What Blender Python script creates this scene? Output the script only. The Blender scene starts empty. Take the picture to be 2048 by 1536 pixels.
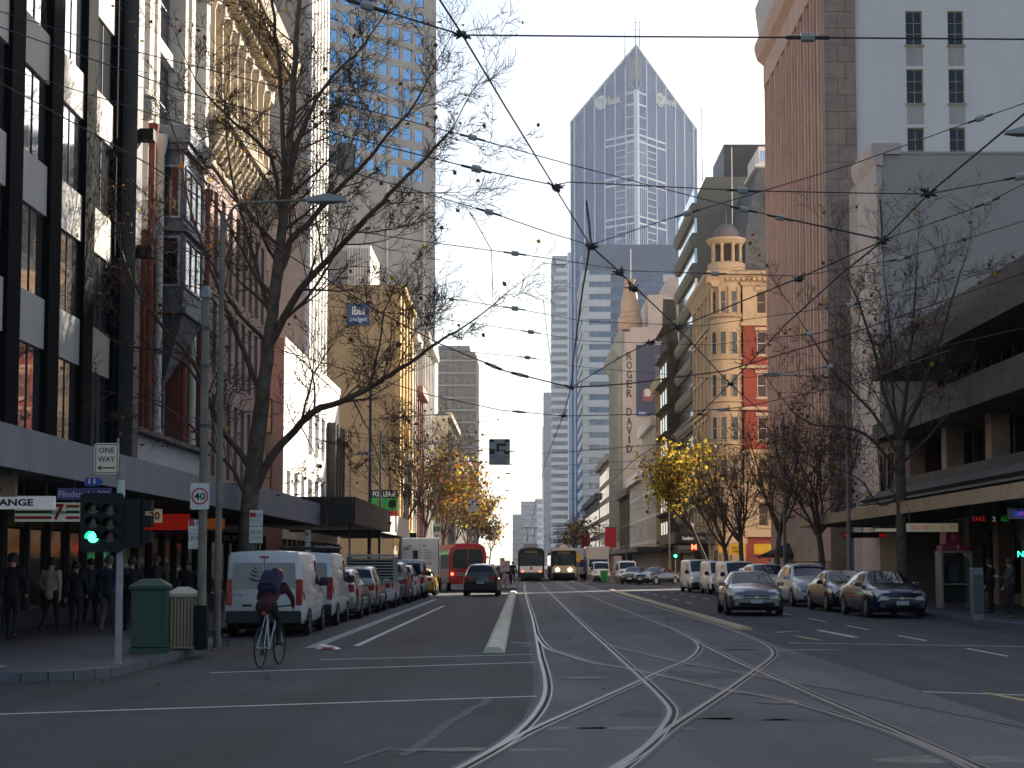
import bpy, bmesh, math, random
from mathutils import Matrix, Vector
SC = bpy.context.scene
COL = SC.collection
R = math.radians

# ------------------------------------------------------------------ camera, sky, sun, exposure
CAM_H = 1.7
FPX, VX, HY = 3235.0, 1045.0, 1128.0          # focal length, street vanishing point and horizon of the 2048 px photo
PITCH = R(4.0)
CYP = HY - FPX * math.tan(PITCH)
cd = bpy.data.cameras.new('camera'); cam = bpy.data.objects.new('camera', cd); COL.objects.link(cam)
cam.location = (0, 0, CAM_H); cam.rotation_euler = (math.pi / 2 + PITCH, 0, 0)
cd.sensor_width = 36; cd.lens = FPX / 2048 * 36
cd.shift_x = -(VX - 1024) / 2048; cd.shift_y = (CYP - 768) / 2048
cd.clip_start = .1; cd.clip_end = 9000
SC.camera = cam

SUN_AZ, SUN_EL = R(38), R(27)                 # azimuth to the right of the street axis
w = bpy.data.worlds.new('World'); SC.world = w; w.use_nodes = True
nt = w.node_tree; bg = nt.nodes['Background']
sky = nt.nodes.new('ShaderNodeTexSky'); sky.sky_type = 'NISHITA'; sky.sun_disc = False
sky.sun_elevation = SUN_EL; sky.sun_rotation = SUN_AZ; sky.air_density = 1.0; sky.dust_density = 1.8; sky.ozone_density = .9
nt.links.new(sky.outputs['Color'], bg.inputs['Color']); bg.inputs['Strength'].default_value = .062
sl = bpy.data.lights.new('sun', 'SUN'); sl.energy = 5; sl.angle = R(.6); sl.color = (1, .90, .76)
so = bpy.data.objects.new('sun', sl); COL.objects.link(so)
sd = Vector((math.sin(SUN_AZ) * math.cos(SUN_EL), math.cos(SUN_AZ) * math.cos(SUN_EL), math.sin(SUN_EL)))
so.rotation_euler = sd.to_track_quat('Z', 'Y').to_euler(); so.location = (60, 90, 90)
SC.view_settings.view_transform = 'Standard'; SC.view_settings.look = 'None'
SC.view_settings.exposure = 1.5; SC.view_settings.gamma = 1; SC.view_settings.use_curve_mapping = False
SC.cycles.max_bounces = 5; SC.cycles.volume_bounces = 0
HAZE_D = .0001

# ------------------------------------------------------------------ survey helpers: photo pixel -> point in the place
_f = Vector((0, math.cos(PITCH), math.sin(PITCH))); _u = Vector((0, -math.sin(PITCH), math.cos(PITCH))); CP = Vector((0, 0, CAM_H))
def ray(px, py): return _f + Vector((1, 0, 0)) * ((px - VX) / FPX) + _u * ((CYP - py) / FPX)
def atZ(px, py, z=0):
    d = ray(px, py); return CP + d * ((z - CAM_H) / d.z)
def atY(px, py, Y):
    d = ray(px, py); return CP + d * (Y / d.y)
def atX(px, py, X):
    d = ray(px, py); return CP + d * (X / d.x)

# ------------------------------------------------------------------ materials
MATS = {}
def mat(name, rgb, rough=.8, var=.18, scale=1.5, bump=0., metal=0., emit=None, est=0., streak=0., coat=0., spec=.5, bscale=None, rgb2=None):
    if name in MATS: return MATS[name]
    m = bpy.data.materials.new(name); m.use_nodes = True; t = m.node_tree; N = t.nodes; L = t.links
    b = N['Principled BSDF']; MATS[name] = m
    b.inputs['Roughness'].default_value = rough; b.inputs['Metallic'].default_value = metal
    b.inputs['Coat Weight'].default_value = coat; b.inputs['Specular IOR Level'].default_value = spec
    c = tuple(rgb) + (1,)
    if var > 0 or rgb2:
        geo = N.new('ShaderNodeNewGeometry'); mp = N.new('ShaderNodeMapping'); L.new(geo.outputs['Position'], mp.inputs['Vector'])
        n1 = N.new('ShaderNodeTexNoise'); n1.inputs['Scale'].default_value = scale; n1.inputs['Detail'].default_value = 6; n1.inputs['Roughness'].default_value = .65
        L.new(mp.outputs[0], n1.inputs['Vector'])
        if streak: mp.inputs['Scale'].default_value = (1, 1, 1 - streak)
        rp = N.new('ShaderNodeValToRGB'); L.new(n1.outputs['Fac'], rp.inputs[0])
        e = rp.color_ramp.elements; e[0].position = .3; e[1].position = .7
        lo = tuple(max(0, x * (1 - var)) for x in rgb) + (1,)
        hi = tuple(rgb2) + (1,) if rgb2 else tuple(min(1, x * (1 + var)) for x in rgb) + (1,)
        e[0].color = lo; e[1].color = hi
        L.new(rp.outputs[0], b.inputs['Base Color'])
        mr = N.new('ShaderNodeMapRange'); L.new(n1.outputs['Fac'], mr.inputs[0])
        mr.inputs['To Min'].default_value = max(0, rough - .08); mr.inputs['To Max'].default_value = min(1, rough + .08)
        if rough > .15: L.new(mr.outputs[0], b.inputs['Roughness'])
        if bump:
            n2 = N.new('ShaderNodeTexNoise'); n2.inputs['Scale'].default_value = bscale or scale * 12; n2.inputs['Detail'].default_value = 5
            L.new(geo.outputs['Position'], n2.inputs['Vector'])
            bp = N.new('ShaderNodeBump'); bp.inputs['Strength'].default_value = bump; bp.inputs['Distance'].default_value = .02
            L.new(n2.outputs['Fac'], bp.inputs['Height']); L.new(bp.outputs[0], b.inputs['Normal'])
    else:
        b.inputs['Base Color'].default_value = c
    if emit:
        b.inputs['Emission Color'].default_value = tuple(emit) + (1,); b.inputs['Emission Strength'].default_value = est
    return m
def glass(name, rgb=(.02, .025, .03), rough=.06, metal=0., wob=.04, spec=.5):
    """window glass: dark, mirror-like, slightly wavy"""
    if name in MATS: return MATS[name]
    m = mat(name, rgb, rough, 0, metal=metal, spec=spec); t = m.node_tree; N = t.nodes; L = t.links
    g = N.new('ShaderNodeNewGeometry'); n = N.new('ShaderNodeTexNoise'); n.inputs['Scale'].default_value = .6; n.inputs['Detail'].default_value = 2
    L.new(g.outputs['Position'], n.inputs['Vector'])
    bp = N.new('ShaderNodeBump'); bp.inputs['Strength'].default_value = wob; bp.inputs['Distance'].default_value = .3
    L.new(n.outputs['Fac'], bp.inputs['Height']); L.new(bp.outputs[0], N['Principled BSDF'].inputs['Normal'])
    return m

# ------------------------------------------------------------------ objects
WM = {}
def tag(o, label=None, cat=None, group=None, kind=None):
    if label: o['label'] = label
    if cat: o['category'] = cat
    if group: o['group'] = group
    if kind: o['kind'] = kind
    return o
def put(o, parent=None, M=None):
    M = M or Matrix(); COL.objects.link(o); WM[o.name] = M
    if parent is not None:
        o.parent = parent; o.matrix_parent_inverse = WM[parent.name].inverted()
    o.matrix_basis = M
    return o
def thing(name, label, cat, loc=(0, 0, 0), group=None, rz=0):
    o = bpy.data.objects.new(name, None); o.empty_display_size = .3
    put(o, None, Matrix.Translation(loc) @ Matrix.Rotation(rz, 4, 'Z'))
    return tag(o, label, cat, group)
def copy_tree(o, parent=None):
    c = o.copy(); COL.objects.link(c); WM[c.name] = WM[o.name]
    if parent is not None: c.parent = parent
    for ch in o.children: copy_tree(ch, c)
    return c
def smooth(me, ang=40):
    for p in me.polygons: p.use_smooth = True
    try: me.set_sharp_from_angle(angle=R(ang))
    except Exception: pass
_CUBE = {}
def cube_mesh(m):
    if m.name not in _CUBE:
        me = bpy.data.meshes.new('box_' + m.name); v = [(x, y, z) for x in (-.5, .5) for y in (-.5, .5) for z in (-.5, .5)]
        me.from_pydata(v, [], [(0, 1, 3, 2), (4, 6, 7, 5), (0, 4, 5, 1), (2, 3, 7, 6), (0, 2, 6, 4), (1, 5, 7, 3)])
        me.materials.append(m); _CUBE[m.name] = me
    return _CUBE[m.name]
def box(name, parent, m, a, b, rel=None):
    """axis aligned box a..b (world, or in rel's frame)"""
    o = bpy.data.objects.new(name, cube_mesh(m))
    M = Matrix.Translation([(p + q) / 2 for p, q in zip(a, b)]) @ Matrix.Diagonal([abs(q - p) or 1e-4 for p, q in zip(a, b)] + [1])
    if rel is not None: M = rel @ M
    return put(o, parent, M)
class Plane:
    """a facade: u along it, z up, d outward"""
    def __init__(s, o, u, n): s.o = Vector(o); s.u = Vector(u).normalized(); s.n = Vector(n).normalized()
    def p(s, u, z, d=0): return s.o + s.u * u + Vector((0, 0, z)) + s.n * d
def pbox(name, parent, m, pl, u0, u1, z0, z1, d0, d1):
    o = bpy.data.objects.new(name, cube_mesh(m)); du, dd, dz = u1 - u0, d1 - d0, z1 - z0
    cu = pl.u * du; cn = pl.n * dd; cz = Vector((0, 0, dz))
    if cu.cross(cn).dot(cz) < 0: cu = -cu
    c = pl.p((u0 + u1) / 2, (z0 + z1) / 2, (d0 + d1) / 2)
    M = Matrix(((cu.x, cn.x, cz.x, c.x), (cu.y, cn.y, cz.y, c.y), (cu.z, cn.z, cz.z, c.z), (0, 0, 0, 1)))
    return put(o, parent, M)
class MB:
    def __init__(s): s.v = []; s.f = []; s.mi = []
    def add(s, vs, fs, mi=0):
        k = len(s.v); s.v += [tuple(x) for x in vs]; s.f += [tuple(i + k for i in f) for f in fs]; s.mi += [mi] * len(fs); return s
    def quad(s, a, b, c, d, mi=0): return s.add([a, b, c, d], [(0, 1, 2, 3)], mi)
    def poly(s, vs, mi=0): return s.add(vs, [tuple(range(len(vs)))], mi)
    def box(s, a, b, mi=0, M=None):
        v = [Vector((x, y, z)) for x in (a[0], b[0]) for y in (a[1], b[1]) for z in (a[2], b[2])]
        if M: v = [M @ q for q in v]
        return s.add(v, [(0, 1, 3, 2), (4, 6, 7, 5), (0, 4, 5, 1), (2, 3, 7, 6), (0, 2, 6, 4), (1, 5, 7, 3)], mi)
    def pb(s, pl, u0, u1, z0, z1, d0, d1, mi=0):
        v = [pl.p(u, z, d) for u in (u0, u1) for d in (d0, d1) for z in (z0, z1)]
        return s.add(v, [(0, 1, 3, 2), (4, 6, 7, 5), (0, 4, 5, 1), (2, 3, 7, 6), (0, 2, 6, 4), (1, 5, 7, 3)], mi)
    def tube(s, pts, rad, n=6, mi=0, cap=True):
        pts = [Vector(p) for p in pts]
        if not isinstance(rad, (list, tuple)): rad = [rad] * len(pts)
        k = len(s.v); up = None
        for i, p in enumerate(pts):
            d = (pts[min(i + 1, len(pts) - 1)] - pts[max(i - 1, 0)])
            if d.length < 1e-9: d = Vector((0, 0, 1))
            d.normalize()
            if up is None: up = Vector((1, 0, 0)) if abs(d.x) < .9 else Vector((0, 1, 0))
            a = (up - d * up.dot(d))
            if a.length < 1e-6: a = d.orthogonal()
            a.normalize(); b = d.cross(a); up = a
            for j in range(n):
                t = 2 * math.pi * j / n; q = p + (a * math.cos(t) + b * math.sin(t)) * rad[i]; s.v.append(tuple(q))
        for i in range(len(pts) - 1):
            for j in range(n):
                s.f.append((k + i * n + j, k + i * n + (j + 1) % n, k + (i + 1) * n + (j + 1) % n, k + (i + 1) * n + j)); s.mi.append(mi)
        if cap:
            s.f.append(tuple(k + j for j in range(n))[::-1]); e = k + (len(pts) - 1) * n; s.f.append(tuple(e + j for j in range(n))); s.mi += [mi, mi]
        return s
    def lathe(s, c, prof, n=16, mi=0):
        """prof = [(r,z)...] round a vertical axis at c"""
        k = len(s.v); c = Vector(c)
        for r, z in prof:
            for j in range(n): t = 2 * math.pi * j / n; s.v.append((c.x + r * math.cos(t), c.y + r * math.sin(t), c.z + z))
        for i in range(len(prof) - 1):
            for j in range(n): s.f.append((k + i * n + j, k + i * n + (j + 1) % n, k + (i + 1) * n + (j + 1) % n, k + (i + 1) * n + j)); s.mi.append(mi)
        s.f.append(tuple(k + j for j in range(n))[::-1]); e = k + (len(prof) - 1) * n; s.f.append(tuple(e + j for j in range(n))); s.mi += [mi, mi]
        return s
    def prism(s, poly, ax, d0, d1, mi=0):
        """poly 2D in the two other axes, extruded along ax"""
        n = len(poly)
        def P(q, d):
            return (d, q[0], q[1]) if ax == 'x' else ((q[0], d, q[1]) if ax == 'y' else (q[0], q[1], d))
        v = [P(q, d0) for q in poly] + [P(q, d1) for q in poly]
        return s.add(v, [tuple(range(n))[::-1], tuple(range(n, 2 * n))] + [(i, (i + 1) % n, n + (i + 1) % n, n + i) for i in range(n)], mi)
    def mesh(s, name, mats, sm=0):
        me = bpy.data.meshes.new(name); me.from_pydata(s.v, [], s.f)
        for m in (mats if isinstance(mats, (list, tuple)) else [mats]): me.materials.append(m)
        if any(s.mi): me.polygons.foreach_set('material_index', s.mi)
        if sm: smooth(me, sm)
        me.update(); return me
    def build(s, name, mats, parent=None, M=None, sm=0):
        return put(bpy.data.objects.new(name, s.mesh(name, mats, sm)), parent, M)
def text(name, parent, m, s, pl, u, z, d, h=None, wd=None, ext=.01, align='CENTER', bold=0):
    cu = bpy.data.curves.new('txt', 'FONT'); cu.body = s; cu.extrude = ext; cu.offset = bold; cu.resolution_u = 2
    to = bpy.data.objects.new('txt', cu); me = bpy.data.meshes.new_from_object(to); bpy.data.objects.remove(to)
    xs = [v.co.x for v in me.vertices]; ys = [v.co.y for v in me.vertices]
    x0, x1, y0, y1 = min(xs), max(xs), min(ys), max(ys); sy = h / (y1 - y0) if h else wd / (x1 - x0); sx = wd / (x1 - x0) if wd else sy
    for v in me.vertices:
        uu = u + (v.co.x - (x0 + x1) / 2) * sx; zz = z + (v.co.y - (y0 + y1) / 2) * sy; v.co = pl.p(uu, zz, d + v.co.z)
    me.materials.clear(); me.materials.append(m); me.name = name
    return put(bpy.data.objects.new(name, me), parent)
def skin(name, parent, m, pl, us, zs, opens, depth=.25):
    """wall sheet with real window openings: us, zs are grid lines, opens a function (i,j)->bool; reveals go in by depth"""
    b = MB()
    for i in range(len(us) - 1):
        for j in range(len(zs) - 1):
            u0, u1, z0, z1 = us[i], us[i + 1], zs[j], zs[j + 1]
            if not opens(i, j): b.quad(pl.p(u0, z0), pl.p(u1, z0), pl.p(u1, z1), pl.p(u0, z1))
            else:
                D = -depth
                b.quad(pl.p(u0, z0), pl.p(u1, z0), pl.p(u1, z0, D), pl.p(u0, z0, D)); b.quad(pl.p(u0, z1), pl.p(u1, z1), pl.p(u1, z1, D), pl.p(u0, z1, D))
                b.quad(pl.p(u0, z0), pl.p(u0, z1), pl.p(u0, z1, D), pl.p(u0, z0, D)); b.quad(pl.p(u1, z0), pl.p(u1, z1), pl.p(u1, z1, D), pl.p(u1, z0, D))
    return b.build(name, m, parent)
def cuts(a, b, spans):
    """grid lines and open cells for openings 'spans' inside a..b"""
    g = [a]; op = []
    for s0, s1 in spans:
        if s0 > g[-1] + 1e-6: g.append(s0)
        op.append(len(g) - 1); g.append(s1)
    if b > g[-1] + 1e-6: g.append(b)
    return g, set(op)
def window(parent, pl, u0, u1, z0, z1, d, fm, gm, nu=1, nz=2, fw=.06, panes=True, name='window'):
    """frame with glazing bars; panes are its children"""
    fr = MB(); fr.pb(pl, u0, u0 + fw, z0, z1, d, d + .06); fr.pb(pl, u1 - fw, u1, z0, z1, d, d + .06)
    fr.pb(pl, u0 + fw, u1 - fw, z0, z0 + fw, d, d + .06); fr.pb(pl, u0 + fw, u1 - fw, z1 - fw, z1, d, d + .06)
    W = (u1 - u0 - 2 * fw) / nu; H = (z1 - z0 - 2 * fw) / nz
    for i in range(1, nu): fr.pb(pl, u0 + fw + W * i - fw / 3, u0 + fw + W * i + fw / 3, z0 + fw, z1 - fw, d + .002, d + .05)
    for j in range(1, nz): fr.pb(pl, u0 + fw, u1 - fw, z0 + fw + H * j - fw / 3, z0 + fw + H * j + fw / 3, d + .004, d + .048)
    o = fr.build(name, fm, parent)
    for i in range(nu):
        for j in range(nz): pbox('pane', o, gm, pl, u0 + fw + W * i + .002, u0 + fw + W * (i + 1) - .002, z0 + fw + H * j + .002, z0 + fw + H * (j + 1) - .002, d - .02, d + .012)
    return o
XL, XR = -12.3, 17.9
PLW = Plane((XL, 0, 0), (0, 1, 0), (1, 0, 0))      # west side of the street: u = Y
PRE = Plane((XR, 0, 0), (0, 1, 0), (-1, 0, 0))     # east side
def south(Y): return Plane((0, Y, 0), (1, 0, 0), (0, -1, 0))   # u = X

# ------------------------------------------------------------------ shared materials
asphalt = mat('asphalt', (.030, .030, .038), .78, .22, .35, .5, bscale=60)
def worn(m, along=.03, across=1.1, amt=.35):
    """long wheel-worn streaks and blotches over a road surface"""
    t = m.node_tree; N = t.nodes; L = t.links; b = N['Principled BSDF']; src = b.inputs['Base Color'].links[0].from_socket
    g = N.new('ShaderNodeNewGeometry'); out = src
    for sc, k, lo, hi in (((across, along, 1), 1., .36, .66), ((.25, .22, 1), 1., .4, .62), ((9, 9, 9), 2., .35, .7)):
        mp = N.new('ShaderNodeMapping'); mp.inputs['Scale'].default_value = sc; L.new(g.outputs['Position'], mp.inputs['Vector'])
        n = N.new('ShaderNodeTexNoise'); n.inputs['Scale'].default_value = k; n.inputs['Detail'].default_value = 5; L.new(mp.outputs[0], n.inputs['Vector'])
        r = N.new('ShaderNodeMapRange'); L.new(n.outputs['Fac'], r.inputs[0]); r.inputs['From Min'].default_value = lo; r.inputs['From Max'].default_value = hi; r.inputs['To Min'].default_value = 1 - amt; r.inputs['To Max'].default_value = 1 + amt
        mx = N.new('ShaderNodeVectorMath'); mx.operation = 'SCALE'; L.new(out, mx.inputs[0]); L.new(r.outputs[0], mx.inputs['Scale']); out = mx.outputs[0]; amt *= .75
    L.new(out, b.inputs['Base Color']); return m
worn(asphalt)
concrete_bed = mat('track_concrete', (.073, .069, .078), .75, .2, .5, .35, bscale=40)
worn(concrete_bed, .05, .8, .28)
paving = mat('bluestone_paving', (.06, .062, .07), .7, .25, .8, .3)
kerb_m = mat('kerb_bluestone', (.10, .105, .12), .7, .25, 2.2, .3)
paint_w = mat('road_paint_white', (.52, .52, .50), .7, .3, 3., .2)
paint_y = mat('road_paint_yellow', (.42, .33, .13), .7, .3, 3., .2)
paint_c = mat('separator_paint', (.62, .58, .44), .75, .3, 3., .3)
steel = mat('rail_steel', (.20, .20, .205), .42, .2, 6, metal=1)
groove = mat('rail_groove', (.012, .012, .012), .9, 0)
black = mat('black_metal', (.008, .008, .009), .55, .2, 3, spec=.25)
darkm = mat('dark_grey_metal', (.05, .052, .058), .5, .25, 2.5)
galv = mat('galvanised', (.22, .22, .23), .5, .3, 2.5, metal=.3)
white_p = mat('white_paint', (.72, .72, .71), .55, .08, 2)
rubber = mat('rubber', (.012, .012, .013), .8, .2, 5)
gl_dark = glass('glass_dark', (.012, .015, .02), .05)
gl_sky = glass('glass_mirror', (.72, .76, .80), .04, metal=.95, wob=.015)
gl_blue = glass('glass_blue', (.22, .42, .62), .05, metal=.9, wob=.02)
red_s = mat('sign_red', (.5, .015, .02), .4, .05)
# ================================================================== THE SETTING: ground, road, tracks, pavements
rng = random.Random(7)
gnd = MB().quad((-4000, -200, -.03), (4000, -200, -.03), (4000, 7500, -.03), (-4000, 7500, -.03)).build('ground', mat('far_ground', (.10, .10, .10), .9, .3, .02))
tag(gnd, kind='structure')
road = MB().quad((-300, -40, 0), (300, -40, 0), (300, 2600, 0), (-300, 2600, 0)).build('road', asphalt); tag(road, kind='structure')
bedpx = [(880, 1560), (985, 1492), (1045, 1440), (1066, 1395), (1066, 1340), (1056, 1285), (1046, 1225)]
bp = [atZ(*q) for q in bedpx]
bl = [(v.x, v.y) for v in bp] + [(-.35, 95), (-.35, 2000), (5.35, 2000), (5.35, 10), (bp[0].x, 10)]
MB().poly([(x, y, .004) for x, y in bl]).build('track_bed', concrete_bed, road)
def crom(pts, n=6):
    out = []
    for i in range(len(pts) - 1):
        p0, p1, p2, p3 = pts[max(i - 1, 0)], pts[i], pts[i + 1], pts[min(i + 2, len(pts) - 1)]
        for k in range(n):
            t = k / n; out.append(.5 * ((2 * p1) + (p2 - p0) * t + (2 * p0 - 5 * p1 + 4 * p2 - p3) * t * t + (3 * p1 - p0 - 3 * p2 + p3) * t ** 3))
    out.append(pts[-1]); return out
def ribbon(b, pts, wd, z, off=0., mi=0):
    vs = []; fs = []
    for i, p in enumerate(pts):
        d = pts[min(i + 1, len(pts) - 1)] - pts[max(i - 1, 0)]; n = Vector((-d.y, d.x, 0)).normalized()
        a = p + n * (off - wd / 2); c = p + n * (off + wd / 2); vs += [(a.x, a.y, z), (c.x, c.y, z)]
    b.add(vs, [(2 * i, 2 * i + 2, 2 * i + 3, 2 * i + 1) for i in range(len(pts) - 1)], mi); return b
def rail(px, tail=None, zz=0, w=.055):
    pts = [atZ(*q) for q in px]; pts = crom([Vector((p.x, p.y, 0)) for p in pts])
    if tail is not None: pts = [Vector((tail, 900, 0)), Vector((tail, 130, 0))] + pts
    b = MB(); ribbon(b, pts, .22, .0075 + zz, .03, 2); ribbon(b, pts, .05, .0095 + zz, .055, 1); ribbon(b, pts, w, .0115 + zz, 0, 0); ribbon(b, pts, .022, .0115 + zz, .09, 0)
    return b.build('tram_rail', [steel, groove, mat('rail_surround', (.088, .086, .085), .75, .25, 2)], road)
rail([(1049, 1180), (1055, 1205), (1064, 1235), (1072, 1275), (1078, 1310), (1088, 1350), (1090, 1385), (1075, 1420), (1040, 1460), (985, 1500), (885, 1555)], .13, 0)
rail([(1091, 1178), (1127, 1213), (1165, 1250), (1209, 1290), (1279, 1355), (1324, 1400), (1339, 1425), (1324, 1455), (1289, 1495), (1205, 1550)], 1.57, .0005)
rail([(1149, 1180), (1239, 1217), (1324, 1250), (1369, 1270), (1394, 1288), (1394, 1302), (1374, 1320), (1324, 1342), (1274, 1365), (1174, 1410), (1074, 1455), (1024, 1480), (900, 1548)], 3.38, .001)
rail([(1214, 1185), (1304, 1212), (1424, 1247), (1499, 1275), (1534, 1292), (1545, 1305), (1540, 1317), (1514, 1337), (1454, 1380), (1394, 1420), (1334, 1460), (1274, 1510), (1222, 1552)], 4.82, .0015)
rail([(1072, 1270), (1090, 1295), (1130, 1310), (1190, 1328), (1255, 1338), (1320, 1352), (1400, 1370), (1455, 1382), (1560, 1400), (1700, 1440), (1800, 1475), (1900, 1520), (1960, 1552)], None, .002)
rail([(1205, 1287), (1240, 1298), (1294, 1310), (1354, 1325), (1424, 1337), (1509, 1352), (1574, 1365), (1674, 1380), (1774, 1400), (1924, 1430), (2090, 1463)], None, .0025, .04)
rail([(1369, 1270), (1414, 1295), (1474, 1325), (1514, 1342), (1599, 1380), (1724, 1435), (1824, 1480), (1975, 1548)], None, .003)
def line_px(px, wd, m, name='painted_line', z=.005):
    pts = [atZ(*q) for q in px]; return ribbon(MB(), [Vector((p.x, p.y, 0)) for p in pts], wd, z).build(name, m, road)
def line_xy(x0, y0, x1, y1, wd, m, z=.005, name='painted_line'):
    n = max(2, int(abs(y1 - y0) / 4)); return ribbon(MB(), [Vector((x0 + (x1 - x0) * i / n, y0 + (y1 - y0) * i / n, 0)) for i in range(n + 1)], wd, z).build(name, m, road)
line_px([(640, 1320), (1064, 1309)], .11, paint_w); line_px([(420, 1346), (1068, 1325)], .12, paint_w); line_px([(-60, 1431), (1074, 1393)], .11, paint_w)
line_px([(1578, 1286), (2080, 1294)], .12, paint_w); line_px([(1846, 1384), (2080, 1392)], .1, paint_w); line_px([(1970, 1386), (2080, 1407)], .12, paint_y)
line_px([(1554, 1265), (1634, 1260), (1711, 1275)], .2, paint_w, 'arrow_marking'); line_px([(1590, 1272), (1640, 1281)], .14, paint_y)
line_xy(-4.3, 33, -4.2, 78, .26, mat('gutter_line', (.24, .26, .30), .7, .3, 3)); line_xy(-3.45, 33.8, -3.2, 66, .13, paint_w)
for y in range(30, 100, 6): line_xy(8.95, y, 8.95, y + 2.8, .1, paint_w)
for y in range(70, 100, 6): line_xy(7.3, y, 7.3, y + 2.8, .1, paint_w)
line_xy(-5.8, 100.5, -.8, 100.8, .3, paint_w); line_xy(5.9, 104.6, 12.4, 105, .25, paint_w)
line_px([(1020, 1285), (1062, 1287)], .1, paint_w); line_px([(1044, 1292), (1068, 1292)], .08, paint_w); line_px([(1072, 1281), (1100, 1281)], .06, paint_w); line_px([(1074, 1299), (1110, 1299)], .06, paint_w)
crk = [(978, 1398), (965, 1410), (940, 1418), (925, 1432), (900, 1444), (880, 1460), (868, 1472), (845, 1485), (830, 1500), (806, 1512)]
line_px(crk, .11, mat('crack_seal', (.085, .083, .09), .8, .5, 9), 'crack_seal', .0052); line_px([(785, 1495), (740, 1510), (690, 1528)], .07, MATS['crack_seal'], 'crack_seal', .0052)
for i, (px, py) in enumerate([(1490, 1291), (1560, 1405), (1170, 1357)]):
    p = atZ(px, py); MB().lathe((p.x, p.y, .004), [(.33, 0), (.33, .006), (.27, .006), (.27, .008)], 20).build('manhole_cover', mat('cast_iron', (.03, .03, .032), .6, .3, 8), road)
rp = random.Random(3)
patch_m = mat('asphalt_patch', (.06, .058, .058), .85, .35, 5); scuff = mat('scuffed_concrete', (.16, .15, .13), .8, .5, 4)
for (px, py, a, b_, m_) in [(1290, 1345, 1.1, .25, patch_m), (1420, 1352, .8, .3, patch_m), (1350, 1430, .9, .4, patch_m), (1480, 1440, .7, .12, patch_m), (1560, 1300, 1.6, .2, scuff), (960, 1500, .9, .12, scuff), (1140, 1457, .5, .1, scuff), (1450, 1300, 1., .12, scuff),
                            (1250, 1285, 1.3, .15, patch_m), (1640, 1440, .8, .15, patch_m), (1940, 1520, 1.0, .2, scuff), (1270, 1457, .7, .1, scuff)]:
    p = atZ(px, py); n = 14; MB().poly([(p.x + a * math.cos(2 * math.pi * k / n) * rp.uniform(.6, 1), p.y + b_ * math.sin(2 * math.pi * k / n) * rp.uniform(.5, 1) * 2, .0056) for k in range(n)]).build('road_patch', m_, road)
# ---- raised lane separators
def separator(x, y0, y1, wd, h, m, label):
    b = MB(); n = int((y1 - y0) / 2.0); root = thing('lane_separator', label, 'lane separator', (x, y0, 0))
    for i in range(n):
        a = y0 + (y1 - y0) * i / n; c = y0 + (y1 - y0) * (i + 1) / n - .012
        b = MB().prism([(x - wd / 2, 0), (x - wd / 2 + .03, h * .55), (x - wd / 4, h), (x + wd / 4, h), (x + wd / 2 - .03, h * .55), (x + wd / 2, 0)], 'y', a, c); b.build('separator_block', m, root)
    return root
separator(-.55, 31.2, 97, .42, .11, paint_c, 'long cream concrete lane separator strip left of the tram tracks')
separator(5.78, 42, 106, .34, .07, mat('separator_yellow', (.45, .38, .22), .75, .3, 3, .3), 'long low yellowish lane separator strip right of the tram tracks')
# ---- pavements with kerb stones
def pavement(name, poly, z=.14):
    return tag(MB().prism(poly, 'z', -.02, z).build(name, paving), kind='structure')
arc = [(-7.6 + 1.45 * math.sin(a), 24.85 - 1.45 * math.cos(a)) for a in [R(k) for k in range(0, 91, 15)]]
wpoly = [(-140, 23.4)] + arc + [(-6.15, 33), (-6.5, 34.4), (-7.3, 35.4), (-7.3, 111), (-140, 111)]
pav_w = pavement('pavement', wpoly); pav_e = pavement('pavement', [(12.95, 22), (140, 22), (140, 114), (12.95, 114)])
pav_w2 = pavement('pavement', [(-140, 147), (-7.3, 147), (-7.3, 2400), (-140, 2400)]); pav_e2 = pavement('pavement', [(12.95, 149), (140, 149), (140, 2400), (12.95, 2400)])
tag(MB().prism([(-2.3, 104), (-1.4, 104), (-.4, 106), (-.4, 150), (-2.3, 150)], 'z', -.02, .16).build('traffic_island', paving), kind='structure')
def kerbs(parent, pts, step=1.05, wd=.32, side=1):
    acc = []
    for i in range(len(pts) - 1):
        a, c = Vector(pts[i]), Vector(pts[i + 1]); L = (c - a).length; n = max(1, round(L / step))
        for k in range(n):
            p, q = a.lerp(c, k / n), a.lerp(c, (k + 1) / n); d = (q - p).normalized(); nn = Vector((-d.y, d.x)) * side; m = (p + q) / 2 + nn * (wd / 2 - .02)
            z = .15 + rng.uniform(-.006, .008)
            M = Matrix.Translation((m.x, m.y, z / 2 - .01)) @ Matrix.Rotation(math.atan2(d.y, d.x) + rng.uniform(-.006, .006), 4, 'Z') @ Matrix.Diagonal(((q - p).length - .018, wd, z, 1))
            put(bpy.data.objects.new('kerb_stone', cube_mesh(kerb_m)), parent, M)
kerbs(pav_w, [(-13.5, 23.4)] + arc + [(-6.15, 33), (-6.5, 34.4), (-7.3, 35.4), (-7.3, 62)])
kerbs(pav_e, [(12.95, 34), (12.95, 72)], side=-1)
for (a, c, par, sd) in (((-7.3, 62), (-7.3, 111), pav_w, 1), ((12.95, 72), (12.95, 114), pav_e, -1), ((-7.3, 147), (-7.3, 300), pav_w2, 1), ((12.95, 149), (12.95, 300), pav_e2, -1)): kerbs(par, [a, c], 6, .32, sd)
MB().box((-9.2, 24.3, .141), (-7.9, 24.95, .149)).build('tactile_strip', mat('tactile', (.34, .34, .34), .7, .2, 6), pav_w)
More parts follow.
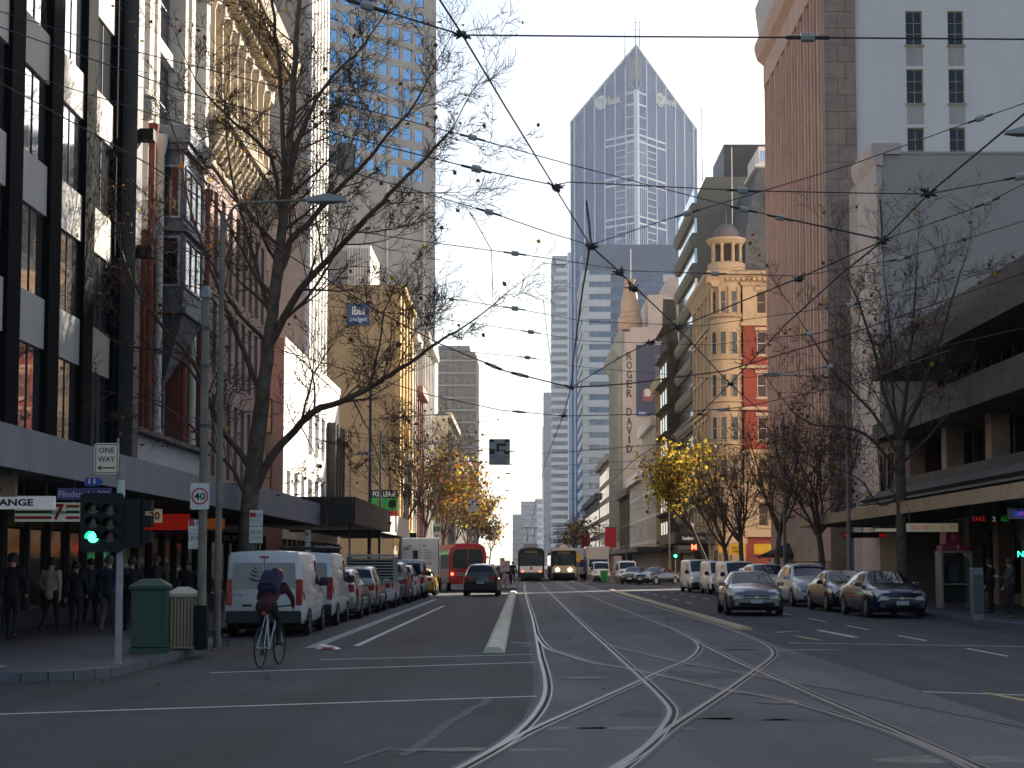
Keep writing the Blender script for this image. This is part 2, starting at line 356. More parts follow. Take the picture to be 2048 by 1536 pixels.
# ================================================================== BUILDINGS, west side (left of the street)
concA = mat('panel_concrete', (.42, .40, .37), .7, .12, 1.2, .15, streak=.6)
cream = mat('cream_stone', (.56, .47, .34), .8, .2, 1.2, .25, streak=.5)
pinkst = mat('pink_render', (.30, .20, .17), .85, .2, 1., .2, streak=.6)
brickr = mat('red_brick', (.21, .06, .038), .85, .25, 3., .3)
whiteb = mat('white_render', (.78, .76, .72), .75, .08, .6, .05, streak=.6)
beige = mat('beige_render', (.48, .41, .32), .85, .12, .5, .1, streak=.5)
tan = mat('tan_render', (.42, .31, .17), .85, .08, .4, .05, streak=.5)
greyw = mat('grey_precast', (.36, .34, .32), .8, .1, .6, .05, streak=.5)
bluegrey = mat('blue_grey_metal', (.11, .13, .17), .6, .2, 1.5)
stone_w = mat('pale_stone', (.62, .58, .52), .8, .12, 1.2, .1, streak=.4)
brownd = mat('dark_brown_frame', (.05, .035, .03), .6, .2, 2)
def core(root, a, b, m): return box('core_wall', root, m, a, b)

# ---- A: dark glass office block with pale panels and black fins
A = thing('office_building', 'dark glass office block with pale spandrel panels and black vertical fins at the left edge', 'building', (-20, 38, 0))
core(A, (-40, 28, 0), (-12.75, 49, 22), mat('dark_core', (.03, .03, .032), .8, .2, 2))
fins = [31.6, 34.95, 38.3, 41.6, 44.9, 48.15]
for i, y in enumerate(fins): box('fin', A, mat('fin_black', (.007, .007, .008), .9, .2, 2, spec=.08), (XL - .5, y - .5, 3.2), (XL + .15, y + .5, 22))
for i in range(len(fins) - 1):
    for k in range(6):
        zt = 5.0 + 3.45 * k; y0, y1 = fins[i] + .505, fins[i + 1] - .505
        box('spandrel_panel', A, concA, (XL - .44, y0, zt - 1.28), (XL + .05, y1, zt))
        box('window_pane', A, gl_sky, (XL - .44, y0 + .02, zt + .01), (XL - .03, y1 - .02, zt + 2.14))
        box('glazing_bar', A, black, (XL - .03, (y0 + y1) / 2 - .03, zt + .005), (XL - .01, (y0 + y1) / 2 + .03, zt + 2.16))
box('end_fin', A, darkm, (XL - .4, 48.35, 3.2), (XL + .6, 49.05, 22))
for z in (11.0, 14.6):
    f = box('facade_light', A, black, (XL + .62, 48.5, z), (XL + 1.05, 48.9, z + .35))
# ---- B: red brick and pale stone facade with a blue grey oriel
B = thing('brick_facade_building', 'red brick building with pale stone piers and a blue grey oriel bay on the left', 'building', (-20, 55, 0))
core(B, (-40, 49.1, 0), (XL - .5, 61.2, 24), pinkst)
yb = [49.3, 51.4, 53.1, 56.2, 57.9, 60.9]
for i, (y0, y1) in enumerate([(49.15, 49.75), (51.2, 51.85), (52.6, 53.1), (56.6, 57.1), (58.1, 58.75), (60.4, 61.1)]):
    box('brick_pier', B, brickr, (XL - .45, y0, 5.9), (XL + .15 + .08 * (i % 2), y1, 12.4)); box('stone_pier', B, stone_w, (XL - .45, y0 + .03, 12.402), (XL + .18 + .08 * (i % 2), y1 - .03, 23.4))
    MB().lathe((XL + .3, (y0 + y1) / 2, 6), [(.17, 0), (.14, .3), (.13, 9.2), (.2, 9.5), (.26, 9.9)], 10).build('column', brickr if i % 2 else stone_w, B, sm=40)
wf_b = mat('blue_white_frame', (.35, .38, .44), .6, .15, 2)
for j, (z0, z1) in enumerate([(6.2, 9.2), (9.7, 12.2), (12.7, 15.6), (16.2, 19.2), (19.8, 22.6)]):
    for (y0, y1) in [(49.76, 51.19), (51.86, 52.59), (57.11, 58.09), (58.76, 60.39)] + ([(53.11, 56.59)] if j in (0, 3, 4) else []):
        window(B, PLW, y0 + .02, y1 - .02, z0, z1, -.33, wf_b, gl_dark, 2 if y1 - y0 > 1 else 1, 2, .07)
    box('spandrel', B, stone_w if j > 2 else brickr, (XL - .42, 49.2, z1 + .01), (XL - .08, 61, z1 + .48))
orl = box('oriel', B, bluegrey, (XL - .4, 53.25, 10.0), (XL + 1.0, 56.45, 15.6))
MB().add([(XL, 53.3, 8.2), (XL, 56.4, 8.2), (XL, 54.8, 7.6), (XL + 1.0, 53.3, 9.98), (XL + 1.0, 56.4, 9.98), (XL, 53.3, 9.98), (XL, 56.4, 9.98)], [(2, 3, 5), (2, 4, 3), (2, 6, 4), (3, 4, 6, 5)]).build('oriel_bracket', bluegrey, B)
for (z0, z1) in ((10.9, 12.6), (13.2, 15.0)):
    window(orl, Plane((XL + 1.0, 0, 0), (0, 1, 0), (1, 0, 0)), 53.4, 56.3, z0, z1, .0, wf_b, gl_dark, 3, 1, .07); window(orl, south(53.25), XL + .1, XL + .9, z0, z1, 0, wf_b, gl_dark, 1, 1, .07)
for z in (10.0, 12.75, 15.5): MB().box((XL - .1, 53.1, z), (XL + 1.15, 56.6, z + .22)).build('moulding', bluegrey, B)
MB().box((XL - .1, 53.0, 15.72), (XL + 1.25, 56.7, 16.3)).build('balcony', bluegrey, B)
box('first_floor_panel', B, mat('pale_panel', (.42, .43, .46), .7, .08, 1), (XL - .45, 49.9, 3.9), (XL + .35, 60.3, 5.75)); box('ledge', B, darkm, (XL - .4, 49.2, 5.76), (XL + .6, 61, 5.9))
MB().box((XL - .4, 49.1, 23.41), (XL + .7, 61.2, 24.2)).build('cornice', stone_w, B)
lm = MB().lathe((XL + .5, 49.6, 15.55), [(.28, 0), (.34, .25), (.3, .6), (.36, .66), (.1, .95)], 10).build('capital', stone_w, B, sm=40)
# ---- C: ornate cream and pink facade with bracketed cornices
C_ = thing('ornate_building', 'ornate cream and pink stone building with bracketed cornices left of the tall tree', 'building', (-20, 69, 0))
core(C_, (-40, 61.3, 0), (XL - .45, 77, 27), pinkst)
sp = [(62.0 + 1.67 * k, 62.0 + 1.67 * k + .85) for k in range(9)]
zr = [(5.2, 8.4), (9.3, 12.2), (13.0, 16.6)]
us, ou = cuts(61.3, 77, sp); zs, oz = cuts(4, 17.4, zr)
skin('wall', C_, pinkst, PLW, us, zs, lambda i, j: i in ou and j in oz, .35)
for (a, b) in sp:
    for (z0, z1) in zr: window(C_, PLW, a, b, z0, z1, -.33, brownd, gl_dark, 1, 2, .06)
zr2 = [(19.9, 23.4)]; zs, oz = cuts(19.2, 24, zr2)
skin('wall', C_, cream, PLW, us, zs, lambda i, j: i in ou and j in oz, .4)
for k, (a, b) in enumerate(sp):
    window(C_, PLW, a, b, 19.9, 23.4, -.38, cream, gl_dark, 1, 2, .08)
    MB().lathe((XL + .2, a - .41, 19.2), [(.24, 0), (.2, .3), (.17, 4.0), (.26, 4.3), (.3, 4.7)], 10).build('column', cream, C_, sm=40)
    MB().prism([(XL, 17.5), (XL + .25, 17.6), (XL + .8, 18.5), (XL + .8, 18.75), (XL, 18.75)], 'y', a - .35, a - .05).build('bracket', cream, C_)
    MB().prism([(XL, 17.5), (XL + .25, 17.6), (XL + .8, 18.5), (XL + .8, 18.75), (XL, 18.75)], 'y', a + .48, a + .78).build('bracket', cream, C_)
def cornice(root, m, y0, y1, z, prof, name='cornice', x=XL, sgn=1):
    return MB().prism([(x + sgn * d, z + h) for d, h in prof], 'y', y0, y1).build(name, m, root)
cornice(C_, cream, 61.25, 77.2, 17.4, [(-.2, 0), (.12, 0), (.16, .1), (.2, 1.35), (.95, 1.4), (1.05, 1.65), (.5, 1.75), (.3, 1.8), (-.2, 1.8)])
cornice(C_, cream, 61.25, 77.4, 24.0, [(-.2, 0), (.2, 0), (.25, .7), (.5, .8), (.55, 1.0), (1.3, 1.3), (1.4, 1.6), (1.5, 2.0), (.2, 2.1), (.2, 3.2), (-.2, 3.2)])
for k in range(44): box('dentil', C_, cream, (XL + .24, 61.4 + .36 * k, 24.55), (XL + .62, 61.4 + .36 * k + .19, 24.82))
for k in range(22): box('modillion', C_, cream, (XL + .5, 61.4 + .72 * k, 25.0), (XL + 1.2, 61.4 + .72 * k + .24, 25.28))
# ---- D: tall beige block with vertical fins behind
D = thing('finned_tower', 'tall beige office block with close vertical fins rising above the white corner building', 'building', (-20, 101, 0))
core(D, (-40, 97.8, 0), (-13.75, 107, 46), beige)
sp = [(-21.3 + 2.3 * k, -21.3 + 2.3 * k + 1.5) for k in range(3)]; sp = [(-19.6, -17.9), (-17.1, -15.4)]
zr = [(14.5 + 3.1 * k, 14.5 + 3.1 * k + 1.9) for k in range(10)]
us, ou = cuts(-24, -13.3, sp); zs, oz = cuts(0, 46, zr); ps = south(97.3)
skin('wall', D, beige, ps, us, zs, lambda i, j: i in ou and j in oz, .4)
for (a, b) in sp:
    for (z0, z1) in zr: window(D, ps, a, b, z0, z1, -.36, beige, mat('blind_glass', (.30, .27, .22), .25, .1, 1), 2, 1, .06)
pd = Plane((-13.3, 0, 0), (0, 1, 0), (1, 0, 0))
for k in range(6): box('fin', D, whiteb, (-13.75, 97.6 + 1.62 * k, 12), (-12.95, 97.6 + 1.62 * k + .6, 46))
for k in range(5):
    for j in range(11): box('window_pane', D, gl_dark, (-13.74, 98.21 + 1.62 * k, 12.6 + 3.1 * j), (-13.55, 99.21 + 1.62 * k, 14.9 + 3.1 * j))
for z in (12.0, 24.4): box('spandrel', D, whiteb, (-13.75, 97.35, z), (-13.1, 107, z + .55))
# ---- E: white corner building in full sun
E = thing('white_corner_building', 'low white rendered corner building in bright sun behind the tree', 'building', (-20, 95, 0))
core(E, (-40, 83.05, 0), (XL - .35, 108.2, 13), pinkst)
zr = [(5.0, 6.6), (8.0, 10.6)]; sp = [(84.2, 85.5), (87, 88.3), (89.8, 91.1), (92.6, 94.4), (95.6, 97.4), (98.6, 100.4)]
us, ou = cuts(83, 108.2, sp); zs, oz = cuts(3, 13.4, zr)
skin('wall', E, whiteb, PLW, us, zs, lambda i, j: i in ou and j in oz and (i > 5 or j == min(oz)), .3)
for i, (a, b) in enumerate(sp):
    for j, (z0, z1) in enumerate(zr):
        if j == 0 or i > 2: window(E, PLW, a, b, z0, z1, -.28, white_p, gl_sky if j else gl_dark, 1, 1, .07)
for k in range(4): box('vertical_louvre', E, brownd, (XL + .02, 101.5 + 1.7 * k, 4.1), (XL + .55, 101.5 + 1.7 * k + .3, 10.6))
MB().quad((-40, 83, 0), (XL, 83, 0), (XL, 83, 13.4), (-40, 83, 13.4)).build('side_wall', pinkst, E)
box('parapet', E, whiteb, (XL - .34, 83.02, 13.0), (XL + .06, 108.2, 13.42))
for (z0, z1) in ((5.2, 7.0), (8.4, 10.2)): window(E, south(83), -13.9, -12.9, z0, z1, .01, brownd, mat('yellow_blind', (.5, .36, .18), .6, .1, 2), 1, 2, .06)  # plain yellow-brown blind colour on the panes
# low infill between C and E
I_ = thing('infill_building', 'narrow low brown building squeezed between the ornate and white buildings', 'building', (-20, 80, 0))
box('wall', I_, mat('brown_render', (.16, .12, .10), .85, .2, 1), (-40, 77.45, 0), (XL - 1.2, 82.95, 8.5)); box('parapet', I_, pinkst, (-40, 77.45, 8.51), (XL - 1.1, 82.95, 9))
# ---- F: tan hotel
F_ = thing('tan_hotel', 'tan hotel block with a plain side wall carrying a small blue square sign', 'building', (-16, 165, 0))
core(F_, (-19.6, 158, 0), (XL - .3, 176, 29.2), tan); box('rear_block', F_, mat('grey_green_wall', (.25, .26, .25), .8, .1, .5), (-26, 160, 0), (-17.6, 178, 33)); box('stair_tower', F_, whiteb, (-17.55, 160, 29.2), (-15.2, 170, 33.5))
for k in range(8): box('louvre', F_, greyw, (-17.5 + .28 * k, 159.93, 29.6), (-17.38 + .28 * k, 159.99, 33.2))
yel = mat('yellow_stone', (.58, .42, .18), .8, .15, 1)
for k in range(5): box('pilaster', F_, yel, (XL - .29, 158.2 + 4.3 * k, 3.5), (XL + .3, 158.2 + 4.3 * k + 1.2, 29))
for k in range(4):
    for j in range(7): window(F_, PLW, 159.6 + 4.3 * k, 162.2 + 4.3 * k, 5.6 + 3.3 * j, 7.9 + 3.3 * j, -.28, yel, gl_dark, 2, 1, .1)
for z in (4.5, 12.2, 28.6): box('cornice', F_, yel, (XL - .28, 158.02, z), (XL + .7, 176, z + .6))
sg = MB(); pts = [(-.5, -.5), (0, -.44), (.5, -.5), (.44, 0), (.5, .5), (0, .44), (-.5, .5), (-.44, 0)]
c0 = atY(717, 629, 157.9); sgn = MB().prism([(c0.x + 2.35 * a, c0.z + 2.35 * b) for a, b in pts], 'y', 157.72, 157.9).build('hotel_sign', mat('sign_blue', (.02, .07, .22), .5, .1, 1), F_)
text('lettering', sgn, white_p, 'ibis', south(157.7), c0.x, c0.z + .35, 0, h=.85, wd=1.25, bold=.03); text('lettering', sgn, mat('sign_pale_blue', (.45, .6, .75), .6, 0), 'budget', south(157.7), c0.x, c0.z - .55, 0, h=.62, wd=1.75, bold=.02)
# ---- F2 row of narrow facades beyond the hotel
for k, (y0, y1, h, m_, lb) in enumerate([(176.2, 186, 27, stone_w, 'narrow pale stone facade just past the tan hotel'), (186.1, 198, 22, mat('salmon', (.42, .2, .16), .8, .15, 1), 'narrow salmon pink facade third past the crossing on the left'), (198.1, 222, 30, stone_w, 'tall pale facade in sun before the grey tower'),
                                     (262, 300, 26, beige, 'beige mid rise facade beyond the grey tower on the left'), (300.2, 340, 20, stone_w, 'pale low facade far along the left side'), (340.2, 400, 24, greyw, 'grey facade at the far end of the left side')]):
    b_ = thing('terrace_building', lb, 'building', (-16, y0, 0)); core(b_, (-34, y0, 0), (XL - .25, y1, h), m_)
    n = max(2, int((y1 - y0) / 3)); st = (y1 - y0) / n
    for i in range(n + 1): box('pilaster', b_, m_, (XL - .24, y0 + st * i - (.3 if i else -.02), 3.6), (XL + .15, y0 + st * i + (.3 if i < n else -.02), h - .5))
    for i in range(n):
        for j in range(int((h - 5) / 3.4)): box('window_pane', b_, gl_dark, (XL - .245, y0 + st * i + .45, 5 + 3.4 * j), (XL - .15, y0 + st * i + st - .45, 7.2 + 3.4 * j))
    box('cornice', b_, m_, (XL - .23, y0, h - .6), (XL + .8, y1, h + .3)); box('awning', b_, darkm, (XL - .23, y0 + .1, 3.1), (-8.2, y1 - .1, 3.6))
# ---- G: grey tower with blue windows, turned to the street
gc = Vector((-13.1, 240, 0)); gu = Vector((-.73, -.68, 0)).normalized(); gn = Vector((.68, -.73, 0)).normalized()
G_ = thing('grey_tower', 'tall grey precast office tower with rows of blue mirror windows', 'building', gc)
pg = Plane(gc, gu, gn); T = 32
zr = [(58.6 + 2.95 * k, 58.6 + 2.95 * k + 1.85) for k in range(13)]; sp = [(2.4 + 2.28 * k, 2.4 + 2.28 * k + 1.62) for k in range(12)]
us, ou = cuts(0, T, sp); zs, oz = cuts(0, 100, zr)
skin('wall', G_, greyw, pg, us, zs, lambda i, j: i in ou and j in oz, .15)
for a, b in sp:
    for z0, z1 in zr: pbox('window_pane', G_, gl_blue, pg, a, b, z0, z1, -.2, -.12)
pbox('core_wall', G_, greyw, pg, .02, T, 0, 100, -30, -.21); pbox('side_wall', G_, stone_w, pg, -.01, .015, 0, 100, -30, -.001)
pbox('podium', G_, mat('podium_grey', (.37, .35, .31), .8, .1, .4, streak=.5), pg, 2.2, T, 20, 57, .01, .5)
for u in (2.6, 9.5): pbox('downpipe', G_, stone_w, pg, u, u + .25, 20, 57, .51, .7)
pbox('plant_room', G_, darkm, pg, 16.6, 18.4, 57.02, 61.5, .02, 2.0)
# ---- H: far slab with balconies
H_ = thing('balcony_block', 'distant grey apartment slab with balcony bands left of the sky gap', 'building', (-16, 430, 0))
ph = south(428); core(H_, (-22.5, 428.6, 0), (XL, 455, 57.5), mat('slab_grey', (.30, .29, .28), .8, .15, .4))
box('roof_box', H_, greyw, (-22.5, 430, 57.5), (-14.2, 450, 60))
for k in range(16):
    z = 6 + 3.3 * k; pbox('balcony_slab', H_, stone_w, ph, -22.4, XL - .1, z, z + .35, -.58, .5)
    for u in range(5): pbox('window_pane', H_, gl_dark, ph, -22.2 + 2.0 * u, -20.6 + 2.0 * u, z + .8, z + 2.6, -.59, -.4)
# ---- awnings over the left pavement
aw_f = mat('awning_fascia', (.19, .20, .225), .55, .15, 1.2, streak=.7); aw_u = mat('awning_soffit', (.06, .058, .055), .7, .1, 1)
def awning(y0, y1, xo, z0, z1, lab, fm, xi=XL + .2, side=1, n=None):
    r = thing('awning', lab, 'awning', ((xo + xi) / 2, y0, z0)); n = n or max(1, int((y1 - y0) / 2.4))
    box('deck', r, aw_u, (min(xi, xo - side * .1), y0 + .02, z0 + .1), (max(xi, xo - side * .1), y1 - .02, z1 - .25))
    for i in range(n):
        a = y0 + (y1 - y0) * i / n; b = y0 + (y1 - y0) * (i + 1) / n - .015; box('fascia_panel', r, fm, (xo - .05, a, z0), (xo + .05, b, z1))
    for y in (y0, y1 - .06): box('end_panel', r, fm, (min(xi, xo - side * .06), y, z0), (max(xi, xo - side * .06), y + .05, z1))
    return r
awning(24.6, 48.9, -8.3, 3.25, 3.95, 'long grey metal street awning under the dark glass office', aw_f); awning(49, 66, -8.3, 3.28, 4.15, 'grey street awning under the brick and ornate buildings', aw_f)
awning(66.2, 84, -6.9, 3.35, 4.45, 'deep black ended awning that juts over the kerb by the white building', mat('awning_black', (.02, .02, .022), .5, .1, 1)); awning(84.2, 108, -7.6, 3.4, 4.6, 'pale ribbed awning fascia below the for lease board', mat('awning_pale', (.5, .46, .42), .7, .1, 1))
# ---- shop fronts under the left awnings
shop_lit = mat('painted_shop_glow', (.08, .05, .03), .8, .5, 1.3, rgb2=(.3, .17, .07)); gl_shop = glass('glass_shop', (.03, .028, .026), .08)  # warm light of the interior is painted into the transom pane colour
def shopfront(y0, y1, lab, fm, X=XL, sgn=1, sign=None):
    r = thing('shopfront', lab, 'shopfront', (X, y0, .14)); q = X - sgn * .02
    n = max(2, int((y1 - y0) / 1.7)); st = (y1 - y0) / n
    def bb(nm, m, d0, d1, a, b, z0, z1):
        xs = sorted((X + sgn * d0, X + sgn * d1)); return box(nm, r, m, (xs[0], a, z0), (xs[1], b, z1))
    bb('stall_riser', fm, -.4, .12, y0, y1, .14, .55)
    for i in range(n + 1): bb('mullion', fm, -.4, .14, y0 + st * i - .05, y0 + st * i + .05, .551, 3.0)
    for i in range(n): bb('glass_pane', gl_shop, -.4, .02, y0 + st * i + .055, y0 + st * (i + 1) - .055, .56, 2.55); bb('transom_pane', shop_lit, -.4, .0, y0 + st * i + .055, y0 + st * (i + 1) - .055, 2.6, 2.98)
    return r
shopfront(28.2, 38, 'dark shopfront with lit display under the left end of the awning', darkm); shopfront(38.2, 48.8, 'dark glazed shopfront below the striped sign', darkm); shopfront(49.4, 60.8, 'shopfront below the red fascia sign', brownd)
shopfront(61.5, 76.8, 'tailor shopfront behind the tree trunk', darkm); shopfront(83.4, 107.8, 'shopfront at the foot of the white corner building', darkm)
def hang_sign(name, lab, y, x0, x1, z0, z1, m, th=.14, cat='sign'):
    r = thing(name, lab, cat, ((x0 + x1) / 2, y, z0)); box('board', r, m, (x0, y, z0), (x1, y + th, z1))
    for x in (x0 + .15, x1 - .15): box('hanger', r, darkm, (x - .02, y + .04, z1), (x + .02, y + .08, 3.36))
    return r
p0, p1 = atY(-60, 992, 30), atY(107, 1018, 30)
h1 = hang_sign('exchange_sign', 'white hanging shop sign lettered CHANGE in dark capitals', 30, p0.x, p1.x, p1.z, p0.z, mat('sign_white_lit', (.7, .7, .72), .5, .03, emit=(.8, .85, 1), est=.06))
text('lettering', h1, mat('lettering_navy', (.02, .025, .06), .5, 0), 'EXCHANGE', south(29.985), (p0.x + p1.x) / 2 - .22, (p0.z + p1.z) / 2, 0, h=.13, wd=1.25, ext=.004, bold=.03)
a, b = atY(-10, 950, 28.5), atY(30, 993, 28.5)
h2 = hang_sign('shop_sign', 'small pale brown hanging sign at the left edge above the white one', 28.5, a.x - .4, b.x, b.z, a.z, mat('sign_tan', (.45, .34, .26), .6, .05)); text('lettering', h2, black, 'CT', south(28.49), b.x - .3, b.z + .12, 0, h=.06, wd=.16, ext=.003)
a, b = atY(30, 1005, 31.5), atY(160, 1043, 31.5)
h3 = hang_sign('striped_shop_sign', 'green white and red striped convenience store sign with a figure seven', 31.5, a.x, b.x, b.z, a.z, mat('sign_white', (.6, .6, .58), .5, .03, emit=(.8, .9, .8), est=.03))
gs = mat('sign_green', (.01, .12, .05), .5, .05); os_ = mat('sign_orange', (.55, .16, .02), .5, .05); Hh = a.z - b.z
for zz, m_ in ((.72, os_), (.42, gs), (.12, red_s)):
    box('stripe', h3, m_, (a.x + .01, 31.485, b.z + Hh * zz), (a.x + .72, 31.499, b.z + Hh * (zz + .16))); box('stripe', h3, m_, (a.x + 1.0, 31.485, b.z + Hh * zz), (b.x - .01, 31.499, b.z + Hh * (zz + .16)))
text('figure_seven', h3, red_s, '7', south(31.48), a.x + .86, (a.z + b.z) / 2, 0, h=Hh * .85, ext=.004, bold=.02); text('lettering', h3, gs, 'ELEVEN', south(31.475), a.x + .86, (a.z + b.z) / 2 - .01, 0, wd=.3, h=.07, ext=.004, bold=.02)
a, b = atY(280, 1018, 44), atY(322, 1045, 44)
h4 = hang_sign('price_sign', 'cream price sign with a big red 20 beside the traffic light', 44, a.x, b.x, b.z, a.z, mat('sign_cream', (.62, .56, .45), .5, .03, emit=(1, .9, .7), est=.04)); text('figure', h4, red_s, '20', south(43.98), b.x - .17, (a.z + b.z) / 2, 0, h=.22, ext=.004, bold=.03)
text('lettering', h4, black, 'ACKS', south(43.98), a.x + .14, (a.z + b.z) / 2 + .07, 0, wd=.22, h=.07, ext=.003); text('lettering', h4, red_s, 'ENT$', south(43.98), a.x + .14, (a.z + b.z) / 2 - .06, 0, wd=.22, h=.07, ext=.003)
a, b = atY(280, 1028, 50), atY(378, 1066, 50)
h5 = hang_sign('red_fascia_sign', 'red illuminated shop sign with a blue lower edge under the left awning', 50, a.x, b.x, b.z, a.z, mat('sign_red_lit', (.5, .02, .015), .5, .05, emit=(1, .04, .02), est=.04)); box('blue_strip', h5, mat('sign_blue2', (.02, .03, .2), .5, 0), (a.x, 49.98, b.z), (b.x, 49.999, b.z + .09)); text('lettering', h5, white_p, 'lia', south(49.98), b.x - .35, (a.z + b.z) / 2, 0, h=.13, ext=.003)
a, b = atY(412, 1029, 60), atY(448, 1058, 60)
hang_sign('orange_sign', 'small orange shop sign behind the speed limit post', 60, a.x, b.x, b.z, a.z, mat('sign_orange_lit', (.5, .16, .04), .5, .05, emit=(1, .3, .05), est=.03))
a, b = atY(441, 1070, 64), atY(500, 1082, 64)
h6 = hang_sign('suit_sign', 'dark hanging sign reading SUITS beside the tree trunk', 64, a.x, b.x, b.z - .1, a.z + .1, black); text('lettering', h6, white_p, 'SUITS', south(63.98), (a.x + b.x) / 2, (a.z + b.z) / 2, 0, h=.2, wd=.95, ext=.003)
# for lease board
a, b = atY(742, 980, 92), atY(795, 1032, 92)
fl = thing('for_lease_board', 'black and green FOR LEASE board standing above the pale awning', 'sign', ((a.x + b.x) / 2, 92, b.z)); hh = a.z - b.z
box('board', fl, mat('lease_green', (.03, .30, .06), .5, .05), (a.x, 92, b.z), (b.x, 92.08, a.z - hh * .31)); box('board', fl, black, (a.x, 92, a.z - hh * .305), (b.x, 92.08, a.z)); box('panel', fl, red_s, (b.x - .5, 91.98, b.z), (b.x, 91.999, b.z + .3)); box('panel', fl, black, (b.x - .5, 91.98, b.z + .5), (b.x - .1, 91.999, b.z + .9))
text('lettering', fl, white_p, 'FOR LEASE', south(91.98), (a.x + b.x) / 2, a.z - hh * .155, 0, wd=1.3, h=.3, ext=.004, bold=.02); text('lettering', fl, black, 'Get', south(91.98), a.x + .5, b.z + .78, 0, h=.14, ext=.003)
for x in (a.x + .1, b.x - .1): box('post', fl, darkm, (x - .04, 92.1, 3.5), (x + .04, 92.18, a.z))
# ================================================================== BUILDINGS, east side (right of the street)
bandc = mat('band_concrete', (.125, .105, .088), .85, .25, 1., .3, streak=.4)
pinkg = mat('pink_granite', (.62, .41, .31), .75, .15, 1.2, .1, streak=.5)
stonebr = mat('brown_sandstone', (.36, .26, .20), .85, .25, 1.1, .3)
olive = mat('olive_render', (.21, .205, .165), .85, .1, .4, .08, streak=.5)
greyr = mat('grey_render', (.42, .365, .325), .9, .08, .4, .08, streak=.4)
whitew = mat('white_wall', (.80, .735, .69), .85, .07, .5, .05, streak=.7)
creamt = mat('cream_trim', (.53, .40, .25), .8, .12, 1.2, .1)
brick2 = mat('red_brick_wall', (.30, .07, .045), .85, .2, 3, .3)
slate = mat('slate_roof', (.10, .11, .115), .7, .25, 2)
# ---- R1: low concrete building with overhanging bands
R1 = thing('banded_concrete_building', 'low dark concrete building with overhanging horizontal bands at the right edge', 'building', (25, 60, 0))
core(R1, (19.6, 40, 0), (60, 79.2, 13.2), bandc)
for z0, z1, x0, x1 in ((7.35, 8.05, 16.1, 20.2), (8.06, 8.7, 16.6, 20.2), (10.1, 10.7, 16.1, 20.2), (10.71, 11.3, 16.6, 20.2), (5.05, 5.5, 16.9, 20.2)):
    n = 8
    for i in range(n): a = 40 + 34.2 * i / n; box('band_panel', R1, bandc, (x0, a, z0), (x1, a + 34.2 / n - .02, z1))
for i in range(24):
    y = 40.4 + 1.42 * i
    for z0, z1 in ((5.55, 7.3), (8.75, 10.05)):
        box('window_pane', R1, gl_dark, (19.0, y, z0), (19.58, y + 1.3, z1)); box('mullion', R1, brownd, (18.8, y - .1, z0), (19.2, y - .01, z1))
for i in range(6): box('column', R1, stonebr, (17.5, 41 + 6.4 * i, 5.52), (18.2, 41.8 + 6.4 * i, 7.33))
box('roof_parapet', R1, bandc, (18.5, 40.02, 11.32), (20.3, 79.0, 13.1))
# low stone annexe between R1 and R2
AN = thing('stone_annexe', 'small pale stone annexe with a stepped ledge beside the banded building', 'building', (19, 77, 0))
box('wall', AN, mat('annexe_stone', (.25, .185, .135), .8, .2, 1.2), (17.6, 74.6, 0), (19.58, 79.8, 7.6)); box('ledge', AN, MATS['annexe_stone'], (17.2, 74.4, 7.61), (19.58, 79.9, 8.1)); box('cornice', AN, MATS['annexe_stone'], (17.3, 74.5, 4.4), (19.58, 79.85, 4.8))
for k in range(3): window(AN, Plane((17.6, 0, 0), (0, 1, 0), (-1, 0, 0)), 75 + 1.6 * k, 76 + 1.6 * k, 5.2, 7, .01, brownd, gl_dark, 1, 2)
# ---- R2: grey side wall with pale pilaster front
R2 = thing('grey_wall_building', 'building with a large blank grey side wall and a narrow pale stone front', 'building', (30, 82, 0))
core(R2, (18.05, 80, 0), (60, 88.2, 22.2), greyr); box('coping', R2, greyr, (19, 79.96, 22.21), (60, 84, 22.36))
ps2 = mat('pale_pink_stone', (.58, .47, .41), .8, .12, 1.3)
for k in range(22): box('stone_block', R2, ps2, (XR - .15, 80.02 + .01 * (k % 2), .2 + .995 * k), (18.04, 84.6 - .01 * (k % 2), 1.185 + .995 * k))
MB().prism([(XR - .16, 21.7), (XR - .3, 22.0), (XR - .42, 22.3), (XR - .42, 22.75), (19.0, 22.75), (19.0, 22.2), (18.06, 22.2), (18.06, 21.6)], 'y', 79.8, 84.8).build('cornice', ps2, R2)
# ---- R3: tall pier fronted building
R3 = thing('pier_fronted_tower', 'tall pink stone building with close vertical piers and a white rendered side wall', 'building', (25, 105, 0))
core(R3, (XR + .45, 93.9, 0), (36, 116, 40.6), pinkg); core(R3, (36.01, 93.9, 0), (45, 116, 48), whitew); core(R3, (45, 94, 0), (95, 116, 64), whitew)  # two taller eastern blocks, out of view, added to shade the road
ys = [94.3 + 2.3 * k for k in range(10)]
for k, y in enumerate(ys):
    box('pier', R3, pinkg, (XR - .12, y, 4.9), (XR + .44, y + .95 if k < 9 else 116, 36.4)); box('pier_fillet', R3, pinkg, (XR - .3, y + .3, 4.9), (XR - .121, y + .62, 36.4))
brs = mat('bronze_spandrel', (.16, .075, .05), .6, .2, 2)
for k in range(9):
    y0, y1 = ys[k] + .96, ys[k + 1] - .01
    for j in range(10):
        z = 5.2 + 3.12 * j; box('spandrel', R3, brs, (XR + .1, y0, z + 1.9), (XR + .44, y1, z + 3.1)); window(R3, PRE, y0, y1, z, z + 1.88, -.42, brs, gl_dark, 1, 2, .07)
box('base_course', R3, pinkg, (XR - .35, 93.5, .15), (XR + .44, 116, 1.9)); box('base_wall', R3, stonebr, (XR - .1, 93.5, 1.91), (XR + .44, 116, 4.89))
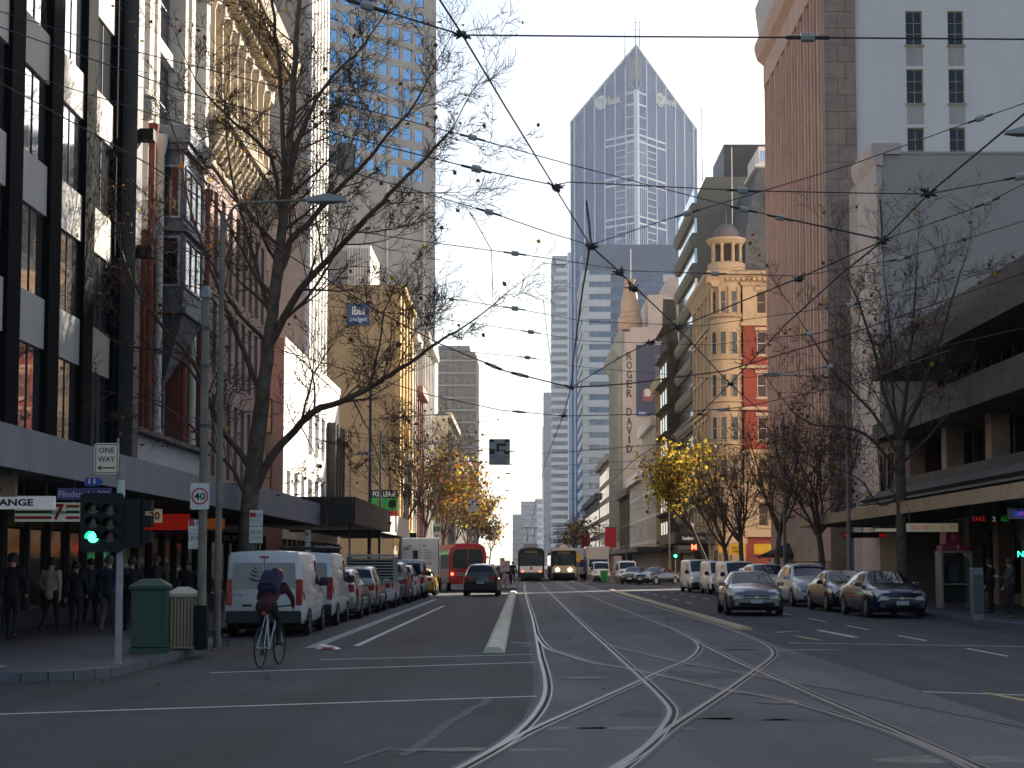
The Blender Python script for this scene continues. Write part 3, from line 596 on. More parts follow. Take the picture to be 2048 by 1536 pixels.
MB().prism([(XR + .44, 36.41), (XR - .25, 36.41), (XR - .25, 38.1), (XR - .7, 38.5), (XR - .9, 39.2), (XR - .9, 39.6), (XR + .44, 39.6)], 'y', 93.4, 116.3).build('cornice', pinkg, R3)
MB().prism([(XR + .3, 39.62), (XR - .5, 39.62), (XR - .7, 40.4), (XR - .9, 42.2), (XR - .5, 42.9), (XR + .3, 42.9)], 'y', 108, 115.8).build('parapet_block', stone_w, R3)
for k in range(41):
    z = .2 + 1.0 * k
    for (a, b) in (((XR - .14, 18.55), (18.56, 19.62)) if k % 2 else ((XR - .14, 19.0), (19.01, 19.62))): box('stone_block', R3, stonebr, (a, 93.36 + rng.uniform(-.012, .012), z + .012), (b - .012, 93.88, z + .99))
sp = [(22.62, 23.62), (25.1, 26.05)]
zr1 = [(z, z + 2.05) for z in (10.6, 14.3, 18, 21.6, 25.25, 28.75, 32.25, 35.8)]
us, ou = cuts(19.63, 27, sp); zs, oz = cuts(0, 40.6, zr1); pR = south(93.55)
skin('side_wall', R3, whitew, pR, us, zs, lambda i, j: i in ou and j in oz, .28)
MB().quad((27, 93.55, 0), (36, 93.55, 0), (36, 93.55, 40.6), (27, 93.55, 40.6)).quad((36, 93.55, 0), (45, 93.55, 0), (45, 93.55, 48), (36, 93.55, 48)).build('side_wall', whitew, R3)  # eastern quad closes the added shading block, out of view
wfr = mat('rusty_cream_frame', (.42, .33, .22), .7, .3, 4); rust = mat('rust_stain', (.47, .42, .37), .85, .15, 2, streak=.9)
for a, b in sp:
    for z0, z1 in zr1:
        window(R3, pR, a, b, z0, z1, -.2, wfr, gl_dark, 2, 3, .06); pbox('sill', R3, wfr, pR, a - .08, b + .08, z0 - .12, z0, 0, .09)
    MB().quad(*[pR.p(u, z, .004) for u, z in ((a, 31), (b, 31), (b, 32.1), (a, 32.1))]).build('rust_streak', rust, R3); MB().quad(*[pR.p(u, z, .004) for u, z in ((a, 27.5), (b, 27.5), (b, 28.6), (a, 28.6))]).build('rust_streak', rust, R3)
# ---- R4: red brick and cream corner building with a round turret
R4 = thing('turreted_brick_building', 'red brick and cream corner building with a round domed turret across the side street', 'building', (22, 158, 0))
core(R4, (XR + .4, 150.4, 0), (40, 168, 28), brick2); p4 = south(150)
bands = [(4.2, 'c'), (8.3, 'c'), (12.3, 'r'), (16.3, 'r'), (20.2, 'r'), (24.2, 'c')]
zr = [(5.2, 7.4), (9.2, 11.4), (13.2, 15.4), (17.2, 19.4), (21.2, 23.4), (25.1, 27.2)]; sp = [(21.9, 22.8), (23.4, 24.3), (25.5, 26.4), (27.6, 28.5)]
us, ou = cuts(20.6, 40, sp)
for k, (z, c) in enumerate(bands):
    zt = bands[k + 1][0] if k < 5 else 28; zs, oz = cuts(z, zt, [zr[k]]); skin('wall', R4, creamt if c == 'c' else brick2, p4, us, zs, lambda i, j: i in ou and j in oz, .3)
    for a, b in sp:
        window(R4, p4, a, b, zr[k][0], zr[k][1], -.27, creamt if c == 'c' else white_p, gl_dark, 1, 2, .08); pbox('window_head', R4, creamt, p4, a - .2, b + .2, zr[k][1] + .05, zr[k][1] + .35, .002, .18); pbox('sill', R4, creamt, p4, a - .15, b + .15, zr[k][0] - .2, zr[k][0] - .01, .002, .14)
    pbox('string_course', R4, creamt, p4, 20.4, 40, zt - .28, zt, .003, .22)
zs, oz = cuts(4.2, 28, zr); spw = [(154.2, 155.4), (157.4, 158.6), (160.6, 161.8), (164, 165.2)]; usw, ouw = cuts(152.4, 168, spw)
skin('wall', R4, creamt, PRE, usw, zs, lambda i, j: i in ouw and j in oz, .3)
for a, b in spw:
    for z0, z1 in zr: window(R4, PRE, a, b, z0, z1, -.27, brick2, gl_dark, 1, 2, .08); pbox('window_head', R4, creamt, PRE, a - .25, b + .25, z1 + .05, z1 + .4, .002, .3)
for z in (8.1, 16.1, 24.0): pbox('string_course', R4, creamt, PRE, 152.3, 168, z, z + .3, .003, .35)
for y in (153, 156.4, 159.6, 162.9, 166.5): pbox('pilaster', R4, creamt, PRE, y - .3, y + .3, 4.2, 27.6, .004, .25)
tc = (19.3, 151.4); MB().lathe((tc[0], tc[1], 0), [(1.75, .2), (1.75, 3.4), (1.9, 3.6), (1.9, 4.2), (1.65, 4.3), (1.65, 24.6), (1.85, 24.7), (1.85, 25.0), (1.65, 25.05), (1.65, 28.0)], 20).build('turret_wall', creamt, R4, sm=30)
for k in range(6):
    for a in (-150, -118, -82, -50):
        an = R(a + 8); n = Vector((math.cos(an), math.sin(an), 0)); u = Vector((-n.y, n.x, 0)); pt = Plane((tc[0] + 1.62 * n.x, tc[1] + 1.62 * n.y, 0), u, n); window(R4, pt, -.33, .33, zr[k][0], zr[k][1], .06, creamt, gl_dark, 1, 2, .07)
    MB().lathe((tc[0], tc[1], zr[k][0] - .5), [(1.66, 0), (1.85, .1), (1.85, .25), (1.66, .3)], 20).build('turret_string_course', creamt, R4, sm=30)
for a in range(0, 360, 30):
    an = R(a); MB().lathe((tc[0] + 1.75 * math.cos(an), tc[1] + 1.75 * math.sin(an), 25.05), [(.15, 0), (.12, 2.1), (.2, 2.3), (.2, 2.5)], 8).build('turret_column', creamt, R4, sm=40)
MB().prism([(XR + .5, 27.6), (XR - .1, 27.6), (XR - .5, 28.3), (XR - .8, 28.6), (XR - .8, 29.0), (XR + .5, 29.0)], 'y', 149.8, 168).build('cornice', creamt, R4)
MB().prism([(150.6, 28.0), (149.9, 28.0), (149.5, 28.5), (149.2, 28.7), (149.2, 29.0), (150.6, 29.0)], 'x', 17.2, 40).build('cornice', creamt, R4)
for k in range(24): box('dentil', R4, creamt, (19 + .5 * k, 149.45, 28.1), (19.22 + .5 * k, 149.9, 28.38))
MB().lathe((tc[0], tc[1], 29.0), [(1.8, 0), (1.8, .9), (1.65, 1.0)], 20).build('turret_parapet', creamt, R4, sm=30)
for a in range(0, 360, 45):
    an = R(a + 20); MB().lathe((tc[0] + 1.35 * math.cos(an), tc[1] + 1.35 * math.sin(an), 30), [(.2, 0), (.16, .2), (.14, 1.5), (.24, 1.75)], 8).build('lantern_column', creamt, R4, sm=40)
MB().lathe((tc[0], tc[1], 30), [(.9, 0), (.9, 1.75)], 14).build('lantern_core', brownd, R4, sm=40)
MB().lathe((tc[0], tc[1], 31.75), [(1.6, 0), (1.75, .2), (1.9, .35), (1.9, .55), (1.3, .6)], 20).build('lantern_cornice', creamt, R4, sm=30)
MB().lathe((tc[0], tc[1], 32.35), [(1.3, 0), (1.22, .5), (1.0, .95), (.65, 1.3), (.25, 1.48), (.06, 1.5), (.05, 2.6)], 18).build('dome', mat('lead_dome', (.17, .15, .16), .7, .2, 2), R4, sm=50)
mz = MB(); mz.add([(21, 150.8, 29), (40, 150.8, 29), (40, 150.8, 32.5), (21, 150.8, 32.5), (22.5, 152.5, 39.5), (40, 152.5, 39.5), (21, 168, 29), (21, 168, 32.5), (22.5, 168, 39.5)], [(0, 1, 2, 3), (3, 2, 5, 4), (0, 3, 7, 6), (3, 4, 8, 7), (4, 5, 8)]); mz.build('mansard_roof', slate, R4)
window(R4, south(150.75), 23.0, 24.6, 29.4, 32.2, .01, brownd, mat('curtain_glass', (.33, .24, .14), .3, .2, 1), 2, 1, .08); window(R4, south(151.0), 23.4, 24.7, 34.0, 36.4, .12, white_p, gl_sky, 1, 2, .08)
dm = box('dormer', R4, slate, (23.2, 151.1, 33.7), (24.9, 153.5, 36.9)); box('roof_terrace', R4, white_p, (22.2, 152, 39.52), (30, 160, 39.8)); box('roof_cabin', R4, whitew, (22.6, 152.6, 39.82), (30, 160, 41.6)); box('cabin_window', R4, gl_sky, (22.8, 152.55, 40.2), (24.6, 152.6, 41.2))
for k in range(12): box('terrace_rail', R4, white_p, (22.25 + .6 * k, 152.02, 39.8), (22.31 + .6 * k, 152.08, 40.8))
box('flag_pole', R4, white_p, (20.0, 152.5, 34), (20.08, 152.58, 41.5))
# ---- R5: olive rendered tower
R5 = thing('olive_tower', 'olive grey rendered office tower with a blank side wall behind the turret', 'building', (24, 173, 0))
MB().prism([(XR + .5, 0), (XR + .5, 40.2), (XR + 1.4, 42.4), (45, 42.4), (45, 0)], 'y', 168.02, 186).build('core_wall', olive, R5)
for k in range(12):
    z = 3.5 + 3.2 * k; MB().prism([(XR + .49, z - .55), (XR - .05, z - .6), (XR - .35, z - .2), (XR - .35, z + .5), (XR - .05, z + .95), (XR + .49, z + .95)], 'y', 168.1, 186).build('spandrel_band', olive, R5)
    for i in range(6): box('window_pane', R5, mat('bright_glass', (.5, .55, .6), .1, 0, metal=.8), (XR + .2, 168.3 + 2.9 * i, z + .96), (XR + .48, 171.1 + 2.9 * i, z + 2.58))
pr = box('plant_room', R5, darkm, (21.5, 170, 42.42), (40, 180, 46.4)); box('louvre_panel', R5, white_p, (26, 169.9, 43.4), (28.2, 169.98, 46.3)); box('upper_plant', R5, darkm, (28.4, 170.2, 46.42), (40, 179, 48.6))
for x, h in ((19.0, 50), (24.3, 40.2)): MB().tube([(x, 168.5, 30 if x > 20 else 42), (x, 168.5, h)], .06, 6).build('antenna', white_p, R5)
# ---- R6: ornate row between the olive tower and the lettered wall
darkst = mat('dark_brown_stone', (.075, .06, .045), .9, .5, 1.2, .5)  # dark brown with strong random variation over the whole facade
R6 = thing('dark_gabled_building', 'narrow dark brown stone building with a ragged gable beyond the olive tower', 'building', (20, 188, 0)); core(R6, (XR + .2, 186.1, 0), (40, 197, 26), darkst)
gb = [(186.2, 3.6), (186.2, 27.5), (187, 28.2), (187.3, 29.8), (188.2, 30.2), (189, 31.6), (190, 33), (191.2, 33.4), (192.4, 32), (193, 30.2), (194.2, 29.6), (195, 28), (196.9, 27), (196.9, 3.6)]
MB().prism(gb, 'x', XR - 1.1, XR + .19).build('gable_wall', darkst, R6)
for k in range(7):
    for j in range(3): pbox('window_pane', R6, gl_dark, PRE, 187.4 + 3.2 * j, 189.4 + 3.2 * j, 4.6 + 3.1 * k, 6.6 + 3.1 * k, 1.08, 1.13)
for k in range(9):
    MB().prism([(XR - 1.1, 4 + 3.1 * k), (XR - 1.7, 4.3 + 3.1 * k), (XR - 1.5, 4.6 + 3.1 * k), (XR - 1.1, 4.7 + 3.1 * k)], 'y', 186.1, 197).build('ledge', darkst, R6)
for k, (y0, y1, h, m_, lb) in enumerate([(197.2, 215, 25, mat('ochre_stone', (.42, .31, .16), .8, .2, 1), 'ochre stone facade with bay windows past the dark gable'), (215.2, 240, 21, stone_w, 'pale stone facade fourth beyond the side street on the right'), (240.2, 268, 15, mat('white_peeling', (.55, .53, .52), .85, .25, .8), 'low patchy white facade before the lettered wall'), (268.2, 296.5, 14, bandc, 'low dark facade just before the lettered wall')]):
    b_ = thing('terrace_building', lb, 'building', (20, y0, 0)); core(b_, (XR + .25, y0, 0), (40, y1, h), m_); n = int((y1 - y0) / 3.6); st = (y1 - y0) / n
    for i in range(n):
        for j in range(int((h - 4.5) / 3.5)):
            box('bay_window', b_, gl_dark, (XR + .1, y0 + st * i + .8, 5 + 3.5 * j), (XR + .248, y0 + st * i + st - .8, 7.4 + 3.5 * j)); box('sill', b_, m_, (XR - .1, y0 + st * i + .6, 4.6 + 3.5 * j), (XR + .247, y0 + st * i + st - .6, 4.98 + 3.5 * j))
    for i in range(n + 1): box('pilaster', b_, m_, (XR - .12, y0 + st * i - (.35 if i else -.02), 3.6), (XR + .249, y0 + st * i + (.35 if i < n else -.02), h - .8))
    box('cornice', b_, m_, (XR - .8, y0, h - .8), (XR + .246, y1, h + .5)); box('awning', b_, darkm, (13.9, y0 + .1, 3.2), (XR + .24, y1 - .1, 3.8))
# ---- R8: lettered wall
pinkw = mat('rose_render', (.50, .40, .35), .85, .06, .3, .05)
R8 = thing('lettered_wall_building', 'pale rose side wall lettered vertically with a dark blue billboard and a small spire', 'building', (25, 305, 0))
core(R8, (XR + .6, 297, 0), (32, 330, 44.6), pinkw); p8 = south(297)
for k in range(9): box('column', R8, mat('grey_green_stone', (.26, .26, .22), .8, .2, .6), (XR - .3, 298 + 3.6 * k, 6), (XR + .59, 299.4 + 3.6 * k, 40))
for k in range(8):
    for j in range(9): box('window_pane', R8, gl_dark, (XR + .4, 299.5 + 3.6 * k, 7 + 3.7 * j), (XR + .58, 301.5 + 3.6 * k, 9.8 + 3.7 * j))
MB().prism([(XR + .59, 40), (XR - .3, 40), (XR - 1.2, 41.5), (XR - 1.2, 42.6), (XR - .2, 44.8), (XR + .59, 44.8)], 'y', 296.5, 330).build('cornice', MATS['grey_green_stone'], R8)
for i, ch in enumerate('ROGER DAVID'):
    if ch != ' ':
        y = 712 + (898 - 712) * i / 10; q = atY(1258.5, y, 297); text('letter', R8, mat('letter_brown', (.06, .045, .05), .6, 0), ch, p8, q.x, q.z, .03, h=1.5, wd=None if ch == 'I' else 1.05, ext=.03, bold=.03)
a, b = atY(1272, 690, 296.8), atY(1335, 832, 296.8); bbd = box('billboard', R8, mat('billboard_blue', (.035, .035, .075), .5, .25, .5), (a.x, 296.6, b.z), (b.x, 296.95, a.z))
for i, s in enumerate(('WE DO', 'BREW', 'BEGIN', 'PHIL')): q = atY(1322, 713 + 12 * i, 296.5); text('lettering', bbd, mat('billboard_text', (.25, .16, .2), .6, 0), s, south(296.55), q.x, q.z, 0, h=.85, wd=2.2 if len(s) > 4 else 2.0, ext=.01, bold=.02)
q = atY(1296, 785, 296.5); MB().lathe((0, 0, 0), [(.9, -1.2), (1.15, -.3), (1.1, .8), (.6, 1.3)], 12).build('pictured_glass', mat('billboard_red', (.22, .06, .06), .6, .2, 1), bbd, Matrix.Translation((q.x, 296.58, q.z - .4)) @ Matrix.Diagonal((1, .02, 1, 1)))
MB().lathe((0, 0, 0), [(.55, -.7), (.6, .3), (.3, .7)], 12).build('pictured_disc', mat('billboard_white', (.6, .55, .5), .6, .1, 1), bbd, Matrix.Translation((q.x - .1, 296.53, q.z)) @ Matrix.Diagonal((1, .02, 1, 1)))
q = atY(1284, 827, 296.5); pl_ = box('name_plate', bbd, mat('apn_blue', (.04, .07, .28), .5, 0), (q.x - 1, 296.5, q.z - .45), (q.x + 1, 296.58, q.z + .45)); text('lettering', pl_, white_p, 'APN', south(296.48), q.x, q.z, 0, h=.5, wd=1.3, ext=.01, bold=.02)
qs = atY(1260, 640, 302); MB().lathe((qs.x, 302, qs.z - 2), [(2.3, 0), (2.3, 2.2), (1.9, 2.6), (1.9, 3.2), (1.7, 3.4), (1.75, 5), (1.2, 7.8), (.9, 9), (1.05, 9.2), (1.05, 9.7), (.1, 9.8)], 14).build('spire', mat('spire_copper', (.42, .27, .17), .6, .15, 1), R8, sm=30); MB().tube([(qs.x + .2, 302, qs.z + 7.5), (qs.x + .2, 302, qs.z + 13.5)], .09, 6).build('flag_pole', white_p, R8)
for (a, b, c, d) in ((20, 32, 44.62, 45.4),): box('parapet', R8, pinkw, (a, 297.02, c), (b, 330, d))
box('upper_block', R8, pinkw, (28, 310, 45), (34, 330, 57)) ; box('lower_return', R8, pinkw, (23.5, 300, 45.42), (28, 318, 52))
# ---- R7: white and blue banded tower
hb = mat('hazy_blue_panel', (.09, .14, .24), .6, .1, .2); whb = mat('white_band', (.72, .72, .72), .7, .06, .3); gl7 = glass('glass_band', (.10, .15, .22), .12, metal=.5)
R7 = thing('banded_tower', 'tall white and blue grey banded office tower in front of the pointed glass tower', 'building', (30, 495, 0)); p7 = south(490)
core(R7, (18.8, 490.6, 0), (50, 530, 99), hb); pbox('crown_panel', R7, hb, p7, 18.5, 50, 91.5, 99.3, -.6, .3)
for k in range(22):
    z = 7 + 3.85 * k; pbox('spandrel_band', R7, whb, p7, 18.3, 26.9, z, z + 2.1, -.58, .5); pbox('spandrel_band', R7, hb, p7, 26.91, 43, z, z + 2.1, -.58, .12); pbox('spandrel_band', R7, whb, p7, 43.01, 50, z, z + 2.1, -.58, .5)
    pbox('window_band', R7, gl7, p7, 20.6, 50, z + 2.11, z + 3.84, -.58, -.1); pbox('balcony_return', R7, whb, p7, 18.32, 20.4, z + 2.11, z + 3.84, -.58, -.35)
    box('side_band', R7, whb, (18.0, 490.61, z), (18.79, 528, z + 2.1))
    for u in range(13): pbox('mullion', R7, hb, p7, 20.5 + 2.2 * u, 20.7 + 2.2 * u, z + 2.12, z + 3.83, -.1, -.03)
for x0, x1, y0 in ((19, 27, 520), (30, 36, 500)): box('roof_plant', R7, whb, (x0, y0, 99.32), (x1, y0 + 8, 101.5))
for k in range(9): MB().tube([(29 + .8 * k, 500, 99.3), (29 + .8 * k, 500, 101.5 + (k * 7) % 4)], .08, 5).build('roof_mast', whb, R7)
box('blue_block', R7, mat('navy_panel', (.05, .08, .16), .6, .1, .3), (18.6, 470, 0), (26, 489.9, 18))
# ---- ME tower: pointed glass tower
glm = glass('tower_glass', (.022, .13, .34), .4, metal=.0, wob=.0, spec=.08); rib = mat('tower_rib', (.62, .68, .74), .4, .05, .2, metal=.3)
ME = thing('pointed_glass_tower', 'very tall blue glass tower with a pointed top and white round logos', 'building', (50, 690, 0))
Ym = 690; cx_ = (1277 - VX) / FPX * Ym; a45 = R(45)
def hz(py, Y): return CAM_H + (HY - py) * Y / FPX
uL = Vector((-math.cos(R(40)), math.sin(R(40)), 0)); uR = Vector((math.cos(R(50)), math.sin(R(50)), 0))
def solve(u, px):     # distance along u from the corner to image column px
    k = (px - VX) / FPX; return (k * Ym - cx_) / (u.x - k * u.y)
LL = solve(uL, 1143); LR = solve(uR, 1399); co = Vector((cx_, Ym, 0)); zA = hz(75, Ym); zS = hz(235, Ym + LL * uL.y)
faces = []
for u, L_, nm in ((uL, LL, 'glass_face'), (uR, LR, 'glass_face')):
    nn = Vector((u.y, -u.x, 0)); nn = -nn if nn.y > 0 else nn; pm = Plane(co, u, nn); faces.append((pm, L_))
    MB().poly([pm.p(0, 0), pm.p(L_, 0), pm.p(L_, zS), pm.p(0, zA)]).build(nm, glm, ME)
    for k in range(1, 7):
        uu = L_ * k / 6.4 if k < 7 else L_; zt = zA + (zS - zA) * min(1, uu / L_); pbox('rib', ME, rib, pm, uu - .28, uu + .28, 0, zt, 0, .35)
    uu = L_; pbox('edge_rib', ME, rib, pm, L_ - .4, L_, 0, zS, 0.01, .4)
    e = MB(); e.add([pm.p(0, zA, .0), pm.p(L_, zS, .0), pm.p(L_, zS + .9, .0), pm.p(0, zA + .9, 0), pm.p(0, zA, .5), pm.p(L_, zS, .5), pm.p(L_, zS + .9, .5), pm.p(0, zA + .9, .5)], [(0, 1, 2, 3), (4, 5, 6, 7), (0, 1, 5, 4), (3, 2, 6, 7)]); e.build('roof_edge', rib, ME)
    s1 = L_ / 6.4; zt0 = hz(170, Ym)
    for j in range(9): z = zt0 - 5.2 * j; pbox('transom', ME, rib, pm, .3, s1, z, z + (.7 if j < 2 else .35), .01, .25)
    for blk in range(3):
        z1 = hz(258 + 84 * blk, Ym)
        for q_, (ua, ub) in enumerate(((.3, 3 * s1),)):
            for dz in (0, -3): pbox('transom', ME, rib, pm, ua, ub, z1 + dz, z1 + dz + .8, .012, .28)
        for j in range(1, 5 if blk < 3 else 3):
            for i in range(1, 5): 
                if j == 1: pbox('mullion', ME, rib, pm, s1 * i / 5, s1 * i / 5 + .25, z1 - 16.5, z1 - 3.2, .013, .22)
            pbox('transom', ME, rib, pm, s1, 2 * s1, z1 - 2.6 - 3.1 * j, z1 - 2.25 - 3.1 * j, .013, .22)
    for k in range(34): pbox('floor_line', ME, hb, pm, .05, L_ - .05, 118 + 3.4 * k, 118 + 3.4 * k + .16, .004, .03) if 118 + 3.4 * k < zS else None
pbox('corner_column', ME, rib, faces[0][0], -.6, 1.0, 0, hz(165, Ym), -.3, .8); pbox('corner_column', ME, rib, faces[1][0], -.6, 1.0, 0, hz(165, Ym), -.3, .8)
MB().add([co + uL * LL + uR * LR, co + uL * LL, co + uR * LR, co + Vector((0, 0, zA)), co + uL * LL + Vector((0, 0, zS)), co + uR * LR + Vector((0, 0, zS)), co + uL * LL + uR * LR + Vector((0, 0, zS - 20))], [(0, 1, 4, 6), (0, 2, 5, 6), (3, 4, 6), (3, 5, 6)]).build('rear_face', hb, ME)
z0, z1 = hz(160, Ym), zA - .5                                   # latticed prow
lat = MB(); u0 = faces[0][0]; u1 = faces[1][0]
for pm in (u0, u1):
    pbox('prow_panel', ME, mat('prow_dark', (.07, .12, .18), .6, .1, .3), pm, 0.1, 2.9, z0 + 3, z1 - 3.5, .01, .3)
    n = 8
    for i in range(n):
        za = z0 + 3 + (z1 - z0 - 8) * i / n; zb = z0 + 3 + (z1 - z0 - 8) * (i + 1) / n; lat.tube([pm.p(.1, za, .5), pm.p(2.9, zb, .5)], .14, 4); lat.tube([pm.p(2.9, za, .5), pm.p(.1, zb, .5)], .14, 4)
    lat.tube([pm.p(2.95, z0 + 3, .5), pm.p(2.95, z1 - 4, .5)], .2, 4); lat.tube([pm.p(0, z0 - 2, .6), pm.p(2.95, z0 + 3, .5)], .25, 4)
lat.tube([co + Vector((0, -.6, z0 - 2)), co + Vector((0, -.6, z1))], .25, 5); lat.build('lattice_prow', mat('lattice', (.4, .46, .52), .6, .1, .3), ME)
ms = MB()
for dx, py in ((0, 2), (-4.7, 30), (1.6, 12)): ms.tube([(cx_ + dx, Ym + 3, zA - 8), (cx_ + dx, Ym + 3, hz(py, Ym))], [.32, .12], 5)
for zq in range(int(zA), int(hz(5, Ym)), 3): ms.tube([(cx_ - 1.3, Ym + 3, zq), (cx_ + 2.2, Ym + 3, zq)], .12, 4)
ms.build('antenna_mast', MATS['hazy_blue_panel'], ME)
for (pm, L_), (pc, pt, sgn_) in zip(faces, (((1207, 192), (1233, 186), 1), ((1322, 186), (1344, 190), -1))):
    uc = solve(pm.u, pc[0]); P_ = pm.p(uc, 0); zc = hz(pc[1], P_.y); n = 28
    disc = MB(); disc.poly([pm.p(uc + 3.05 * math.cos(2 * math.pi * k / n) * (1.05), zc + 3.1 * math.sin(2 * math.pi * k / n), .9) for k in range(n)]); disc.build('logo_disc', white_p, ME)
    ut = solve(pm.u, pt[0]); P2 = pm.p(ut, 0); zt2 = hz(pt[1], P2.y); pf = Plane(pm.p(0, 0), pm.u if sgn_ < 0 else -pm.u, pm.n); su = 1 if sgn_ < 0 else -1
    lm_ = mat('logo_grey', (.12, .16, .22), .6, 0)
    text('lettering', ME, lm_, 'me', pf, su * uc, zc + .5, .93, wd=3.6, h=2.0, ext=.02); text('lettering', ME, white_p, 'Bank', pf, su * ut, zt2, .5, wd=abs(solve(pm.u, pt[0] + 13) - solve(pm.u, pt[0] - 13)), h=3.4, ext=.05, bold=.02)
    sm_ = MB(); sm_.tube([pm.p(uc + 1.9 * math.cos(t), zc - .2 + 1.9 * math.sin(t), .96) for t in [R(d) for d in range(215, 330, 15)]], .14, 4); sm_.build('logo_smile', lm_, ME)
# ---- T2 and the far end of the street
T2 = thing('grey_slab_tower', 'slim distant grey and white banded apartment tower right of the sky gap', 'building', (22, 1000, 0)); pT = south(1000)
core(T2, (18.6, 1000.5, 0), (30.9, 1030, 194), hb)
for k in range(36):
    z = 12 + 5.05 * k; x0 = 18.2 + (1.6 if z > 150 else 0) + (1.2 if z > 180 else 0); pbox('band', T2, whb, pT, x0, 28, z, z + 2.3, -.5, .6); pbox('window_band', T2, gl7, pT, x0 + .4, 28, z + 2.31, z + 5.04, -.5, .1)
    box('side_band', T2, whb, (18.0, 1000.6, z), (18.59, 1028, z + 2.3))
pbox('edge_panel', T2, whb, pT, 28.01, 29, 0, 196, -.5, .8); pbox('glass_strip', T2, gl7, pT, 29.01, 30.9, 0, 196, -.5, .3)
S3 = thing('stepped_tower', 'thin stepped grey tower at the right edge of the sky gap', 'building', (19, 1300, 0)); box('shaft', S3, hb, (17.0, 1300, 0), (24, 1320, 140)); box('step', S3, whb, (16.0, 1299, 0), (16.98, 1318, 112))
CR = thing('tower_crane', 'faint thin tower crane far off in the sky gap', 'crane', (17, 1350, 0)); ct = MB().tube([atY(1106, 760, 1350), atY(1086, 598, 1350)], [.7, .35], 4); ct.build('jib', whb, CR); MB().tube([atY(1104, 1100, 1350), atY(1104, 740, 1350)], .7, 4).build('mast', whb, CR); MB().tube([atY(1106, 760, 1350), atY(1110, 770, 1350)], 1.2, 4).build('counterweight', hb, CR)
for k, (x0, x1, py, Y, lb, m_) in enumerate([(1042, 1074, 1003, 1500, 'pale glass block closing the far end of the street', hb), (1070, 1104, 997, 1700, 'second pale blue block at the far end of the street', whb), (1025, 1048, 1030, 1300, 'small far grey block behind the distant trees', hb)]):
    b_ = thing('distant_block', lb, 'building', ((x0 + x1 - 2 * VX) / 2 / FPX * Y, Y, 0)); X0, X1 = (x0 - VX) / FPX * Y, (x1 - VX) / FPX * Y; zt = hz(py, Y); box('wall', b_, m_, (X0, Y, 0), (X1, Y + 40, zt))
    for j in range(9): box('window_band', b_, gl7, (X0 + .5, Y - .4, 4 + zt * j / 9.3), (X1 - .5, Y - .02, 4 + zt * (j + .5) / 9.3))
# right side infill far along
for k, (y0, y1, h, m_, lb) in enumerate([(331, 380, 24, stonebr, 'brown stone facade beyond the lettered wall'), (380.2, 468, 18, bandc, 'dark low row near the banded tower')]):
    b_ = thing('far_terrace', lb, 'building', (22, y0, 0)); core(b_, (XR + .2, y0, 0), (45, y1, h), m_); box('cornice', b_, m_, (XR - .8, y0, h - 1), (XR + .19, y1, h + .4)); box('awning', b_, darkm, (13.9, y0, 3.2), (XR + .19, y1 - .2, 3.9))
    for i in range(int((y1 - y0) / 5)):
        for j in range(int((h - 5) / 3.6)): box('window_pane', b_, gl_dark, (XR + .05, y0 + 1 + 5 * i, 5 + 3.6 * j), (XR + .195, y0 + 4 + 5 * i, 7.4 + 3.6 * j))
# ---- awnings, right side
glit = mat('awning_polished', (.15, .125, .10), .3, .5, 2.5, metal=.6)
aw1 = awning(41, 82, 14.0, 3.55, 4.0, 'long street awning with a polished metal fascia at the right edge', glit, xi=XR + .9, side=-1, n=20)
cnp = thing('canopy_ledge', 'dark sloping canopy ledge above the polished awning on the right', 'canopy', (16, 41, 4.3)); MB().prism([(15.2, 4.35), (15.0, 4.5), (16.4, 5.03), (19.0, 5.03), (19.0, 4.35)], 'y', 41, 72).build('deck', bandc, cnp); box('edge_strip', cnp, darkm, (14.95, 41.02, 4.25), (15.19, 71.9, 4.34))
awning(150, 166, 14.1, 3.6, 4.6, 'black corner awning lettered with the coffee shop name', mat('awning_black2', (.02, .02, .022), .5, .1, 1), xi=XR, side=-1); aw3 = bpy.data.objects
cs = thing('coffee_sign', 'black fascia with white lettering hudsons coffee on the far corner', 'sign', (16, 149.8, 3.6)); a, b = atY(1358, 1068, 149.6), atY(1412, 1084, 149.6); box('board', cs, black, (a.x, 149.6, b.z - .1), (b.x, 149.8, a.z + .1)); text('lettering', cs, white_p, 'hudsons', south(149.58), a.x + .95, (a.z + b.z) / 2, 0, wd=1.25, h=.36, ext=.01, bold=.02); text('lettering', cs, galv, 'coffee', south(149.58), a.x + 2.0, (a.z + b.z) / 2, 0, wd=.75, h=.34, ext=.01)
shopfront(150.2, 167, 'dark coffee shop front on the far right corner', darkm, XR, -1); shopfront(41, 60, 'dark glazed shopfront with red and green neon at the right edge', darkm, 19.4, -1); shopfront(60.2, 79, 'dark shopfront with stone columns behind the parked blue car', brownd, 19.4, -1)
for y in (58.5, 62, 66, 70): b_ = box('shop_column', R1, MATS['annexe_stone'], (18.2, y, .14), (18.75, y + .7, 3.5))
def neon(name, lab, px, py, Y, s, rgb, h, board=None, cat='sign', est=1.5, wd=None):
    q = atY(px, py, Y); r = thing(name, lab, cat, q); m = mat('neon_%02x%02x%02x' % tuple(int(c * 255) for c in rgb), rgb, .5, 0, emit=rgb, est=est)
    W_ = wd or .7 * h * len(s); bd = box('board', r, board or black, (q.x - W_ / 2 - .1, Y + .02, q.z - h * .75), (q.x + W_ / 2 + .1, Y + .1, q.z + h * .75)); text('lettering', bd, m, s, south(Y), q.x, q.z, 0, h=h, wd=wd, ext=.01, bold=.01)
    for x in (-W_ / 2.4, W_ / 2.4): box('hanger', r, darkm, (q.x + x - .015, Y + .04, q.z + h * .75), (q.x + x + .015, Y + .07, 3.7))
    return r
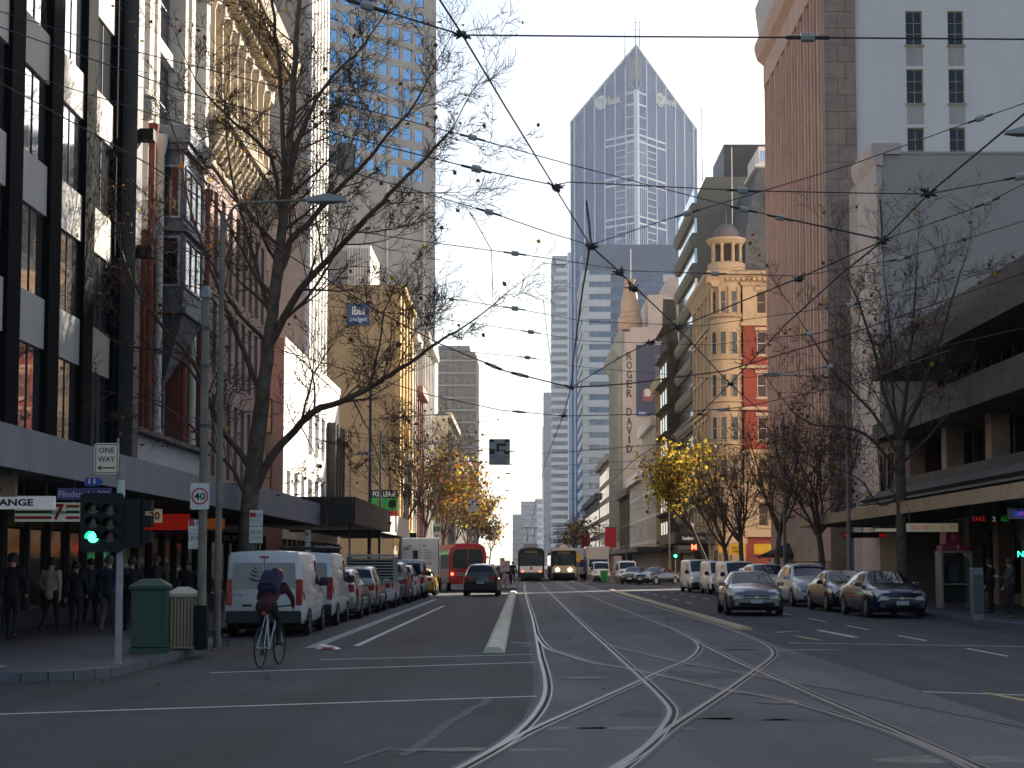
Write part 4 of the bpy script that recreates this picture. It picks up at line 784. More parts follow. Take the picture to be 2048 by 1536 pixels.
neon('take_away_sign', 'dark sign with red lettering TAKE under the right awning', 1957, 1038, 52, 'TAKE', (.6, .02, .02), .14, est=.08, wd=.45); neon('number_sign', 'dark sign with a pale figure 2 under the right awning', 1988, 1038, 52.02, '2', (.5, .5, .5), .15, est=.08, wd=.12); neon('go_sign', 'dark sign with green lettering GO under the right awning', 2010, 1038, 52, 'GO', (.02, .4, .05), .14, est=.08, wd=.26)
neon('neon_letters', 'glowing turquoise neon letters at the right edge', 2046, 1108, 55, 'NE', (.05, .9, .6), .2, est=.9, wd=.36)
nb = neon('blue_light_box', 'white framed blue light box sign at the right edge', 2044, 1027, 51, 'TAX', (.35, .1, .3), .1, board=mat('lightbox_blue', (.03, .05, .35), .5, 0, emit=(.05, .1, .8), est=.1), est=.2)
box('frame', nb, white_p, (nb.location.x - .42, 51.11, nb.location.z - .17), (nb.location.x + .42, 51.16, nb.location.z + .17))
q = atY(1865, 1055, 57); cl = thing('coloured_letter_sign', 'cream sign board with multicoloured round letters under the right awning', 'sign', q); bd = box('board', cl, mat('sign_cream2', (.5, .44, .33), .5, .05, emit=(1, .85, .6), est=.03), (q.x - .9, 57, q.z - .15), (q.x + .9, 57.1, q.z + .15))
cols = [(.5, .03, .03), (.6, .05, .02), (.55, .2, .02), (.15, .35, .03), (.55, .03, .03), None, (.1, .35, .05), (.6, .3, .02), (.5, .4, .03), (.6, .05, .05), (.5, .35, .05), (.5, .05, .05), (.1, .3, .05)]
for i, (ch, c) in enumerate(zip('SQUID QUILTED', cols)):
    if c: text('letter', bd, mat('letter_%d' % i, c, .5, 0, emit=c, est=.08), ch, south(56.98), q.x - .72 + .125 * i, q.z, 0, h=.13, ext=.004, bold=.02)
for x in (-.8, .8): box('hanger', cl, darkm, (q.x + x - .02, 57.03, q.z + .15), (q.x + x + .02, 57.07, 3.6))
q = atY(1793, 1060, 62); lb_ = thing('strip_light_sign', 'thin cream strip light sign behind the right tree trunk', 'sign', q); box('board', lb_, mat('sign_cream3', (.55, .45, .32), .5, .05, emit=(1, .85, .6), est=.05), (q.x - .8, 62, q.z - .06), (q.x + .55, 62.1, q.z + .06)); box('hanger', lb_, darkm, (q.x - .02, 62.03, q.z + .06), (q.x + .02, 62.06, 3.6))
q = atY(1725, 1070, 70); db = thing('dark_hanging_sign', 'dark hanging sign with small red ends left of the right tree', 'sign', q); box('board', db, black, (q.x - .9, 70, q.z - .12), (q.x + 1.0, 70.1, q.z + .12)); box('end', db, MATS['sign_red_lit'], (q.x + .72, 69.98, q.z - .1), (q.x + 1.0, 69.995, q.z + .06)); box('end', db, MATS['sign_red_lit'], (q.x - .85, 69.98, q.z - .08), (q.x - .62, 69.995, q.z + .08)); box('hanger', db, darkm, (q.x, 70.03, q.z + .12), (q.x + .03, 70.06, 3.6))
for (px0, px1, py0, py1, lb) in ((1459, 1490, 1088, 1110, 'yellow poster board with dark lettering beside the thin trees'), (1508, 1548, 1088, 1108, 'wide yellow poster board behind the red umbrella'), (1437, 1445, 1090, 1106, 'narrow yellow panel beside the poster board')):
    a, b = atY(px0, py0, 148), atY(px1, py1, 148); y_ = thing('yellow_board', lb, 'sign', ((a.x + b.x) / 2, 148, b.z)); box('panel', y_, mat('sign_yellow', (.62, .36, .01), .6, .08, 1), (a.x, 148, b.z), (b.x, 148.08, a.z)); box('post', y_, darkm, (a.x + .1, 148.1, .14), (a.x + .2, 148.2, a.z))
    if px0 == 1459:
        for i, s in enumerate(('SPECIAL', 'OFFERS')): text('lettering', y_, black, s, south(147.98), (a.x + b.x) / 2, a.z - .35 - .35 * i, 0, h=.24, wd=1.0, ext=.005)
# ================================================================== VEHICLES
def paint(name, rgb, metal=.0, rough=.3): return mat(name, rgb, rough, .06, 3, metal=metal, coat=.6)
gl_car = glass('car_glass', (.012, .018, .03), .03, wob=.01, spec=.6); lamp_w = mat('headlamp', (.55, .55, .55), .12, .1, 20, metal=.5); lamp_r = mat('tail_lamp', (.32, .012, .012), .2, .1, 20, spec=.6)
lamp_r_on = mat('tail_lamp_lit', (.5, .02, .02), .3, 0, emit=(1, .06, .03), est=4); lamp_w_on = mat('headlamp_lit', (.8, .6, .4), .3, 0, emit=(1, .72, .45), est=9); lamp_o = mat('indicator', (.45, .16, .02), .3, .1, 20)
plastic = mat('bumper_plastic', (.02, .02, .022), .6, .1, 4); rim_m = mat('alloy', (.38, .38, .40), .35, .1, 8, metal=.8); plate_m = mat('number_plate', (.55, .55, .53), .5, .05); chrome = mat('chrome', (.6, .6, .62), .15, 0, metal=1); under = mat('underbody', (.008, .008, .008), .9, 0)
wheel_cache = {}
def wheel_meshes(r, wd, rm):
    k = (r, wd, rm.name)
    if k not in wheel_cache:
        n = 20; t = MB(); prof = [(r * .60, -wd / 2 + .02), (r * .9, -wd / 2), (r, -wd / 2 + .03), (r, wd / 2 - .03), (r * .9, wd / 2), (r * .60, wd / 2 - .02)]
        vs = [(x, q * math.cos(2 * math.pi * j / n), q * math.sin(2 * math.pi * j / n)) for q, x in prof for j in range(n)]
        t.add(vs, [(i * n + j, i * n + (j + 1) % n, (i + 1) * n + (j + 1) % n, (i + 1) * n + j) for i in range(5) for j in range(n)])
        rr = MB()
        for s in (-1, 1):
            x = s * (wd / 2 - .045); ring = [(x, r * .62 * math.cos(2 * math.pi * j / n), r * .62 * math.sin(2 * math.pi * j / n)) for j in range(n)]; rr.poly(ring, 1)
            for a in range(5):
                an = 2 * math.pi * a / 5; M = Matrix.Rotation(an, 4, 'X'); rr.box((x - .012 + s * .02, -.035, .04), (x + .012 + s * .02, .035, r * .6), 0, M)
            ro = [(x + s * .03, q * math.cos(2 * math.pi * j / n), q * math.sin(2 * math.pi * j / n)) for q in (r * .63, r * .55) for j in range(n)]; rr.add(ro, [(j, (j + 1) % n, n + (j + 1) % n, n + j) for j in range(n)], 0)
        wheel_cache[k] = (t.mesh('tyre', rubber, 40), rr.mesh('rim', [rm, plastic], 0))
    return wheel_cache[k]
PROF = {
 'sedan': [(-.50, .36, .82, .66, .76, .80), (-.488, .27, .89, .76, .80, .95), (-.44, .21, .95, .84, .80, 1.02), (-.33, .20, 1, .90, .80, 1.05), (-.19, .20, 1, .92, .63, 1.36), (-.06, .20, 1, .92, .645, 1.42), (.06, .20, 1, .91, .64, 1.40), (.23, .20, 1, .90, .79, 1.0), (.36, .20, .985, .84, .77, .93), (.44, .22, .95, .78, .76, .86), (.484, .27, .90, .70, .72, .77), (.50, .36, .84, .62, .68, .69)],
 'hatch': [(-.50, .36, .86, .72, .80, .88), (-.488, .27, .93, .86, .80, 1.0), (-.455, .22, .97, .93, .76, 1.10), (-.37, .20, 1, .96, .64, 1.44), (-.2, .20, 1, .95, .67, 1.50), (.03, .20, 1, .93, .66, 1.47), (.22, .20, 1, .92, .79, 1.04), (.36, .20, .985, .86, .77, .95), (.45, .22, .95, .78, .76, .86), (.487, .27, .90, .70, .72, .77), (.50, .36, .84, .62, .68, .69)],
 'wagon': [(-.50, .36, .86, .74, .82, .92), (-.49, .28, .93, .88, .80, 1.02), (-.47, .22, .97, .92, .76, 1.10), (-.40, .20, 1, .94, .66, 1.42), (-.2, .20, 1, .93, .68, 1.49), (.06, .20, 1, .92, .67, 1.46), (.24, .20, 1, .90, .79, 1.0), (.37, .20, .985, .84, .77, .93), (.45, .22, .95, .78, .76, .86), (.487, .27, .90, .70, .72, .77), (.50, .36, .84, .62, .68, .69)],
 'suv': [(-.50, .42, .87, .82, .82, .98), (-.49, .33, .94, 1.0, .82, 1.1), (-.47, .27, .97, 1.06, .80, 1.18), (-.405, .24, 1, 1.08, .68, 1.58), (-.2, .24, 1, 1.06, .71, 1.67), (.05, .24, 1, 1.04, .70, 1.64), (.22, .24, 1, 1.03, .80, 1.16), (.36, .24, .985, .97, .79, 1.07), (.45, .26, .94, .86, .76, .95), (.488, .31, .88, .72, .72, .80), (.50, .42, .82, .62, .66, .68)],
 'van': [(-.50, .34, .94, 1.05, .86, 1.88), (-.492, .30, .975, 1.08, .88, 1.94), (-.30, .27, 1, 1.1, .885, 1.97), (.12, .27, 1, 1.1, .87, 1.96), (.19, .27, 1, 1.09, .85, 1.92), (.355, .27, 1, 1.04, .84, 1.2), (.44, .29, .96, .92, .81, 1.04), (.487, .32, .90, .76, .76, .84), (.50, .42, .84, .62, .7, .68)],
 'hiace': [(-.50, .34, .94, 1.08, .87, 1.90), (-.492, .30, .975, 1.1, .89, 1.95), (-.30, .27, 1, 1.12, .89, 1.98), (.25, .27, 1, 1.12, .87, 1.97), (.31, .27, 1, 1.1, .85, 1.9), (.425, .27, 1, 1.04, .86, 1.2), (.475, .29, .97, .92, .82, 1.02), (.493, .32, .92, .76, .78, .84), (.50, .42, .86, .62, .72, .68)],
}
class Loft:
    def __init__(s, prof, L, W, hs=1.): s.st = [(t * L, zb, w * W / 2, zt * hs, wr * W / 2, zr * hs) for t, zb, w, zt, wr, zr in prof]; s.L = L
    def sec(s, st):
        y, zb, w, zt, wr, zr = st
        return [(0, zb), (w * .9, zb), (w * .985, zb + .1), (w, zb + (zt - zb) * .45), (w * .985, zb + (zt - zb) * .8), (w * .955, zt), (wr + (w * .955 - wr) * .06, zr - (zr - zt) * .08), (wr * .93, zr + .012), (wr * .5, zr + .035), (0, zr + .045)]
    def at(s, y, v, sg=1, off=0.):
        st = s.st; y = min(max(y, st[0][0]), st[-1][0])
        for i in range(len(st) - 1):
            if y <= st[i + 1][0]: break
        k = (y - st[i][0]) / (st[i + 1][0] - st[i][0]); a = s.sec(st[i]); b = s.sec(st[i + 1]); j = min(int(v), 8); f = v - j
        P = [(a[q][0] * (1 - k) + b[q][0] * k, a[q][1] * (1 - k) + b[q][1] * k) for q in (j, j + 1)]
        x = P[0][0] * (1 - f) + P[1][0] * f; z = P[0][1] * (1 - f) + P[1][1] * f
        if off:
            e = .02; p = s.at(y - e, v); q = s.at(y + e, v); r = s.at(y, max(v - e, 0)); u = s.at(y, min(v + e, 9)); n = (q - p).cross(u - r)
            if n.length > 1e-9:
                n.normalize(); n = n if n.x + n.z > 0 else -n
            return Vector((sg * (x + n.x * off), y + n.y * off, z + n.z * off))
        return Vector((sg * x, y, z))
    def body(s):
        b = MB(); ys = []
        for i in range(len(s.st) - 1):
            n = 3 if s.st[i + 1][0] - s.st[i][0] > .3 else 1
            ys += [s.st[i][0] + (s.st[i + 1][0] - s.st[i][0]) * k / n for k in range(n)]
        ys.append(s.st[-1][0]); V = [(sg, v) for sg, vs in ((-1, range(0, 10)), (1, range(8, -1, -1))) for v in vs]; n = len(V)
        vs = [s.at(y, v, sg) for y in ys for sg, v in V]
        fs = [(i * n + j, i * n + (j + 1) % n, (i + 1) * n + (j + 1) % n, (i + 1) * n + j) for i in range(len(ys) - 1) for j in range(n - 1)] + [tuple(range(n))[::-1], tuple((len(ys) - 1) * n + k for k in range(n))]
        return b.add(vs, fs)
    def patch(s, corners, sgs=(-1, 1), off=.008, nu=6, nv=3):
        """corners = 4 (y,v) points; bilinear patch laid on the body"""
        b = MB(); (a, c, d, e) = corners
        for sg in sgs:
            vs = []
            for i in range(nu + 1):
                for j in range(nv + 1):
                    u, w_ = i / nu, j / nv; y = (a[0] * (1 - u) + c[0] * u) * (1 - w_) + (e[0] * (1 - u) + d[0] * u) * w_; v = (a[1] * (1 - u) + c[1] * u) * (1 - w_) + (e[1] * (1 - u) + d[1] * u) * w_; vs.append(s.at(y, v, sg, off))
            b.add(vs, [(i * (nv + 1) + j, (i + 1) * (nv + 1) + j, (i + 1) * (nv + 1) + j + 1, i * (nv + 1) + j + 1) for i in range(nu) for j in range(nv)])
        return b
def car(name, lab, kind, x, y, rz, pm, L=4.7, W=1.82, hs=1., r=.32, rm=None, plate='', cat='car', group=None, rear_lit=False, front_lit=False, rack=False, panel=False, tint=None, dark_bumper=False, plate_dark=False):
    """vehicle facing +Y before turning; origin on the ground under its centre"""
    R0 = bpy.data.objects.new(name, None); put(R0); tag(R0, lab, cat, group)
    lf = Loft(PROF[kind], L, W, hs); P = PROF[kind]; van = kind in ('van', 'hiace'); g = tint or gl_car
    lf.body().build('body', pm, R0, sm=50)
    ts = [p[0] * L for p in P]; zmax = max(range(len(P)), key=lambda i: P[i][5])
    iw = [i for i in range(len(P) - 1) if P[i][5] - P[i + 1][5] > .3][0]; yw0, yw1 = ts[iw], ts[iw + 1]       # windscreen runs yw0 (top) .. yw1 (base)
    lf.patch([(yw0 + .05, 7.1), (yw1 - .04, 6.9), (yw1 - .04, 9), (yw0 + .05, 9)], off=.007).build('windscreen', g, R0, sm=60)
    if not van:
        ir = [i for i in range(len(P) - 1) if P[i + 1][5] - P[i][5] > .25][0]; yr0, yr1 = ts[ir], ts[ir + 1]
        lf.patch([(yr0 + .05, 6.9), (yr1 - .03, 7.1), (yr1 - .03, 9), (yr0 + .05, 9)], off=.007).build('rear_window', g, R0, sm=60)
        ya, yb = yr0 + (yr1 - yr0) * .55, yw1 - (yw1 - yw0) * .42; ym = (ya + yb) / 2 - .05
        lf.patch([(ya - .1, 5.12), (ym - .04, 5.12), (ym - .04, 5.9), (ya + .1, 5.9)], off=.006).build('rear_side_window', g, R0, sm=60); lf.patch([(ym + .04, 5.12), (yb + .22, 5.12), (yb - .3, 5.9), (ym + .04, 5.9)], off=.006).build('front_side_window', g, R0, sm=60)
    else:
        yb = yw1 - (yw1 - yw0) * .45; ya = yw0 - .75
        lf.patch([(ya, 5.1), (yb + .05, 5.1), (yb - .35, 5.85), (ya, 5.85)], off=.006).build('front_side_window', g, R0, sm=60)
        if not panel: lf.patch([(-L * .43, 5.12), (ya - .12, 5.12), (ya - .12, 5.82), (-L * .43, 5.82)], off=.006).build('rear_side_window', g, R0, sm=60)
    yr, yf = ts[0], ts[-1]; hb_ = P[0][3] * hs; hw = P[0][2] * W / 2
    # lower trim and bumpers
    for yy, nm, s in ((yr, 'rear_bumper', -1), (yf, 'front_bumper', 1)):
        z0 = .30; z1 = .56 if not van else .6; b = MB().box((-hw * .98, min(yy, yy + s * .06), z0), (hw * .98, max(yy, yy + s * .06), z1)); bo = b.build(nm, plastic if (van or dark_bumper) else pm, R0); bo.modifiers.new('bevel', 'BEVEL').width = .04
    if van:   # rear doors, glass and lamps on the upright tail
        box('door_seam', R0, plastic, (-.008, yr - .012, .6), (.008, yr - .004, 1.86))
        zb_, zt_ = 1.12, 1.72
        for sx in (-1, 1): MB().prism([(sx * .03, zb_), (sx * hw * .84, zb_), (sx * hw * .80, zt_), (sx * .03, zt_)], 'y', yr - .018, yr + .01).build('rear_window', g if not panel else mat('painted_rear_glass', (.33, .32, .31), .35, .1, 2), R0)
    tl = lamp_r_on if rear_lit else lamp_r
    zl0, zl1 = (.72, 1.34) if van else ((.78 * hs, .98 * hs) if kind == 'sedan' else (.80 * hs, 1.04 * hs))
    wl = .16 if van else .34
    for sx in (-1, 1):
        o_ = hw * (1.0 if van else .96); b = MB().box((min(sx * (o_ - wl), sx * o_), yr - .02, zl0), (max(sx * (o_ - wl), sx * o_), yr + .14, zl1)).build('tail_lamp', tl, R0); b.modifiers.new('bevel', 'BEVEL').width = .025
        if not van or True: lf.patch([(yr + .03, 3.6), (yr + .3, 3.8), (yr + .22, 4.9), (yr + .03, 4.9)], (sx,), .006).build('tail_lamp', tl, R0, sm=60)
        # headlamp wraps the front corner
        hl = lamp_w_on if front_lit else lamp_w; yf0 = ts[-1]
        lf.patch([(yf0 - .28, 6.3), (yf0 - .05, 6.3), (yf0 - .04, 7.9), (yf0 - .16, 7.6)], (sx,), .01).build('headlamp', hl, R0, sm=60); wf_ = P[-1][2] * W / 2; zh = P[-1][5] * hs; MB().add([(sx * (wf_ - .38), yf0 + .012, zh - .15), (sx * (wf_ - .01), yf0 + .006, zh - .17), (sx * (wf_ - .1), yf0 + .006, zh + .0), (sx * (wf_ - .34), yf0 + .012, zh - .04)], [(0, 1, 2, 3)]).build('headlamp', hl, R0); lf.patch([(yf0 - .26, 4.9), (yf0 - .03, 4.5), (yf0 - .03, 6.3), (yf0 - .3, 6.1)], (sx,), .01).build('headlamp', hl, R0, sm=60)
        ym_ = yb - .05; wv = lf.at(ym_, 5.0).x; zm = lf.at(ym_, 5.1).z
        mb = MB().box((min(sx * (wv - .02), sx * (wv + .2)), ym_ - .04, zm + .02), (max(sx * (wv - .02), sx * (wv + .2)), ym_ + .1, zm + (.24 if van else .15))).build('wing_mirror', plastic if van else pm, R0); mb.modifiers.new('bevel', 'BEVEL').width = .03
        for hx in (-.55, .35) if not van else (.95,): lf.patch([(hx, 4.55), (hx + .2, 4.55), (hx + .2, 4.68), (hx, 4.68)], (sx,), .02, 2, 1).build('door_handle', plastic if van else pm, R0)
    zf = P[-1][5] * hs; box('grille', R0, plastic, (-.4, yf - .02, zf - .17), (.4, yf + .012, zf - .03)); box('grille_bar', R0, chrome, (-.38, yf + .013, zf - .1), (.38, yf + .022, zf - .075)); box('emblem', R0, chrome, (-.05, yf + .023, zf - .12), (.05, yf + .03, zf - .055))
    box('air_intake', R0, under, (-hw * .75, yf + .061, .33), (hw * .75, yf + .068, .43))
    for yy, s in ((yr - .066 if not van else yr - .024, -1), (yf + .07, 1)):
        zz = (.47 if s > 0 else (.66 if van else .72 * hs)); pb_ = box('number_plate', R0, plate_m if not plate_dark else plastic, (-.19, yy - .008, zz - .06), (.19, yy + .008, zz + .06))
        if plate: text('lettering', pb_, mat('plate_ink', (.03, .04, .12), .6, 0) if not plate_dark else galv, plate, Plane((0, yy + s * .009, 0), (-s, 0, 0), (0, s, 0)), 0, zz, 0, wd=.3, h=.075, ext=.001)
    # wheels
    wy = (.30 * L, -.29 * L) if not van else (.31 * L, -.29 * L); wd = .21; tm, rmm = wheel_meshes(r, wd, rm or rim_m)
    for yy in wy:
        for sx in (-1, 1):
            n = 18; xx = sx * (W / 2 * .992 + .004); ar = MB().poly([(xx, yy + (r + .055) * math.cos(math.pi * k / n), r + (r + .055) * math.sin(math.pi * k / n)) for k in range(n + 1)] + [(xx, yy - r - .055, .2), (xx, yy + r + .055, .2)]); ar.build('wheel_arch', under, R0)
            wo = put(bpy.data.objects.new('wheel', tm), R0, Matrix.Translation((sx * (W / 2 - wd / 2 + .022), yy, r))); put(bpy.data.objects.new('rim', rmm), wo, WM[wo.name])
    box('underbody', R0, under, (-W * .42, -L * .42, .16), (W * .42, L * .42, .34))
    if rack:
        zr_ = P[zmax][5] * hs
        for yy in (-.9, .3): box('roof_bar', R0, plastic, (-W * .4, yy, zr_ + .09), (W * .4, yy + .07, zr_ + .13))
        for sx in (-1, 1): box('roof_rail', R0, plastic, (sx * W * .33 - .02, -1.4, zr_ + .05), (sx * W * .33 + .02, .7, zr_ + .09))
    R0.matrix_basis = Matrix.Translation((x, y, .012)) @ Matrix.Rotation(rz, 4, 'Z')
    return R0
P_white = paint('car_white', (.62, .62, .61)); P_silver = paint('car_silver', (.33, .32, .31), .75, .35); P_grey = paint('car_graphite', (.05, .053, .062), .5, .3); P_blue = paint('car_dark_blue', (.012, .018, .045), .2, .25); P_black = paint('car_black', (.015, .014, .014), .2, .25); P_yellow = paint('taxi_yellow', (.55, .34, .01)); P_olive = paint('car_olive', (.05, .04, .02), .4, .3); P_bronze = paint('car_pewter', (.17, .165, .165), .7, .32)
G_L = 'vehicles parked along the left kerb'; G_R = 'vehicles parked along the right kerb'
trafic = car('white_van', 'white panel van with dark flame emblem on its rear glass parked nearest on the left', 'van', -6.05, 40.2, R(.8), P_white, 4.8, 1.9, 1, .33, plate='XVG 035', cat='van', group=G_L, panel=True, plate_dark=True)
fe = MB()      # flame emblem on the rear glass
for k, (z, x0, x1, hh) in enumerate(((1.30, -.36, -.02, .10), (1.41, -.33, -.10, .08), (1.50, -.30, -.12, .07), (1.585, -.27, -.15, .05))):
    c = [(x0, z + hh * .9), (x0 + .02, z + hh * .3), (x0 + (x1 - x0) * .4, z - hh * .25), (x1, z - hh * .1), (x0 + (x1 - x0) * .55, z + hh * .25), (x0 + (x1 - x0) * .2, z + hh * .55)]
    fe.poly([(x, -2.425, zz) for x, zz in c])
fe.build('flame_emblem', mat('emblem_dark', (.03, .03, .03), .5, 0), trafic)
WM[trafic.name] = trafic.matrix_basis.copy()
def sub(nm, par, m, a, b): o = bpy.data.objects.new(nm, cube_mesh(m)); o.parent = par; o.matrix_basis = Matrix.Translation([(p + q) / 2 for p, q in zip(a, b)]) @ Matrix.Diagonal([q - p for p, q in zip(a, b)] + [1]); COL.objects.link(o); WM[o.name] = o.matrix_basis; return o
for o in [c for c in trafic.children if c.name.startswith('flame')]: o.matrix_parent_inverse = Matrix(); 
sub('brake_lamp', trafic, lamp_r, (-.11, -2.42, 1.83), (.11, -2.40, 1.87))
ht = sub('rear_lettering_strip', trafic, galv, (-.8, -2.412, .96), (-.5, -2.405, .985)); sub('rear_lettering_strip', trafic, galv, (.52, -2.412, .99), (.7, -2.405, 1.01)); sub('rear_handle', trafic, plastic, (-.5, -2.42, .70), (-.28, -2.405, .75))
hi = car('delivery_van', 'white high roof delivery van second in the left parked row', 'hiace', -6.0, 46.3, R(.8), P_white, 4.7, 1.75, 1, .32, cat='van', group=G_L, panel=True)
for z in (1.98, 2.1):
    for yy in (-1.8, 0, 1.2): sub('ladder_rack', hi, plastic, (-.7, yy, z), (.7, yy + .06, z + .04))
for xx in (-.65, -.2, .3, .6): sub('ladder_rail', hi, galv if xx > 0 else plastic, (xx, -2.3, 2.14), (xx + .06, 1.9, 2.19))
car('silver_wagon', 'silver estate car with large red lamps third in the left parked row', 'wagon', -5.95, 52.2, R(.8), P_silver, 4.8, 1.82, 1.02, plate='', group=G_L)
car('silver_crossover', 'silver people carrier with tall red lamps fourth in the left parked row', 'suv', -5.9, 58.2, R(.8), P_silver, 4.6, 1.82, .95, group=G_L)
ute = car('mesh_sided_ute', 'white utility with a mesh sided tray canopy fifth in the left parked row', 'suv', -5.85, 64.4, R(.8), P_white, 4.9, 1.82, .95, cat='utility', group=G_L)
mesh_m = mat('mesh_white', (.5, .48, .46), .5, .1, 3, metal=.4); cg = MB()
for k in range(12): cg.box((-.92, -2.4 + .17 * k, .95), (-.88, -2.36 + .17 * k, 1.98)); cg.box((.88, -2.4 + .17 * k, .95), (.92, -2.36 + .17 * k, 1.98))
for k in range(10):
    cg.box((-.93, -2.45, .95 + .11 * k), (-.87, -.4, .98 + .11 * k)); cg.box((.87, -2.45, .95 + .11 * k), (.93, -.4, .98 + .11 * k)); cg.box((-.9, -2.47, .95 + .11 * k), (.9, -2.43, .99 + .11 * k))
cg.box((-.93, -2.47, 2.0), (.93, -.4, 2.06)); o = bpy.data.objects.new('mesh_canopy', cg.mesh('mesh_canopy', mesh_m)); o.parent = ute; COL.objects.link(o); sub('canopy_load', ute, under, (-.84, -2.35, .95), (.84, -.45, 1.9))
car('dark_suv', 'dark grey four wheel drive sixth in the left parked row', 'suv', -5.8, 70.8, R(.8), P_bronze, 4.8, 1.86, 1.05, group=G_L)
car('white_hatch', 'small white hatchback seventh in the left parked row', 'hatch', -5.75, 76.4, R(.8), P_white, 4.2, 1.75, 1.08, group=G_L)
car('red_marked_van', 'small white van eighth in the left parked row', 'hiace', -5.7, 82, R(.8), P_white, 4.4, 1.7, .95, cat='van', group=G_L)
tx = car('yellow_taxi', 'yellow taxi sedan at the far end of the left parked row', 'sedan', -5.6, 88.5, R(.8), P_yellow, 4.9, 1.85, 1.0, cat='taxi', group=G_L)
sub('roof_light', tx, paint_c, (-.3, -.35, 1.45), (.3, -.2, 1.58))
mz_ = car('grey_suv', 'graphite grey SUV driving away in the left lane', 'suv', -2.15, 87.5, R(-1.5), P_grey, 4.55, 1.84, 1.0, .35, plate='1AB 2CD', dark_bumper=True, cat='car')
# right side
fs = car('silver_sedan', 'pewter silver sedan driving toward the camera in the right lane', 'sedan', 7.75, 55.6, R(178), P_bronze, 4.9, 1.87, 1.0, .33, plate='SUV 421')
car('blue_sedan', 'dark blue sedan parked nearest on the right', 'sedan', 11.75, 53.2, R(183), P_blue, 4.8, 1.82, 1.02, .33, plate='WLW 284', group=G_R)
car('black_sedan', 'glossy black sedan parked behind the dark blue one', 'sedan', 11.7, 59.6, R(182), P_black, 4.7, 1.8, 1.02, .33, group=G_R)
car('white_suv', 'white SUV with black roof rails parked third on the right', 'suv', 11.6, 66.2, R(182), P_white, 4.6, 1.88, 1.0, .36, group=G_R, rack=True, dark_bumper=False)
car('white_crossover', 'white crossover partly hidden behind the silver sedan', 'suv', 11.0, 73.4, R(182), P_white, 4.6, 1.86, 1.0, .34, group=G_R)
car('silver_pickup', 'silver car with roof rack deep in the right parked row', 'wagon', 11.6, 80, R(182), P_silver, 4.8, 1.82, 1.02, group=G_R, rack=True)
car('small_white_van', 'small white van parked right behind the silver sedan', 'van', 11.4, 86.5, R(182), P_white, 4.2, 1.75, .92, cat='van', group=G_R, panel=True)
car('middle_white_van', 'white van in the middle of the three parked on the right', 'van', 11.2, 92.2, R(182), P_white, 4.4, 1.75, .93, cat='van', group=G_R, panel=True)
car('large_white_van', 'larger white van leftmost of the three parked on the right', 'van', 10.75, 98.2, R(182), P_white, 4.8, 1.9, .98, cat='van', group=G_R, panel=True)
car('blue_coupe', 'dark blue sedan waiting at the far side of the crossing', 'sedan', 11.2, 135, R(140), P_blue, 4.7, 1.8, 1.0); car('olive_sedan', 'dark olive sedan turning beside the blue one at the crossing', 'sedan', 9.6, 138.5, R(165), P_olive, 4.7, 1.8, 1.0)
car('far_white_van', 'white van facing the camera beyond the crossing near the truck', 'hiace', 9.4, 147, R(180), P_white, 4.7, 1.75, .98, cat='van'); car('second_far_van', 'white van beside the light green bin beyond the crossing', 'hiace', 7.5, 156, R(180), P_white, 4.6, 1.7, .95, cat='van')
car('distant_car', 'small dark car behind the right hand tram', 'suv', 6.6, 190, R(180), P_grey, 4.5, 1.8, 1); car('distant_white_van', 'small distant white van right of the trams', 'van', 7.4, 215, R(180), P_white, 4.8, 1.9, 1, cat='van')
car('far_blue_car', 'small blue car queued left of the trams', 'hatch', -2.2, 175, 0, P_blue, 4.2, 1.75, 1)
# box trucks
def truck(name, lab, x, y, rz, W, L, H, m, facing, side_text=None, cab_m=None):
    r = thing(name, lab, 'truck', (x, y, 0), rz=rz); Mx = WM[r.name]
    def bb(nm, mm, a, b, par=r): return box(nm, par, mm, a, b, Mx)
    bx_ = bb('cargo_box', m, (-W / 2, -L / 2, .85), (W / 2, L / 2 - 1.7, H)); bx_.modifiers.new('bevel', 'BEVEL').width = .02
    for sx in (-1, 1): bb('corner_post', galv, (sx * W / 2 - .03, -L / 2 - .02, .85), (sx * W / 2 + .03, -L / 2 + .05, H))
    bb('chassis', plastic, (-W * .4, -L / 2 + .1, .5), (W * .4, L / 2 - .3, .84)); bb('rear_bumper', plastic, (-W * .47, -L / 2 - .05, .45), (W * .47, -L / 2 + .08, .84)); cab = MB().prism([(L / 2 - 1.66, .6), (L / 2, .6), (L / 2, 1.35), (L / 2 - .35, 2.25), (L / 2 - 1.66, 2.3)], 'x', -W * .45, W * .45).build('cab', cab_m or m, r, Mx)
    MB().add([(-W * .4, L / 2 + .01, 1.38), (W * .4, L / 2 + .01, 1.38), (W * .38, L / 2 - .31, 2.18), (-W * .38, L / 2 - .31, 2.18)], [(0, 1, 2, 3)]).build('windscreen', gl_car, cab, Mx)
    for sx in (-1, 1): bb('tail_lamp', lamp_r, (sx * W * .4 - .1, -L / 2 - .07, .6), (sx * W * .4 + .1, -L / 2 - .05, .75)); bb('headlamp', lamp_w, (sx * W * .35 - .15, L / 2 + .005, .85), (sx * W * .35 + .15, L / 2 + .03, 1.05)); bb('side_window', gl_car, (sx * W * .45 - .01, L / 2 - 1.4, 1.35), (sx * W * .45 + .01, L / 2 - .5, 2.1), cab)
    tm, rmm = wheel_meshes(.42, .26, rim_m)
    for yy in (-L / 2 + 1.2, L / 2 - .9):
        for sx in (-1, 1): wo = put(bpy.data.objects.new('wheel', tm), r, Mx @ Matrix.Translation((sx * (W / 2 - .16), yy, .42))); put(bpy.data.objects.new('rim', rmm), wo, WM[wo.name])
    return r, Mx
